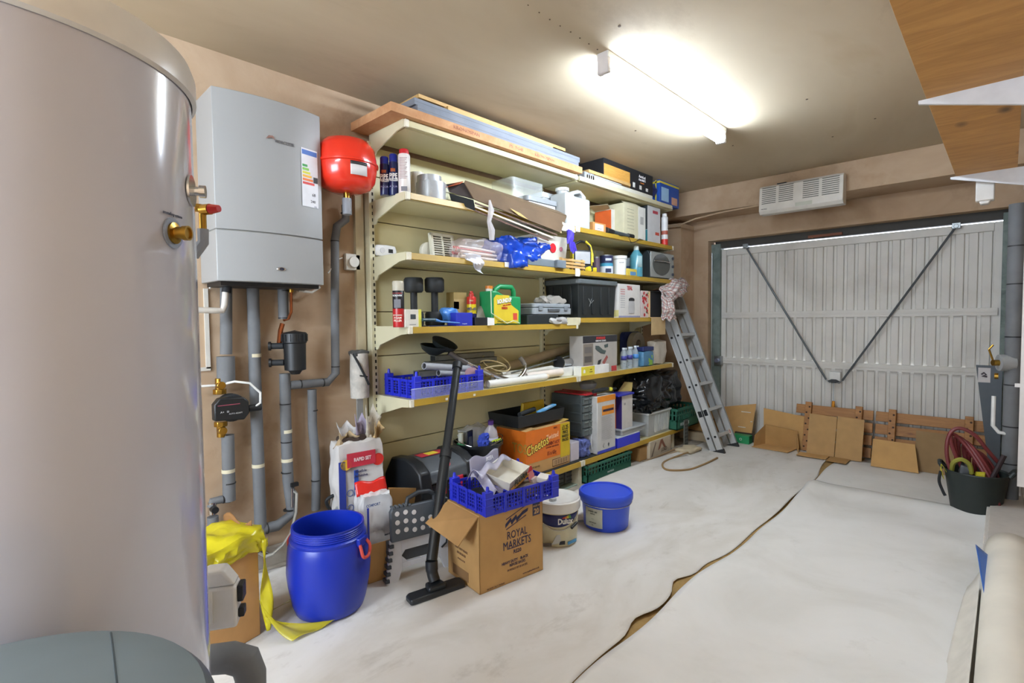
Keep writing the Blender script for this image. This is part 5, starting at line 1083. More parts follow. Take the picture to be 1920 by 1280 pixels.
# ================================================================== BASE SHELF (S6)
y0, y1 = ymid(750, 900, -2.7), ymid(882, 870, -2.50)
PB = M('1b1d20', .4); PG = M('4e5256', .45); Y0 = ymid(822, 900, -2.42)-.02
tb = thing('black_toolbox', 'large black toolbox with a grey top and red latch on the base shelf', 'toolbox', (-2.47, 1.765, S6+.001)); L = .44; Hh = .30; D = .36
side = [(0, 0), (.0, Hh*.45), (-.03, Hh*.75), (-.10, Hh*.95), (-.17, Hh), (-.30, Hh*.92), (-.36, Hh*.6), (-.36, 0)]
T = FR((0, 0, 0), (1, 0, 0), (0, 0, 1)) @ Matrix.Diagonal((1, 1, -1, 1))
B().prism([(0.0, 0), (0, Hh*.55), (-.36, Hh*.55), (-.36, 0)], L-.02, PB, T, h0=.02).put('tub', tb, bev=.012)
B().prism([(.01, Hh*.55), (-.0, Hh*.78), (-.06, Hh*.92), (-.16, Hh), (-.3, Hh*.95), (-.37, Hh*.55)], L-.07, PG, T, h0=.07).put('lid', tb, bev=.012)
for e in (0, L-.08): B().prism([(.02, Hh*.1), (.022, Hh*.5), (.0, Hh*.82), (-.07, Hh*.98), (-.16, Hh*1.05), (-.3, Hh), (-.38, Hh*.6), (-.38, Hh*.08)], e+.08, PB, T, h0=e).put('end_cheek', tb, bev=.012)
B().box(0, .014, L*.62, L*.74, Hh*.30, Hh*.6, M('b81c30', .4)).box(-.0, .014, .13, .19, Hh*.3, Hh*.6, M('b81c30', .4)).put('latch', tb, bev=.004, label='red latch')
b = B(); b.box(-.22, -.14, .12, .32, Hh*1.0, Hh*1.008, M('b02838')).box(-.21, -.15, .18, .26, Hh*1.008, Hh*1.012, M('d8c838')); b.put('top_sticker', tb)
B().lathe([(0, 0), (.03, 0), (.03, .003), (0, .003)], M('c03a44'), Matrix.Translation((-.028, .22, Hh*.87)) @ Matrix.Rotation(R(38), 4, 'Y'), sx=.8).put('round_sticker', tb)
for k in range(5): B().box(-.0, .004, .22+.05*k, .24+.05*k, Hh*.08, Hh*.4, M('26292c')).put('rib', tb)
# black round bucket with stuff
p = at(905, 810, x=-2.66); tbk = thing('black_bucket', 'black plastic bucket full of odds and ends on the base shelf', 'bucket', (-2.68, ymid(900, 830, -2.66), S6+.001)); br = .17; bh_ = .30
B().lathe([(0, 0), (br*.8, 0), (br, bh_), (br*1.05, bh_), (br*1.05, bh_-.02), (br*1.02, bh_-.02)], M('1a1d20', .3), n=36).lathe([(br*.97, bh_), (br*.78, .01), (0, .01)], M('1a1d20', .3), n=36).put('bucket_wall', tbk)
B().tube([(br*1.03*math.cos(a), br*1.03*math.sin(a)*1.0, bh_-.02+.10*abs(math.sin((a+.6)))*.5) for a in [R(-120+240*i/20) for i in range(21)]], .003, CHROME).put('wire_handle', tbk)
bx_, by_ = tbk.location.x, tbk.location.y
def inb(dx, dy): return (bx_+dx, by_+dy)
X, Y = inb(.03, .09); t = thing('squash_bottle', 'clear bottle with a purple cap and purple label standing in the black bucket', 'bottle', (X, Y, S6+.17), rot=(4, 6, 0))
B().lathe([(0, 0), (.045, 0), (.052, .02), (.052, .16), (.045, .2), (.018, .235), (.018, .25)], M('d0c8cc', .08, a=.55), n=24).put('body', t); B().lathe([(.02, .245), (.02, .275), (0, .275)], M('4a2870', .4), n=18).put('cap', t)
wrap(t, .0535, -120, 60, .06, .16, M('b8b4c8', .3, a=.85)); wrap(t, .0540, -120, 60, .06, .08, M('50286c', .4), 'purple_band'); letters(t, [('DOUBLE', .016, 0, .115), ('CONC', .018, 0, .135), ('SQUASH', .014, 0, .098)], M('34284a'), face_at(.0540, FA, 0), bold=.02)
X, Y = inb(.05, -.02); t = tag(B().soft(X-.03, X+.03, Y-.005, Y+.075, S6+.2, S6+.355, M('3a50b8', .95, bump=.6, sc=60), .014, 60, 3, 12, .5).put('blue_duster'), 'blue chenille duster sticking out of the black bucket', 'duster')
X, Y = inb(.02, -.09); t = thing('black_packet', 'black printed packet standing in the black bucket', 'packet', (X, Y, S6+.22), rot=(0, 0, 15)); B().box(-.01, .0, -.035, .035, 0, .17, M('16181a', .3)).put('packet', t, bev=.003); plate(t, FX(0), -.02, .02, .06, .13, M('4a4c4c'), 'print')
X, Y = inb(-.02, -.14); t = thing('green_bottle', 'white and green bottle at the left rim of the black bucket', 'bottle', (X, Y, S6+.16)); B().lathe([(0, 0), (.028, 0), (.028, .14), (.02, .145), (.018, .22), (0, .22)], M('b8b8a8', .4), n=16).put('body', t); wrap(t, .029, -120, 120, .08, .15, M('1a6a3a'), 'green_label')
X, Y = inb(-.06, .0); tag(B().soft(X-.05, X+.05, Y-.1, Y+.12, S6+.2, S6+.40, M('c8c8c4', .2, a=.6), .03, 10, 6, 10, .5).put('clear_bag'), 'clear plastic bag in the back of the black bucket', 'bag')
X, Y = inb(.08, .06); b = B()
for k in range(4): b.tube([(X+.01, Y-.01+.018*k, S6+.30), (X+.03, Y+.018*k, S6+.312), (X+.04, Y+.018*k, S6+.302)], .006, M('b8c830', .5))
tag(b.put('glove_grip'), 'dark grip with yellow-green finger dots in the black bucket', 'glove'); tag(B().soft(X-.05, X+.03, Y-.03, Y+.08, S6+.26, S6+.302, M('26282a', .7), .01, 14, 2, 7, .5).put('dark_glove'), 'dark work glove lying in the black bucket', 'glove')
tag(B().box(WX+.09, -2.475, 2.62, 3.9, S6+.0005, S6+.006, M('202426', .6)).put('rubber_mat', bev=.001), 'thin black mat under the orange carton on the base shelf', 'mat')
# Orange snack carton
O1 = M('d8701c', .5, var=.05); z6 = S6+.0065
t, w, h = carton('snack_carton', 'orange snack carton with a yellow price strip on the base shelf', 'carton', 986, 1068, 800, -2.50, z6, .30, KRAFT)
plate(t, FX(0), -w/2, w/2, h*.27, h, O1, 'orange_panel'); plate(t, FY(-w/2), -.30, 0, h*.27, h, O1, 'orange_panel'); plate(t, FX(0), w*.27, w/2, h*.2, h, M('c4a81c', .5), 'yellow_panel', lift=.0014)
letters(t, [('Cheetos', h*.30, -w*.26, h*.62, .75, .15, 14)], M('2c1a14'), FX(.0012), name='lettering_outline', bold=.06); letters(t, [('Cheetos', h*.30, -w*.26, h*.62, .75, .15, 14)], M('e8c850'), FX(.0028), bold=.015)
letters(t, [('Twisted', h*.17, w*.08, h*.76, .8, .1, 5)], M('ecb890'), FX(.0012), bold=.02); letters(t, [("FLAMIN' HOT", h*.11, w*.08, h*.60, .8), ('FLAVOUR CORN SNACKS', h*.05, w*.08, h*.52, .8), ('15 x 65g', h*.12, w*.06, h*.38, .8), ('PRICE', h*.05, w*.15, h*.94)], M('7c2c14'), FX(.0012), bold=.03)
letters(t, [('£1.25', h*.15, w*.385, h*.89, .7), ('PRICE', h*.1, w*.385, h*.78, .8), ('MARKED', h*.09, w*.385, h*.69, .7), ('PACKS', h*.1, w*.385, h*.60, .8)], M('4a4414'), FX(.003), bold=.03)
letters(t, [('TOS', h*.3, -.06, h*.6, .8)], M('b08838'), FY(-w/2-.0015), bold=.02)
b = B(); T = FX(.0012); b.box(w*.08, w*.46, h*.04, h*.21, 0, .0008, M('4a3422'), T).box(w*.09, w*.45, h*.055, h*.195, .0008, .0014, M('b8966c'), T)
for k in range(16): b.box(w*(.11+.021*k), w*(.115+.021*k)+.002*(k % 3), h*.07, h*.18, .0014, .002, M('5a452e'), T)
b.put('barcode', t); letters(t, [('BEST BEFORE', h*.05, -w*.3, h*.16)], M('86683e'), FX(.001))
quad3([(-.3, -w/2+.01, h), (0, -w/2+.01, h), (-.0, -w/2+.1, h+.012), (-.3, -w/2+.1, h+.012)], KRAFT, 'flap', t); quad3([(-.3, w/2-.12, h+.004), (-.02, w/2-.12, h+.004), (-.01, w/2, h+.02), (-.3, w/2, h+.02)], M('c0a054'), 'flap', t)
snx, sny, snh, snw = t.location.x, t.location.y, z6+h, w
# black tray on the carton
t = thing('black_tray', 'shallow black plastic tray on top of the orange carton', 'tray', (-2.535, sny-.02, snh+.026), rz=0)
taper(B(), -.30, 0, -snw/2-.02, snw/2-.02, 0, .09, .01, BLACK, th=.005).put('tray_body', t, bev=.004)
tx = -2.68
t = tag(B().soft(tx-.03, tx+.0, sny-.09, sny+.16, snh+.06, snh+.17, M('c8a824', .5), .006, 10, 3, 8, .2).put('yellow_cover'), 'yellow plastic sheet standing in the black tray', 'cover')
b = B(); b.box(-.02, .02, -.11, .11, -.006, .006, M('6ab0e0', .3)).box(-.012, .022, -.03, .06, .0055, .0075, M('b0c8e0', .3)); tag(b.put('blue_scraper', bev=.004, loc=(-2.57, sny+.06, snh+.125), rot=(8, 0, 6)), 'light blue plastic spatula across the black tray', 'scraper')
tag(B().tube([(-2.56, sny-snw*.5, snh+.12), (-2.6, sny-.05, snh+.13)], .018, BLACKM, n=12).put('brush_handle'), 'thick black handle resting in the left of the black tray', 'handle tool')
# grey drawer organiser
y0, y1, h = span(1094, 1117, 742, -2.52, S6+.16); w = y1-y0
DG = M('444b4c', .45)
t = thing('drawer_organiser', 'dark grey small-parts drawer cabinet on the base shelf', 'drawer cabinet', (-2.52, (y0+y1)/2, S6+.167))
B().box(-.34, -.02, -w/2, w/2, 0, h, DG).put('cabinet_shell', t, bev=.004)
for j in range(5):
    for c in range(2):
        ya = -w*.45+c*w*.44; za = .01+j*(h-.02)/5; B().box(-.02, -.004, ya, ya+w*.4, za, za+(h-.02)/5-.008, M('59605f', .45)).box(-.004, .004, ya+.01, ya+w*.4-.01, za+(h-.02)/5-.022, za+(h-.02)/5-.016, M('7c8480', .4)).put('drawer', t, bev=.002)
for k in range(4): B().box(-.33, -.03, -w/2-.005, -w/2, .03+k*h/4.4, .045+k*h/4.4, DG).put('side_rib', t, bev=.002)
dtop = S6+.167+h+.011
B().box(-.36, .004, w/2, w/2+.012, -.02, h+.012, M('b82830', .4)).put('red_edge', t); B().box(-.34, -.0, -w*.3, w/2, h, h+.01, M('b82830', .4)).put('red_folder', t)
y0, y1, h = span(1070, 1086, 805, -2.50, z6); w = y1-y0
t = thing('clear_container', 'translucent container with pinkish contents right of the orange carton', 'container', (-2.5, (y0+y1)/2, z6)); B().box(-.2, 0, -w/2, w/2, 0, S6+.160-z6, M('d4cfd6', .3, a=.72)).put('container_wall', t, bev=.006); B().box(-.18, -.01, -w*.4, w*.4, .004, .09, M('b88890', .7)).put('contents', t)
tag(B().soft(-2.6, -2.5, ymid(1088, 820, -2.52), ymid(1104, 825, -2.52), z6, S6+.16, M('5a66a0', .6, var=.5, sc=30), .02, 20, 3, 10, .4).put('rag_bag'), 'blue and white patterned bag stuffed beside the clear container', 'bag')
# white/orange sacks
def sack(name, label, u1, u2, vt, xf, zb, d, m, seed=1, amp=.008, pinch=.1):
    y0, y1, h = span(u1, u2, vt, xf, zb); t = thing(name, label, 'sack', (xf, (y0+y1)/2, zb+.001)); w = y1-y0
    B().soft(-d, 0, -w/2, w/2, 0, h, m, amp, 9, seed, 12, .12, pinch).put('sack_body', t); return t, w, h
t, w, h = carton('grout_packet', 'tall white paper packet with an orange top on the base shelf', 'packet', 1120, 1154, 741, -2.47, S6+.008, .1, M('bdbcb8', .45), bev=.006); h_ = h
plate(t, FX(0), -w/2, w/2, h*.9, h, M('d88424', .5), 'orange_top'); plate(t, FX(0), -w*.25, w*.42, h*.66, h*.82, M('d88a30', .5), 'orange_label'); plate(t, FX(0), -w*.2, w*.38, h*.72, h*.76, M('2a2440'), 'dark_band', lift=.0014); plate(t, FX(0), -w/2, w/2, .0, h*.05, M('2c3ab0', .4), 'blue_foot')
b = B()
for k in range(20): b.box(-w*.28, w*.3-.01*(k % 3), h*.22+k*.0105, h*.22+k*.0105+.003, .0002, .0012, M('96969a'), FX(0))
b.put('small_print', t); b = B(); b.prism([(-.012, 0), (.012, 0), (.003, .008), (.014, .016), (0, .035), (-.014, .016), (-.003, .008)], .001, M('383c40'), FX(.0003, .03, h*.09)); b.prism([(-.012, .0), (.004, .022), (.008, .02), (-.006, 0), (.006, -.018), (.002, -.02)], .001, M('383c40'), FX(.0003, -.045, h*.12)); b.put('symbol', t)
tag(B().soft(-2.62, -2.52, ymid(1104, 800, -2.55), ymid(1119, 805, -2.52), z6, S6+.2, M('c4c8cc', .3), .01, 14, 8, 10, .3).put('foil_packet'), 'silver-white packet with a dark print left of the tall paper packet', 'packet')
p = at(1110, 728, x=-2.72); tag(B().lathe([(0, .0), (.05, .0), (.065, .03), (.065, .05), (.04, .07), (0, .07)], M('9ea2a4', .4), Matrix.Translation((p.x, p.y-.06, dtop)) @ Matrix.Diagonal((1, 1.5, 1, 1))).put('grey_cover'), 'rounded grey cover lying on the drawer cabinet', 'lid')
tag(B().tube([at(1112, 734, x=-2.5), at(1130, 730, x=-2.49), at(1140, 728, x=-2.49)], [.016, .018, .012], BLACKM, n=12).tube([at(1145, 729, x=-2.49), at(1155, 728, x=-2.49)], .010, BLACKM).put('black_handle_tool'), 'black tool handle on top of the tall packet', 'tool')
p = at(1145, 729, x=-2.485); tag(B().lathe([(0, -.018), (.014, -.014), (.019, 0), (.014, .014), (0, .018)], M('d0c838', .5), Matrix.Translation(p)).put('yellow_ball'), 'small yellow ball on top of the tall packet', 'ball')
t, w, h = carton('tile_packet', 'pale carton with orange and purple edges on the base shelf', 'carton', 1166, 1186, 740, -2.50, S6+.008, .12, M('c8c4be', .5)); plate(t, FY(-w/2), -.12, -.06, 0, h, M('d86a30'), 'orange_panel'); plate(t, FY(-w/2), -.06, 0, 0, h, M('3a2c78'), 'purple_panel'); letters(t, [('10', .03, -w*.25, h*.82)], M('5a5460'), FX(0))
B().box(-.14, .02, -w*1.0, w*.5, h, h+.018, M('2a34a8', .4)).put('blue_lid', t, bev=.004); quad3([(-.1, 0, h+.02), (-.02, w*.6, h+.02), (-.02, w*.7, h+.10), (-.06, w*.3, h+.11)], M('a89254', .8), 'flap', t)
t, w, h = carton('blue_tray_box', 'flat bright blue plastic box under a clear lunch box', 'box', 1158, 1200, 816, -2.47, S6, .2, M('2c34c8', .35)); B().box(-.2, -.0, -w/2, w/2, h, h+.006, M('c8ccd0', .35)).put('lid', t, bev=.002); bt = h
y0, y1, h = span(1166, 1210, 790, -2.48, S6+bt+.008); tag(B().prism(rr_poly(-2.66, -2.48, y0, y1, .02), S6+bt+.05, M('b4b8ba', .2, a=.6), h0=S6+bt+.008).prism(rr_poly(-2.67, -2.47, y0-.008, y1+.008, .02), S6+bt+.062, M('a8acae', .3), h0=S6+bt+.05).put('lunch_box', bev=.003), 'clear plastic lunch box with a grey lid on the flat blue box', 'lunch box')
# clear tub, black bag, green crate
y0, y1, h = span(1216, 1258, 770, -2.48, S6); w = y1-y0
t = thing('clear_tub', 'translucent ribbed plastic tub under the black rubbish bag', 'tub', (-2.48, (y0+y1)/2, S6+.001)); taper(B(), -.36, -.015, -w/2+.02, w/2-.02, 0, h*.95, .012, M('ccd0ce', .3, a=.62)).put('tub_wall', t, bev=.004)
B().box(-.385, .006, -w/2-.01, w/2+.01, h*.93, h, M('d4d6d2', .3, a=.8)).put('rim', t, bev=.004)
for k in range(9): B().box(-.012, -.002, -w*.2+.032*k, -.2*w+.032*k+.01, .03, h*.85, M('d8dad6', .3, a=.5)).put('rib', t)
B().soft(-.3, -.03, -w*.35, w*.35, .006, h*.45, M('b8a888', .7, var=.4, sc=25), .02, 16, 4, 8, .2).put('contents', t)
tubtop = S6+h
BBG = M('131518', .2, bump=.1, sc=5)
ya, yb = ymid(1188, 740, -2.6), ymid(1262, 740, -2.6)
t = thing('rubbish_bag', 'big shiny black rubbish bag lying on the clear tub and green crate', 'rubbish bag', (-2.62, (ya+yb)/2, tubtop)); hw = (yb-ya)/2
B().soft(-.26, .15, -hw*.98, hw*1.0, .003, S5-.085-tubtop, BBG, .06, 4.5, 17, 26, .6).put('bag_body', t)
B().soft(-.02, .16, -hw*1.0, -hw*.1, -.02+.024, .14, BBG, .06, 11, 5, 16, .6).put('bag_fold', t)
y0, y1 = ymid(1258, 780, -2.42), ymid(1306, 770, -2.42)
GC = M('2a6450', .45)
def gcrate(name, label, loc, D, Wd, H, grp):
    t = thing(name, label, 'crate', loc, group=grp)
    b = B(); b.box(-D/2, D/2, -Wd/2, Wd/2, 0, .008, GC); b.put('base', t)
    def side(T, L, n):
        b = B(); b.box(-L/2, L/2, 0, H*.45, 0, .006, GC, T).box(-L/2, L/2, H*.66, H*.72, 0, .007, GC, T).box(-L/2-.008, L/2+.008, H*.88, H, -.006, .012, GC, T)
        for k in range(n+1): u = -L/2+k*(L-.02)/n; b.box(u, u+.02, H*.4, H*.9, 0, .006, GC, T)
        b.put('side_panel', t)
    side(FX(D/2-.006), Wd, max(6, int(Wd/.045))); side(FX(-D/2), Wd, 8); side(FY(-Wd/2+.006), D, 8); side(FY(Wd/2), D, 8); return t
gc = gcrate('green_crate', 'dark green slotted crate at the right end of the base shelf', (-2.60, 4.98+.2, S6+.001), .36, .5, .22, 'green slotted crates'); letters(gc, [('MORRISONS', .045, -.08, .05, .8)], M('c8d4cc'), FX(.181), bold=.03)
# ---- below the base shelf
GB2 = M('5e6263', .5)
for k, (ua, ub, lab) in enumerate(((1030, 1058, 'grey slotted block under the base shelf, left one'), (1060, 1084, 'grey slotted block under the base shelf, right one'))):
    y0, y1, h = span(ua, ub, 890, -2.56, .012); t = thing('grey_block', lab, 'block', (-2.56, (y0+y1)/2, .012), group='grey blocks under the shelf'); w = y1-y0
    B().box(-.2, 0, -w/2, w/2, 0, .125, GB2).put('block_body', t, bev=.01)
    for j in range(3): B().box(0, .004, -w*.4, w*.4, .02+.035*j, .03+.035*j, M('3c4041')).put('groove', t)
tag(B().box(-2.8, -2.5, ymid(1035, 915, -2.5), ymid(1092, 905, -2.5), .0, .010, M('8c9c90', .5)).put('flat_tray', bev=.002), 'flat greenish tray under the grey blocks', 'tray')
ya, yb = ymid(1104, 900, -2.43), ymid(1185, 872, -2.43)
gc2 = gcrate('green_crate', 'dark green slotted crate on the floor under the base shelf', (-2.62, (ya+yb)/2, .006), .36, (yb-ya), .145, 'green slotted crates'); letters(gc2, [('morrisons', .03, .0, .04, .8)], M('c8d4cc'), FX(.181))
tag(B().soft(-2.74, -2.5, ya+.05, (ya+yb)/2-.05, .02, .15, M('a89a88', .9, var=.3, sc=20), .03, 12, 3, 10, .5).put('cloth_bundle'), 'brownish cloth bundle in the lower green crate', 'cloth'); tag(B().soft(-2.74, -2.5, (ya+yb)/2, yb-.06, .02, .15, M('1c2428', .6), .03, 12, 6, 10, .5).put('dark_bag'), 'dark bag in the lower green crate', 'bag')
t, w, h = carton('brown_box', 'brown box with a white tape end standing on the floor beyond the lower green crate', 'box', 1200, 1215, 838, -2.47, .004, .2, KRAFT2); plate(t, FX(0), w*.35, w*.5, 0, h, M('c8bca8'), 'pale_edge')
y0, y1, h = span(1219, 1258, 818, -2.44, .004); w = y1-y0
t = thing('printed_box', 'pale printed cardboard box leaning under the right end of the base shelf', 'box', (-2.44, (y0+y1)/2, .004)); B().box(-.22, 0, -w/2, w/2, 0, .165, M('b8ad98', .8)).put('carton_body', t, bev=.003); letters(t, [('LORD', .05, w*.15, .05, .9, .1)], M('6a5a4a'), FX(0), bold=.02)
b = B(); b.prism([(-.06, .06), (-.01, .15), (.03, .16), (.1, .07), (.06, .07), (.02, .12), (-.02, .07)], .0012, M('8c5a44'), FX(.0002)); b.prism([(-w*.45, .02), (-w*.25, .15), (-w*.22, .14), (-w*.4, .02)], .0012, M('6a5c50'), FX(.0002)); b.put('print', t)
for k, (a, c, r, m, lab) in enumerate((((-2.36, 4.25, .02), (-2.35, 4.8, .022), .012, 'a08868', 'thin timber strip on the floor under the shelf end, lowest one'), ((-2.39, 4.2, .028), (-2.375, 4.85, .04), .012, '8c7456', 'thin timber strip leaning on the others under the shelf end'))):
    tag(B().tube([a, c], r, M(m, .8), n=5).put('timber_strip'), lab, 'timber strip', 'timber strips on the floor')
t = thing('tread_strip', 'grey diamond-pattern metal plate standing under the shelf end', 'metal plate', (-2.38, 5.05, .0)); B().box(-.01, 0, -.04, .05, .02, .30, M('6a6c66', .5, .4)).put('plate', t, bev=.002); b = B()
for i in range(7):
    for j in range(2): b.prism([(-.012, 0), (0, .014), (.012, 0), (0, -.014)], .002, M('34342e'), FX(.0005, -.014+.034*j, .05+.037*i))
b.put('diamond_pattern', t)
tag(B().soft(-2.36, -2.2, 4.78, 5.05, .012, .055, M('b8ab90', .9), .02, 12, 3, 10, .4).put('rag'), 'crumpled beige rag on the floor by the ladder', 'rag')
tag(B().tube(smooth([at(1290, 848, z=.05), at(1262, 858, z=.035), at(1243, 868, z=.04), at(1250, 880, z=.03), at(1290, 880, z=.016), at(1320, 870, z=.014), at(1345, 858, z=.014)]), .009, M('8c7048', .7), n=7).put('bent_cane'), 'bent brown cane curling over the floor sheet near the ladder', 'cane')
# long white offcuts/ boards between shelf end and ladder
tag(B().box(0, .012, 0, .06, 0, 1.0, M('c8c4bc', .6), TR((-2.62, 5.09, .02), (0, -8, 0))).put('white_offcut'), 'narrow white board leaning on the wall behind the ladder', 'board')
for k, (x, y, z0, w_, lab) in enumerate(((-2.62, 5.5, .10, .3, 'stacked brown carton behind the ladder, lower'), (-2.64, 5.48, .245, .28, 'stacked brown carton behind the ladder, upper'))):
    tag(B().box(x, x+.34, y, y+w_-.01, z0, z0+.135, KRAFT2 if k == 0 else M('b08c5c', .8)).put('brown_carton', bev=.003), lab, 'carton')
tag(B().box(-2.64, -2.24, 5.44, 5.82, .004, .095, M('b8a88c', .8)).put('flat_carton', bev=.003), 'flat pale carton on the floor behind the ladder feet', 'carton')
# ================================================================== LADDER
def ladder():
    t = thing('ladder', 'two-section aluminium ladder leaning in the far left corner', 'ladder', (-2.03, 5.10, 0))
    H = 1.72; top = Vector((-.62, 0, H*.92)); W_ = .36
    def stile(off, y, z0=0.0):
        d = top.normalized(); nrm = Vector((d.z, 0, -d.x)); o = nrm*off+Vector((0, y, 0)); T = FR(o+d*z0, d, nrm)
        B().box(0, top.length, -.03, .03, -.011, .011, ALU, T).box(0, top.length, -.03, -.026, -.016, .016, ALU, T).box(0, top.length, .026, .03, -.016, .016, ALU, T).put('stile', t, bev=.001)
        B().box(-.03, .04, -.036, .036, -.018, .018, M('26282a', .7), T).put('rubber_foot', t, bev=.004)
    for s in (0, -.075):
        for y in (0, W_): stile(s, y)
        d = top.normalized(); nrm = Vector((d.z, 0, -d.x))
        for k in range(6):
            c = d*(.17+.272*k)+nrm*s; T = FR(c, d, nrm)
            B().box(-.016, .016, -.022, .022, 0, W_, ALU, T).put('rung', t, bev=.003)
            B().cyl(c+Vector((0, -.019, 0)), c+Vector((0, -.013, 0)), .012, BLACK, n=10).put('rung_plug', t)
    d = top.normalized(); c = d*.42+Vector((d.z, 0, -d.x))*-.04
    B().box(-.03, .03, -.05, .05, -.0, .03, BLACK, FR(c+Vector((0, -.014, 0)), d, (d.z, 0, -d.x))).put('hook_catch', t, bev=.004)
    B().cyl((-.04, .10, .12), (-.035, .10, .12), .001, WHITE)
    b = B(); T = FR(d*.17+Vector((d.z, 0, -d.x))*.024+Vector((0, W_-.06, 0)), (0, 1, 0), d); b.box(-.025, .025, -.03, .03, 0, .001, WHITE, T); b.put('safety_sticker', t)
    b = B(); b.lathe([(.012, 0), (.016, 0), (.016, .002), (.012, .002), (.012, 0)], M('b83a38'), T @ Matrix.Translation((0, 0, .001))); b.put('sticker_ring', t)
    return t
ladder()
CK = checked()
cl = thing('checked_cloth', 'checked red, navy and white cloth draped over the top of the ladder', 'cloth', (0, 0, 0))
pt = [at(u, v, x=x) for u, v, x in ((1240, 545, -2.52), (1262, 520, -2.58), (1292, 535, -2.56), (1270, 572, -2.50), (1242, 592, -2.48), (1262, 604, -2.50))]
def cloth(A, Bq, Cq, Dq, bul, fr, sd):
    def f(u, v):
        p = (A.lerp(Bq, u)).lerp(Dq.lerp(Cq, u), v); n = noise.noise(Vector((u*fr, v*fr, sd)))
        return p+Vector((bul*math.sin(u*math.pi)*math.sin(v*math.pi)+.03*n, 0.03*noise.noise(Vector((u*fr, v*fr, sd+5))), .015*math.sin(u*11+v*5)))
    return f
def Q(u, v, x): return at(u, v, x=x)
B().grid(cloth(Q(1236, 543, -2.50), Q(1262, 518, -2.52), Q(1293, 535, -2.46), Q(1262, 570, -2.44), .07, 4, 1), 18, 14, CK, uv=True).put('cloth_fold', cl, sol=.003)
B().grid(cloth(Q(1238, 545, -2.49), Q(1262, 562, -2.44), Q(1266, 602, -2.42), Q(1243, 598, -2.46), .05, 4, 3), 14, 14, CK, uv=True).put('cloth_tail', cl, sol=.003)
B().grid(cloth(Q(1256, 525, -2.60), Q(1284, 522, -2.58), Q(1290, 548, -2.47), Q(1262, 562, -2.5), .05, 3, 6), 12, 12, CK, uv=True).put('cloth_back', cl, sol=.003)

# ================================================================== BLUE DRUM AND BUCKETS
DB = M('122ca0', .33, var=.03, sc=3)
D0 = Vector((-2.28, 1.105, .006)); bl = thing('blue_drum', 'open blue plastic drum with red handles in the left foreground', 'drum', D0); H_ = .405
pr = [(0, 0), (.135, 0), (.152, .012), (.165, .05), (.182, .14), (.188, .20), (.184, .27), (.179, .315), (.170, .338), (.172, .343), (.172, .352), (.166, .358), (.160, .36)]
for k in range(4): pr += [(.163, .365+.009*k), (.159, .3695+.009*k)]
pr += [(.162, H_), (.154, H_), (.152, .36), (.162, .32), (.17, .2), (.14, .03), (0, .015)]
B().lathe(pr, DB, n=64).put('drum_wall', bl)
HR = M('c84a40', .4)
for ang in (R(28), R(208)):
    c = Vector((math.cos(ang), math.sin(ang), 0)); s_ = Vector((-math.sin(ang), math.cos(ang), 0))
    pts = [(.178, -.022, .335), (.188, -.024, .31), (.20, -.026, .275), (.204, 0, .265), (.2, .026, .275), (.2, .03, .31), (.186, .022, .335)]
    B().tube(smooth([c*a+s_*b_+Vector((0, 0, z)) for a, b_, z in pts], 4), .0075, HR, n=10).put('handle', bl, label='red carrying handle')
    B().box(-.012, .018, -.03, .03, -.02, .02, DB, Matrix.Translation(c*.17+Vector((0, 0, .335))) @ Matrix.Rotation(ang, 4, 'Z')).put('handle_lug', bl, bev=.005)
# blue bucket
bk = thing('blue_bucket', 'round blue lidded bucket with a white label on the floor', 'bucket', (-1.87, 2.805, .006)); DB2 = M('3050d0', .38, var=.03, sc=3)
B().lathe([(0, 0), (.135, 0), (.143, .01), (.155, .165), (.165, .168), (.165, .19), (.158, .192)], DB2, n=56).put('bucket_wall', bk)
B().lathe([(.168, .175), (.175, .19), (.175, .222), (.168, .232), (.160, .232), (.157, .222), (.14, .224), (0, .224)], DB2, n=56).put('lid', bk)
aa = math.degrees(math.atan2(-bk.location.y, -bk.location.x)); wrap(bk, .1545, aa-55, aa-8, .03, .15, M('c4c8bc', .5), n=14)
letters(bk, [('WASHED GRIT', .015, 0, .13, .7), ('SURFACE', .012, 0, .115, .7), ('-----', .012, 0, .085), ('KEEP SEALED', .009, 0, .06), ('5 L', .009, 0, .045)], M('5a5e58'), face_at(.1555, aa-32, 0))
B().tube([(.167*math.cos(R(a)), .167*math.sin(R(a)), .17-.006*math.sin(R((a+110)*1.1))) for a in range(-110, 60, 8)], .0025, CHROME).put('wire_handle', bk)
# paint bucket
pk_ = thing('paint_bucket', 'large white and cream paint bucket beside the brown carton', 'bucket', (-1.965, 2.415, .006)); PC = M('c9c4a6', .4)
B().lathe([(0, 0), (.115, 0), (.122, .01), (.13, .205, PC), (.137, .207), (.137, .225)], PC, n=52).put('bucket_wall', pk_)
B().lathe([(.139, .205), (.143, .215), (.143, .262), (.136, .268), (.128, .262), (.10, .26), (0, .262)], WHITEP, n=52).put('lid', pk_); B().cyl((.02, -.06, .262), (.02, -.06, .275), .022, M('b0b4b8', .4)).put('spout_cap', pk_)
aa = math.degrees(math.atan2(-2.415, 1.965)); 
b = B(); NV = M('1e2560', .4)
b.grid(lambda u, v: Vector(((.127+.02*0+.0035*v)*math.cos(R(aa-70+140*u)), (.127+.0035*v)*math.sin(R(aa-70+140*u)), .196-(1-v)*(.028+.045*math.sin(math.pi*(u*1.0))))), 24, 3, NV); b.put('navy_label', pk_, sol=.0012)
letters(pk_, [('Dulux', .048, 0, .158, .8)], WHITE, face_at(.1295, aa+22, 0), bold=.03)
b = B(); T = face_at(.1290, aa+22, 0)
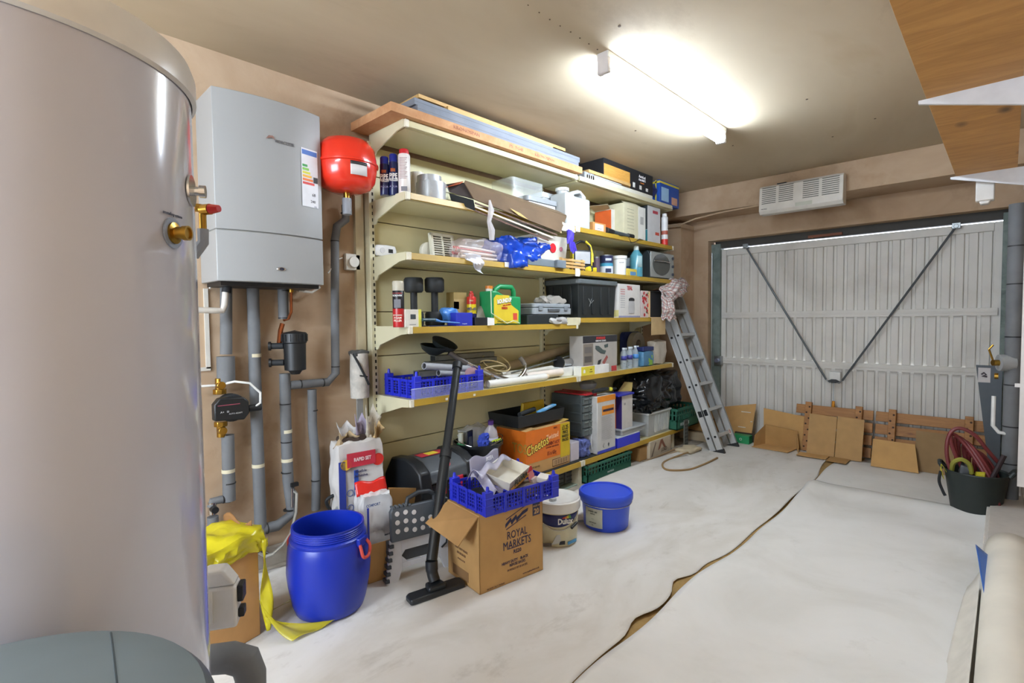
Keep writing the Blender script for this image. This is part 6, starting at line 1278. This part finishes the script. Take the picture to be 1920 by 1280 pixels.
for k, c in enumerate(('c03028', 'd87828', 'd8c038', '5a9a48')): b.prism([(-.02+.014*k, .175), (-.004+.014*k, .175), (.0+.01*k, .186+.004*k), (-.012+.01*k, .184)], .003, M(c), T)
b.put('flag_emblem', pk_)
T = face_at(.1225, aa+8, 0); b = B(); b.prism([(-.05, .02), (-.02, .075), (.0, .08), (.01, .03)], .003, M('b8bcbc'), T); b.prism([(-.005, .018), (.03, .02), (.03, .04), (.0, .038)], .004, M('26282c'), T); b.prism([(-.1, .012), (-.05, .012), (-.05, .03), (-.1, .03)], .003, M('5a5048'), T); b.put('picture', pk_)
plate(pk_, face_at(.1215, aa+48, 0), -.04, .035, .014, .032, M('4a9ad0'), 'blue_band', t=.003)
B().tube([(.13*math.cos(R(aa+a)), .13*math.sin(R(aa+a)), .19-.085*math.sin(R((a+70)*180/150))) for a in range(-70, 81, 6)], .0025, CHROME).put('wire_handle', pk_); a1 = R(aa+38); 
B().cyl((.14*math.cos(a1), .14*math.sin(a1), .115), (.137*math.cos(a1+.4), .137*math.sin(a1+.4), .132), .008, BLACK).put('grip', pk_)
tag(B().tube([(-2.06, 2.62, .022), (-1.99, 2.72, .022)], .008, M('8a8d90', .5)).put('grey_offcut'), 'short grey strip on the floor between paint bucket and blue bucket', 'offcut')

# ================================================================== BIG BROWN CARTON, CRATE AND CONTENTS
hz = at(898, 968, x=-1.833).z
rc_ = thing('brown_carton', 'large brown printed carton with an open side flap, in the foreground', 'carton', (-1.833, 1.654, .007), rz=-8.3); Wd, Dp, Hh = .41, .30, hz-.01
b = B(); k = .005; b.box(-Dp, 0, 0, Wd, 0, k, KRAFT).box(-k, 0, 0, Wd, 0, Hh, KRAFT).box(-Dp, -Dp+k, 0, Wd, 0, Hh, KRAFT).box(-Dp, 0, 0, k, 0, Hh, KRAFT).box(-Dp, 0, Wd-k, Wd, 0, Hh, KRAFT); b.put('carton_wall', rc_, bev=.001)
B().box(-Dp, 0, .001, Wd*.5, Hh, Hh+.004, KRAFT).box(-Dp, 0, Wd*.5, Wd, Hh, Hh+.004, KRAFT).put('top_flap', rc_)
quad3([(-Dp+.005, -.0, Hh-.004), (-.005, -.0, Hh-.004), (-.03, -.10, Hh-.13), (-Dp-.02, -.12, Hh-.10)], M('a8814f', .85), 'side_flap', rc_)
INK2 = M('2c2c4c', .7); T = FX(.0, Wd/2)
letters(rc_, [('ROYAL', .058, .03, Hh*.635, .72), ('MARKETS', .060, .03, Hh*.505, .72)], INK2, T, bold=.0)
letters(rc_, [('RS20', .028, .03, Hh*.40, .9), ('HEAVY DUTY', .020, -.02, Hh*.285, .85), ('BLACK', .020, .075, Hh*.285, .85), ('REFUSE SACKS', .020, .03, Hh*.235, .8)], M('33304a', .7), T, bold=.015)
letters(rc_, [('IN ROLLS OF 20 SACKS', .016, .03, Hh*.175, .8), ('www.royalmarkets.co.uk', .014, .12, Hh*.06, .8)], M('6a5048', .7), T)
letters(rc_, [('200 SACKS  20x10  18x29x39', .011, -.11, Hh*.03, .8)], M('7a5c40', .7), T)
b = B(); b.prism([(-.075, .0), (-.04, .028), (-.035, .012), (-.005, .035), (.0, .018), (.04, .044), (.075, .052), (.07, .036), (.035, .024), (-.002, -.002), (-.008, .014), (-.035, -.010), (-.042, .008), (-.075, -.018)], .0012, INK2, T @ Matrix.Translation((.03, Hh*.80, .0002)))
for (o1, o2) in ((.022, .014), (-.03, -.014)): b.prism([(-.07, o1), (.06, .045+o1), (.06, .049+o1), (-.07, .004+o1)], .0012, INK2, T @ Matrix.Translation((.03, Hh*.80, .0002)))
b.box(.135, .185, Hh*.80, Hh*.97, .0002, .0012, M('33334c'), T); b.put('print', rc_); letters(rc_, [('20', .038, .16, Hh*.855, .9), ('PACK OF', .011, .16, Hh*.93)], M('c09a68'), FX(.001, Wd/2), bold=.03)
B().box(.0, .1, 0, .004, 0, .0008, M('33304a'), T @ Matrix.Translation((-.03, Hh*.455, .0004))).put('underline', rc_)
letters(rc_, [('HEAVY DUTY BLACK', .016, 0, .17, .8), ('REFUSE SACKS', .016, 0, .145, .8), ('IN ROLLS OF 20', .012, 0, .115, .8)], M('7a5a44', .7), FY(-.001, -Dp*.55))
plate(rc_, FY(0, -Dp/2), -.10, .05, .02, .07, M('8a6842', .8), 'worn_print')
# blue crate on top
ca = at(925, 968, z=hz); cb = at(1028, 940, z=hz); 
c2 = thing('blue_crate', 'blue perforated plastic crate sitting on the brown printed carton', 'crate', (0, 0, hz+.006), rz=-8.3)
Rm = Matrix.Rotation(R(-8.3), 4, 'Z'); cen = Vector((-1.833, 1.654, 0))+Rm.to_3x3() @ Vector((-.12, .245, 0)); c2.location = (cen.x, cen.y, hz+.006)
crate(c2, .33, .47, .098, BLUEC, cols=24, rows=4)
def inc(dx, dy, dz): v = cen+Rm.to_3x3() @ Vector((dx, dy, 0)); return (v.x, v.y, hz+.014+dz)
fb = thing('spread_tub', 'white and yellow margarine tub lying tilted in the upper blue crate', 'tub', inc(.0, .03, .085), rot=(14, 12, 12))
taper(B(), -.1, .06, -.085, .085, -.0, .06, .012, M('d6d2c4', .4)).put('tub_wall', fb, bev=.004); plate(fb, FX(.066), -.085, .085, .004, .022, M('d89c2c'), 'yellow_band', lift=.006, t=.002)
letters(fb, [('FLORA', .045, 0, .037, .9)], M('2c4432'), FX(.077), bold=.02); B().lathe([(0, 0), (.014, 0)], M('d8902c'), TR((.074, .055, .03), (0, 90, 0)), n=14).put('flower_print', fb)
bgm = M('c9c8dc', .2, a=.55)
zb_ = thing('freezer_bag', 'clear lilac-tinted plastic bags with white print, piled in the upper blue crate', 'bag', inc(-.03, -.03, .09), rz=10)
B().grid(lambda u, v: Vector((-.08+.10*v, -.15+.27*u, .02+.06*math.sin(v*2.5)+.04*u*v+.014*math.sin(u*13+v*5))), 22, 10, bgm).put('bag_sheet', zb_, sol=.0015)
B().grid(lambda u, v: Vector((-.10-.01*v, -.09+.26*u, .0+.11*v+.012*math.sin(u*9))), 20, 8, bgm).put('bag_sheet', zb_, sol=.0015); B().grid(lambda u, v: Vector((-.04+.11*v, -.17+.1*u+.05*v, .05-.09*v+.02*math.sin(u*8+v*6))), 12, 10, bgm).put('bag_sheet', zb_, sol=.0015)
letters(zb_, [('IKEA', .03, .07, .085, 1.1)], M('f0f0f4', .4), FX(-.095), bold=.03)
t = thing('red_packet', 'red and clear hanging packet in the upper blue crate', 'packet', inc(.05, .17, .03), rot=(8, -15, 10)); B().box(-.004, .0, -.03, .03, 0, .10, M('c87878', .4)).box(-.004, .001, -.03, .03, .085, .11, M('b82c34', .4)).put('packet_card', t, bev=.002); B().soft(.0, .02, -.028, .028, .0, .05, M('d8c8c0', .2, a=.7), .004, 20, 1, 5).put('blister', t)
t = tag(B().box(-.03, .03, -.03, .03, 0, .03, M('d4cdc4', .5)).put('small_white_box', loc=inc(.09, .20, .065), rot=(10, 5, 20), bev=.003), 'small white box perched at the right end of the upper blue crate', 'box')
tag(B().soft(-.06, .06, -.11, .04, .0, .055, M('26282c', .5), .015, 16, 4, 8, .4).put('dark_pouch', loc=inc(-.02, -.1, .0)), 'dark pouch at the left inside the upper blue crate', 'pouch'); tag(B().soft(-.06, .06, -.08, .10, .0, .05, M('6a5a4a', .7, var=.4, sc=40), .015, 16, 7, 8, .3).put('mixed_scraps', loc=inc(.03, .12, .0)), 'brown scraps lying under the packet in the upper blue crate', 'scraps')

# ================================================================== VACUUM WAND
v0 = at(812, 1106, z=.03); hd = (Vector((-1.99, 1.668, 0))-Vector((-2.044, 1.38, 0))).normalized()
vc = thing('vacuum_wand', 'black vacuum cleaner tube with a floor head leaning on the shelving', 'vacuum tube', (-2.01, 1.52, .006))
ang = math.degrees(math.atan2(hd.y, hd.x)); Tm = Matrix.Rotation(R(ang), 4, 'Z')
B().prism([(-.15, -.035), (-.14, -.045), (.14, -.045), (.15, -.035), (.15, .02), (.13, .035), (-.13, .035), (-.15, .02)], .028, M('1e2226', .35), Tm).put('floor_head', vc, bev=.007)
B().prism([(-.05, -.03), (.05, -.03), (.04, .04), (-.04, .04)], .05, M('1e2226', .35), Tm, h0=.02).put('head_hump', vc, bev=.01)
neck = Vector((-.02, .01, .05)); j1 = Vector((-.05, .015, .14)); topp = at(858, 682, x=-2.47)-Vector((-2.01, 1.52, .006)); 
B().tube(smooth([neck, neck+Vector((-.02, 0, .04)), j1]), [.028]*7+[.031]*6, BLACK, n=16).put('elbow', vc)
dv = (topp-j1); B().tube([j1, j1+dv*.5], .028, M('1b1f21', .35), n=22).put('lower_tube', vc); B().tube([j1+dv*.49, topp], .024, M('1b1f21', .35), n=22).put('upper_tube', vc); B().tube([j1+dv*.47, j1+dv*.51], .033, BLACK, n=22).put('tube_collar', vc); B().tube([topp-dv*.03, topp+dv*.005], .031, BLACK, n=22).put('top_collar', vc)

# ================================================================== FOLDING STOOL
st = thing('folding_stool', 'folded grey and white plastic step stool with dotted top', 'step stool', (-2.235, 1.42, .006), rot=(0, -4, -12.5)); LG = M('cfd2d8', .4); DGY = M('4a5056', .5); Wt = .335; Hs = .385
B().prism([(.0, Hs*.55), (.0, Hs*.95), (.012, Hs), (Wt-.01, Hs), (Wt, Hs*.95), (Wt, Hs*.55)], .03, DGY, FX(-.02)).put('top_panel', st, bev=.006)
for c in range(7):
    for r_ in range(3):
        if r_ == 0 and 3 <= c <= 4: continue
        y = .035+c*.046; z = Hs*.92-r_*.045-(.0 if c < 2 else .01); B().cyl((.010, y, z), (.0125, y, z), .0125, M('c8c4c0', .6), n=16).put('grip_dot', st)
B().tube([(0, .09, Hs), (0, .1, Hs+.035), (0, .16, Hs+.055), (0, .22, Hs+.05), (0, .25, Hs+.03), (0, .25, Hs)], .012, M('2a2e32', .5), n=10).put('carry_handle', st); b = B()
for k in range(5): b.box(-.025, .014, .01+.022*k, .024+.022*k, Hs-.002, Hs+.008, DGY)
b.put('hinge_teeth', st, bev=.002)
ol = [(-.03, 0), (.035, 0), (.06, Hs*.17), (Wt-.06, Hs*.17), (Wt-.035, 0), (Wt+.03, 0), (Wt-.0, Hs*.56), (.0, Hs*.56)]
b = B(); T = FX(-.03)
# legs panel with an oval opening
def bar(pts): b.prism(pts, .018, LG, T)
bar([(-.03, 0), (.035, 0), (.06, Hs*.17), (.06, Hs*.56), (.0, Hs*.56)]); bar([(Wt+.03, 0), (Wt-.035, 0), (Wt-.06, Hs*.17), (Wt-.06, Hs*.56), (Wt, Hs*.56)][::-1]); bar([(.06, Hs*.17), (Wt-.06, Hs*.17), (Wt-.06, Hs*.24), (.06, Hs*.24)]); bar([(.06, Hs*.40), (Wt-.06, Hs*.40), (Wt-.06, Hs*.56), (.06, Hs*.56)])
bar([(.06, Hs*.24), (.09, Hs*.24), (.07, Hs*.3), (.06, Hs*.32)]); bar([(.06, Hs*.34), (.08, Hs*.4), (.06, Hs*.4)]); bar([(Wt-.06, Hs*.24), (Wt-.06, Hs*.32), (Wt-.07, Hs*.3), (Wt-.09, Hs*.24)]); b.put('leg_panel', st, bev=.002)
B().box(-.05, -.034, -.01, Wt+.01, Hs*.24, Hs*.55, DGY).put('rear_panel', st)
for k in range(6): B().box(-.05, .0, -.036+k*.006, -.026+k*.006+.012, .01+k*.034, .028+k*.034, M('3c4248', .5)).put('edge_tooth', st, bev=.002)
B().tube([(.0, .28, .12), (.0, .31, .14), (0, .315, .17), (0, .29, .19)], .005, BLACKM).put('strap', st)
# box holding small bag
p0 = Vector((-2.325, 1.335, 0)); bxo = thing('brown_box', 'plain brown box beside the drum holding the white foil bag', 'box', (-2.33, 1.335, .006), rz=-8)
k = .004; Wb, Db, Hb = .155, .22, .20
b = B(); b.box(-Db, 0, 0, Wb, 0, k, KRAFT).box(-k, 0, 0, Wb, 0, Hb, KRAFT).box(-Db, -Db+k, 0, Wb, 0, Hb, KRAFT).box(-Db, 0, 0, k, 0, Hb, KRAFT).box(-Db, 0, Wb-k, Wb, 0, Hb, KRAFT); b.put('carton_wall', bxo, bev=.001)
ADH = M('c6c6c6', .22, bump=.2, sc=6)
ab = thing('foil_bag', 'shiny white foil bag with a red top standing in the plain brown box', 'bag', (-2.36, 1.42, .012), rz=-8); h_ = .475
B().soft(-.15, .0, -.075, .075, 0, h_-.04, ADH, .018, 11, 3, 18, .14, .05).put('bag_body', ab)
B().grid(lambda u, v: Vector((-.075+.06*math.sin(u*3.1)*.2-.03*v, -.085+.17*u, h_-.06+.07*v+.006*math.sin(u*9))), 14, 5, RED).put('red_top', ab, sol=.006)
b = B(); T = FX(.012); b.box(-.065, -.055, .03, h_-.1, -.004, .0, M('2a3aa0'), T); b.put('blue_stripe', ab); letters(ab, [('COMFORT', .02, -.03, h_-.09, .8)], M('4a5a80'), FX(.008), bold=.02); letters(ab, [('easi-fix', .014, .045, .215)], M('202430'), FX(.014), bold=.03)
# big adhesive sack
sk = thing('adhesive_sack', 'torn open paper sack of adhesive with blue, red and yellow print by the wall', 'sack', (-2.66, 1.50, .006), rz=-6)
def nearp(u, v, x): return at(u, v, x=x)
SKM = M('c6c2be', .6, bump=.15, sc=8); hs = .66
B().soft(-.15, 0, -.135, .135, 0, hs, SKM, .016, 9, 6, 18, .12, .04).put('sack_body', sk)
T = FX(.006)
b = B(); b.box(-.138, -.10, .12, hs-.1, 0, .004, M('2c3c90'), T).box(-.05, -.025, .04, hs-.16, 0, .003, M('2c4ca0'), T); b.put('blue_print', sk)
B().box(-.09, .08, hs-.14, hs-.06, .0, .006, M('b83040'), T).put('red_band', sk); B().lathe([(0, 0), (.03, 0), (.03, .003)], M('d8b030'), T @ Matrix.Translation((-.098, hs-.12, .004))).put('yellow_mark', sk); B().lathe([(0, 0), (.035, 0), (.035, .003)], M('c83028'), T @ Matrix.Translation((.095, hs-.12, .003))).put('red_mark', sk)
letters(sk, [('RAPID SET', .028, .0, hs-.1, .8)], M('e0c8c8'), FX(.0125), bold=.03); letters(sk, [('Flexible', .022, -.01, hs-.17), ('Adhesive', .022, -.01, hs-.195)], M('3a3a5a'), FX(.009), bold=.02)
b = B()
for q in range(4): b.lathe([(.016, 0), (.02, 0), (.02, .002), (.016, .002), (.016, 0)], M('4a5a90'), T @ Matrix.Translation((-.075, .12+.085*q, .001)), n=12)
for q in range(14): b.box(.0, .09-.02*(q % 3), .12+.022*q, .125+.022*q, .0, .002, M('7a8098'), T)
b.put('small_print', sk)
# torn top
TM = M('b8b0a0', .8, var=.2, sc=20)
random.seed(11)
for (y0_, y1_, z1_, lean, m) in ((-.14, -.03, .07, .05, M('a89270', .85)), (-.02, .07, .15, -.02, M('9a90a4', .6)), (.04, .135, .20, .0, TM), (-.10, .02, .10, -.10, M('c4c0bc', .7)), (.08, .14, .10, .04, M('b09468', .85))):
    B().grid(lambda u, v: Vector((-.07+lean*v+.03*math.sin(u*4+v*3)+.02*noise.noise(Vector((u*5, v*5, y0_*9))), y0_+(y1_-y0_)*u+.02*v, hs-.035+(z1_+.03)*v*(1-.35*abs(math.sin(u*5))))), 8, 6, m).put('torn_flap', sk, sol=.002)
B().soft(-.12, -.03, -.11, .06, hs-.03, hs+.02, M('3a2c24', .9), .02, 16, 3, 6, .4).put('dark_contents', sk)
tag(B().soft(-2.82, -2.68, 1.38, 1.60, .006, .30, M('8f959c', .3), .03, 10, 12, 12, .4).put('silver_bag'), 'silver crumpled bag between the big sack and the drum', 'bag')
tag(B().box(-2.88, -2.80, 1.62, 1.70, .0, .62, M('2a55a8', .5)).put('blue_wrapped_pack', bev=.01), 'blue wrapped pack behind the big torn sack', 'pack')
tag(B().tube(smooth([(-2.8, 1.38, .25), (-2.78, 1.34, .33), (-2.76, 1.40, .36), (-2.76, 1.48, .34)]), .010, BLACKM).put('black_hose'), 'black hose loop on the wall left of the big sack', 'hose')
# open brown box by toolbox
ob = thing('open_box', 'open brown carton between the foil bag and the black toolbox', 'box', (-2.54, 1.60, .006), rz=0)
b = B(); Wb, Db, Hb = .20, .26, .26; b.box(-Db, 0, 0, Wb, 0, k, KRAFT2).box(-k, 0, 0, Wb, 0, Hb, KRAFT2).box(-Db, -Db+k, 0, Wb, 0, Hb, KRAFT2).box(-Db, 0, 0, k, 0, Hb, KRAFT2).box(-Db, 0, Wb-k, Wb, 0, Hb, KRAFT2); b.put('carton_wall', ob, bev=.001)
quad3([(0, -.01, Hb-.03), (0, Wb+.03, Hb-.06), (.035, Wb+.02, Hb+.08), (.03, -.02, Hb+.14)], KRAFT, 'flap', ob); plate(ob, FX(0), .05, .1, Hb-.13, Hb-.07, M('c8c0b4'), 'tape', lift=.001)

# ================================================================== ITEMS BY THE WATER TANK
yb_ = thing('box_in_yellow_bag', 'brown box half covered by a yellow plastic bag beside the water cylinder', 'box', (-2.27, .70, .006), rz=15)
B().box(-.24, 0, -.12, .1, 0, .42, M('b98d58', .85)).put('carton_body', yb_, bev=.004)
YM = M('c8bc20', .25, bump=.1, a=.93)
YT = M('c8bc28', .25, a=.62)
B().soft(-.25, .03, -.16, .13, .36, .46, YM, .03, 9, 4, 14, .3).put('bag_top', yb_); B().grid(lambda u, v: Vector((.02+.02*math.sin(v*7+u*3), .095+.035*u+.01*v, .42-.40*v)), 5, 22, YM).put('bag_side', yb_, sol=.001)
B().grid(lambda u, v: Vector((.02+.16*v+.05*u, .08+.22*u*v+.04*v, .16*(1-v)**2*(1-u*.6)+.012+.006*math.sin(u*9))), 14, 16, YT).put('bag_tail', yb_, sol=.001); B().grid(lambda u, v: Vector((-.02-.10*v+.03*u, .13+.24*v, .05*(1-v)+.008+.03*u*(1-v))), 8, 14, YT).put('bag_tail', yb_, sol=.001)
B().grid(lambda u, v: Vector((-.24+.2*u, .1, .42+.06*v+.02*math.sin(u*7))), 8, 4, M('8a6238', .85)).put('crumpled_flap', yb_, sol=.003)

# ================================================================== FAR END: CARDBOARD, PALLETS, TUB
def leaning(name, label, cat, u1, v1, u2, v2, ub, vb_, yb, yt, m, th=.004, group=None):
    """thin panel standing on the floor near y=yb with its top near y=yt; (u1,v1)-(u2,v2) are its top corners"""
    a = at(u1, v1, y=yt); b_ = at(u2, v2, y=yt); c = at(ub, vb_, y=yb); zz_ = .006
    o = quad3([(a.x, yt, a.z), (b_.x, yt, b_.z), (b_.x+.005, yb, zz_), (a.x-.005, yb, zz_)], m, name, None, th); return tag(o, label, cat, group)
o = leaning('flattened_cardboard', 'flat tape-marked cardboard sheet leaning on the door next to the ladder', 'cardboard', 1350, 763, 1418, 757, 1350, 815, 5.72, 5.9, KRAFT)
b = B()
for (u, v, l) in ((1400, 772, .05), (1392, 800, .04), (1410, 790, .01)): p = at(u, v, y=5.79); b.box(p.x-l, p.x+l, p.y-.02, p.y-.018, p.z-.004, p.z+.006, M('d0c8b8', .5))
b.put('tape_mark', o)
gx0, gx1 = at(1376, 815, y=5.66).x, at(1407, 815, y=5.66).x
t = thing('green_box', 'small green box with a white print on the floor beside the ladder', 'box', ((gx0+gx1)/2, 5.62, .006)); w = gx1-gx0; B().box(-w/2, w/2, 0, .10, 0, .085, M('1f8a54', .5)).put('carton_body', t, bev=.002); B().lathe([(.008, 0), (.014, 0), (.014, .002), (.008, .002), (.008, 0)], M('b8dcc4'), FY(-.0005, 0, .045)).put('print', t); tag(B().box(gx0-.02, gx1+.05, 5.74, 5.76, .006, .10, M('3c3024', .8)).put('dark_plank'), 'dark board edge behind the green box', 'board')
# open box with flap up
t = thing('open_carton', 'small open carton lying on its side with one flap up against the door', 'carton', (-1.84, 5.62, .006)); w = .37
quad3([(-.02, .17, .38), (w+.02, .17, .33), (w, .12, 0), (0, .12, 0)], KRAFT, 'rear_flap', t); quad3([(.02, .10, .22), (w-.04, .10, .19), (w-.04, .09, .0), (.02, .09, 0)], KRAFT2, 'inner_panel', t); quad3([(.02, .10, .22), (.02, .09, 0), (-.04, -.08, 0), (-.04, -.04, .12)], KRAFT2, 'side_panel', t); quad3([(.0, .09, .012), (w-.04, .09, .012), (w-.07, -.12, .005), (-.05, -.10, .005)], KRAFT, 'front_flap', t); quad3([(w-.04, .09, .0), (w-.04, .09, .16), (w, -.02, .07), (w, -.03, 0)], KRAFT, 'side_panel', t)
PW = wood('pallet_wood', 'b07c40', '8c5c2a', (1.2, 6, 7), 3, .55, ('5a3418', 2.5, (1.5, 3, 4)))
def pallet(label, xa, xb, posts, za, zb, tiltdx=0):
    t = thing('wooden_pallet', label, 'pallet', (xa, 5.74, .006), group='slatted wooden pallets'); L = xb-xa; tilt = .10; n = 4; hh = .49
    Tm = Matrix.Rotation(R(-14), 4, 'X')
    for k in range(n): z0_ = .02+k*(hh-.02)/n; B().box(0, L, .0, .022, z0_, z0_+.092, PW, Tm).put('slat', t, bev=.003)
    for x in posts:
        B().box(x-.028, x+.028, -.045, 0, -.0, hh, PW, Tm).put('upright_batten', t, bev=.003); b = B()
        for k in range(8): z = .04+k*.057; b.cyl((x-.012+.024*(k % 2), -.0465, z), (x-.012+.024*(k % 2), -.0448, z), .009, M('3a2614', .8), n=8)
        for v in b.bm.verts: v.co = Tm @ v.co
        b.put('bolt', t)
    return t
pallet('slatted wooden pallet leaning on the door, left of two', -1.56, -.90, (.12, .55), 0, 0)
pallet('slatted wooden pallet leaning on the door, right of two', -.88, -.03, (.13, .66), 0, 0)
for (xa, xb, lab) in ((-1.40, -1.165, 'left half of the clean cardboard leaning on the left pallet'), (-1.16, -.945, 'right half of the clean cardboard leaning on the left pallet')):
    tag(quad3([(xa, 5.70, .395), (xb, 5.70, .385), (xb, 5.60, .012), (xa, 5.60, .012)], M('ae8b5c', .85), 'cardboard_sheet', None, .004), lab, 'cardboard')
tag(B().box(-1.45, -1.2, 5.44, 5.585, .018, .022, KRAFT).put('cardboard_scrap'), 'brown cardboard flap lying on the floor in front of the left pallet', 'cardboard'); tag(B().box(-1.19, -1.03, 5.40, 5.585, .018, .022, KRAFT2).put('cardboard_scrap'), 'darker cardboard flap on the floor at the end of the seam', 'cardboard')
tag(quad3([(-.86, 5.60, .24), (-.56, 5.60, .235), (-.52, 5.50, .012), (-.86, 5.50, .012)], KRAFT, 'cardboard_sheet', None, .004), 'small cardboard panel standing in front of the right pallet', 'cardboard')
t = thing('opened_carton', 'tall opened carton standing in front of the right pallet', 'carton', (-.56, 5.58, .008)); quad3([(0, .09, .34), (.27, .09, .335), (.26, .02, 0), (0, .02, 0)], M('8f7450', .9), 'rear_panel', t); quad3([(.27, .09, .335), (.27, .0, .31), (.25, -.04, 0), (.26, .02, 0)], KRAFT2, 'side_panel', t); quad3([(.27, .03, .19), (.45, .03, .18), (.45, .0, 0), (.26, .0, 0)], M('8f7450', .9), 'rear_panel', t); quad3([(.25, -.01, .008), (.45, -.01, .008), (.42, -.13, .004), (.25, -.12, .004)], KRAFT, 'floor_flap', t)
# tub with hose
tb_ = thing('flexible_tub', 'dark green flexible tub by the right wall holding hose and straps', 'tub', (-.135, 4.62, .012)); TBM = M('232b29', .5); th_ = .29
B().lathe([(0, 0), (.12, 0), (.125, .01), (.165, th_), (.172, th_), (.17, th_+.008), (.160, th_), (.118, .015), (0, .012)], TBM, n=44).put('tub_wall', tb_)
for s_ in (-1, 1): B().tube([(s_*.165, -.05, th_), (s_*.185, -.045, th_+.03), (s_*.19, 0, th_+.04), (s_*.185, .045, th_+.03), (s_*.165, .05, th_)], .012, TBM).put('handle', tb_)
HM = M('6e2a2c', .4); hs_ = thing('garden_hose', 'coil of dark red hose standing in the dark green tub', 'hose', (-.11, 4.62, .06)); random.seed(5)
for k in range(7):
    c = Vector((-.03+.010*k, -.05+.018*k, .24-.010*k)); Ld = Vector((-.44+.03*k, 0, .89)).normalized(); Wd_ = Vector((Ld.z, 0, -Ld.x)); hl = .27-.016*k; hw_ = .045+.009*(k % 3)
    B().tube([c+Ld*hl*math.cos(t_)+Wd_*hw_*math.sin(t_)+Vector((0, .02*math.sin(t_*2+k), 0)) for t_ in [2*math.pi*i/34 for i in range(34)]], .0125, HM, n=9, closed=True).put('hose_loop', hs_)
B().tube(smooth([(-.12, -.07, .12), (-.17, -.08, .33), (-.165, -.07, .47), (-.12, -.06, .53), (-.04, -.05, .50), (.03, -.03, .40), (.09, 0, .31)]), .012, HM, n=9).put('loose_loop', hs_)
B().tube([(.02, -.07, .12), (.11, -.03, .38)], .014, M('2a1c1e', .6)).put('hose_end', hs_); B().tube([(-.02, -.02, .12), (-.1, -.06, .3)], .014, BLACKM).put('dark_hose_end', hs_)
YS = M('b8b028', .6)
ys_ = thing('ratchet_strap', 'yellow webbing strap spilling over the left rim of the dark green tub', 'strap', (-.135, 4.62, .012))
B().grid(lambda u, v: Vector((-.14-.035*math.sin(v*2.6)-.01*u, -.07+.05*u, th_-.03+.06*math.sin(v*3.0)-.10*max(0, v-.5))), 3, 14, YS).put('webbing', ys_, sol=.003)
B().tube(smooth([(-.12, -.08, th_), (-.11, -.10, th_+.06), (-.07, -.11, th_+.09), (-.03, -.10, th_+.06), (-.02, -.09, th_)]), .014, M('8c8a34', .7), n=6).put('webbing_loop', ys_); B().soft(-.08, -.03, -.1, -.04, th_-.03, th_+.05, M('5a5e62', .5, .3), .01, 20, 3, 6).put('ratchet', ys_); B().soft(.0, .05, -.13, -.07, th_-.02, th_+.015, YS, .01, 20, 5, 6).put('webbing_bundle', ys_)
B().tube(smooth([(-.178, -.06, th_-.02), (-.185, -.06, th_-.09), (-.165, -.07, th_-.15), (-.15, -.08, th_-.18)]), .009, BLACKM).put('hook', ys_)
# ================================================================== pieces printed on or fixed to a part become its sub-parts
MAIN = ('carton_body', 'body', 'bucket_wall', 'drum_wall', 'sack_body', 'bag_body', 'shell', 'casing', 'case', 'tub', 'tub_wall', 'control_box', 'carton_wall', 'canister', 'basket_body', 'housing', 'packet', 'box_body', 'board', 'backplate', 'upper_case', 'block_body', 'cabinet_shell', 'top_panel', 'plate', 'sleeve')
SUBW = ('lettering', 'print', 'label', 'picture', 'barcode', 'panel', 'band', 'stripe', 'mark', 'edge', 'sticker', 'symbol', 'emblem', 'scratch', 'dot', 'screen', 'groove', 'bar', 'arrow', 'header', 'pattern', 'tape', 'underline', 'foot', 'lettering_shadow', 'lettering_outline', 'rib', 'ribs', 'top', 'dark_backing')
def base(n): return n.split('.')[0]
for t in [o for o in COL.objects if o.parent is None and o.type == 'EMPTY']:
    ch = list(t.children); main = next((c for m in MAIN for c in ch if base(c.name) == m), None)
    if main is None or main.matrix_basis != Matrix.Identity(4): continue
    for c in ch:
        w = base(c.name)
        if c is not main and w not in ('top_panel', 'leg_panel', 'rear_panel', 'side_panel', 'front_panel', 'yellow_edge', 'red_edge', 'rear_panel') and w.split('_')[-1] in SUBW: c.parent = main
for o in list(COL.objects):                                        # caps on rails, bolts on battens
    if o.parent is None or o.parent.parent is not None: continue
    tgt = {'end_cap': 'price_rail', 'pull_cord': None, 'cord_toggle': 'pull_cord', 'rung_plug': None, 'underside_fold': 'shelf_board', 'lid_ribs': 'canister', 'slot_column': 'upright'}.get(base(o.name))
    if tgt:
        m = next((c for c in o.parent.children if base(c.name) == tgt), None)
        if m is not None and o.parent.name.split('.')[0] != 'strip_light' : o.parent = m
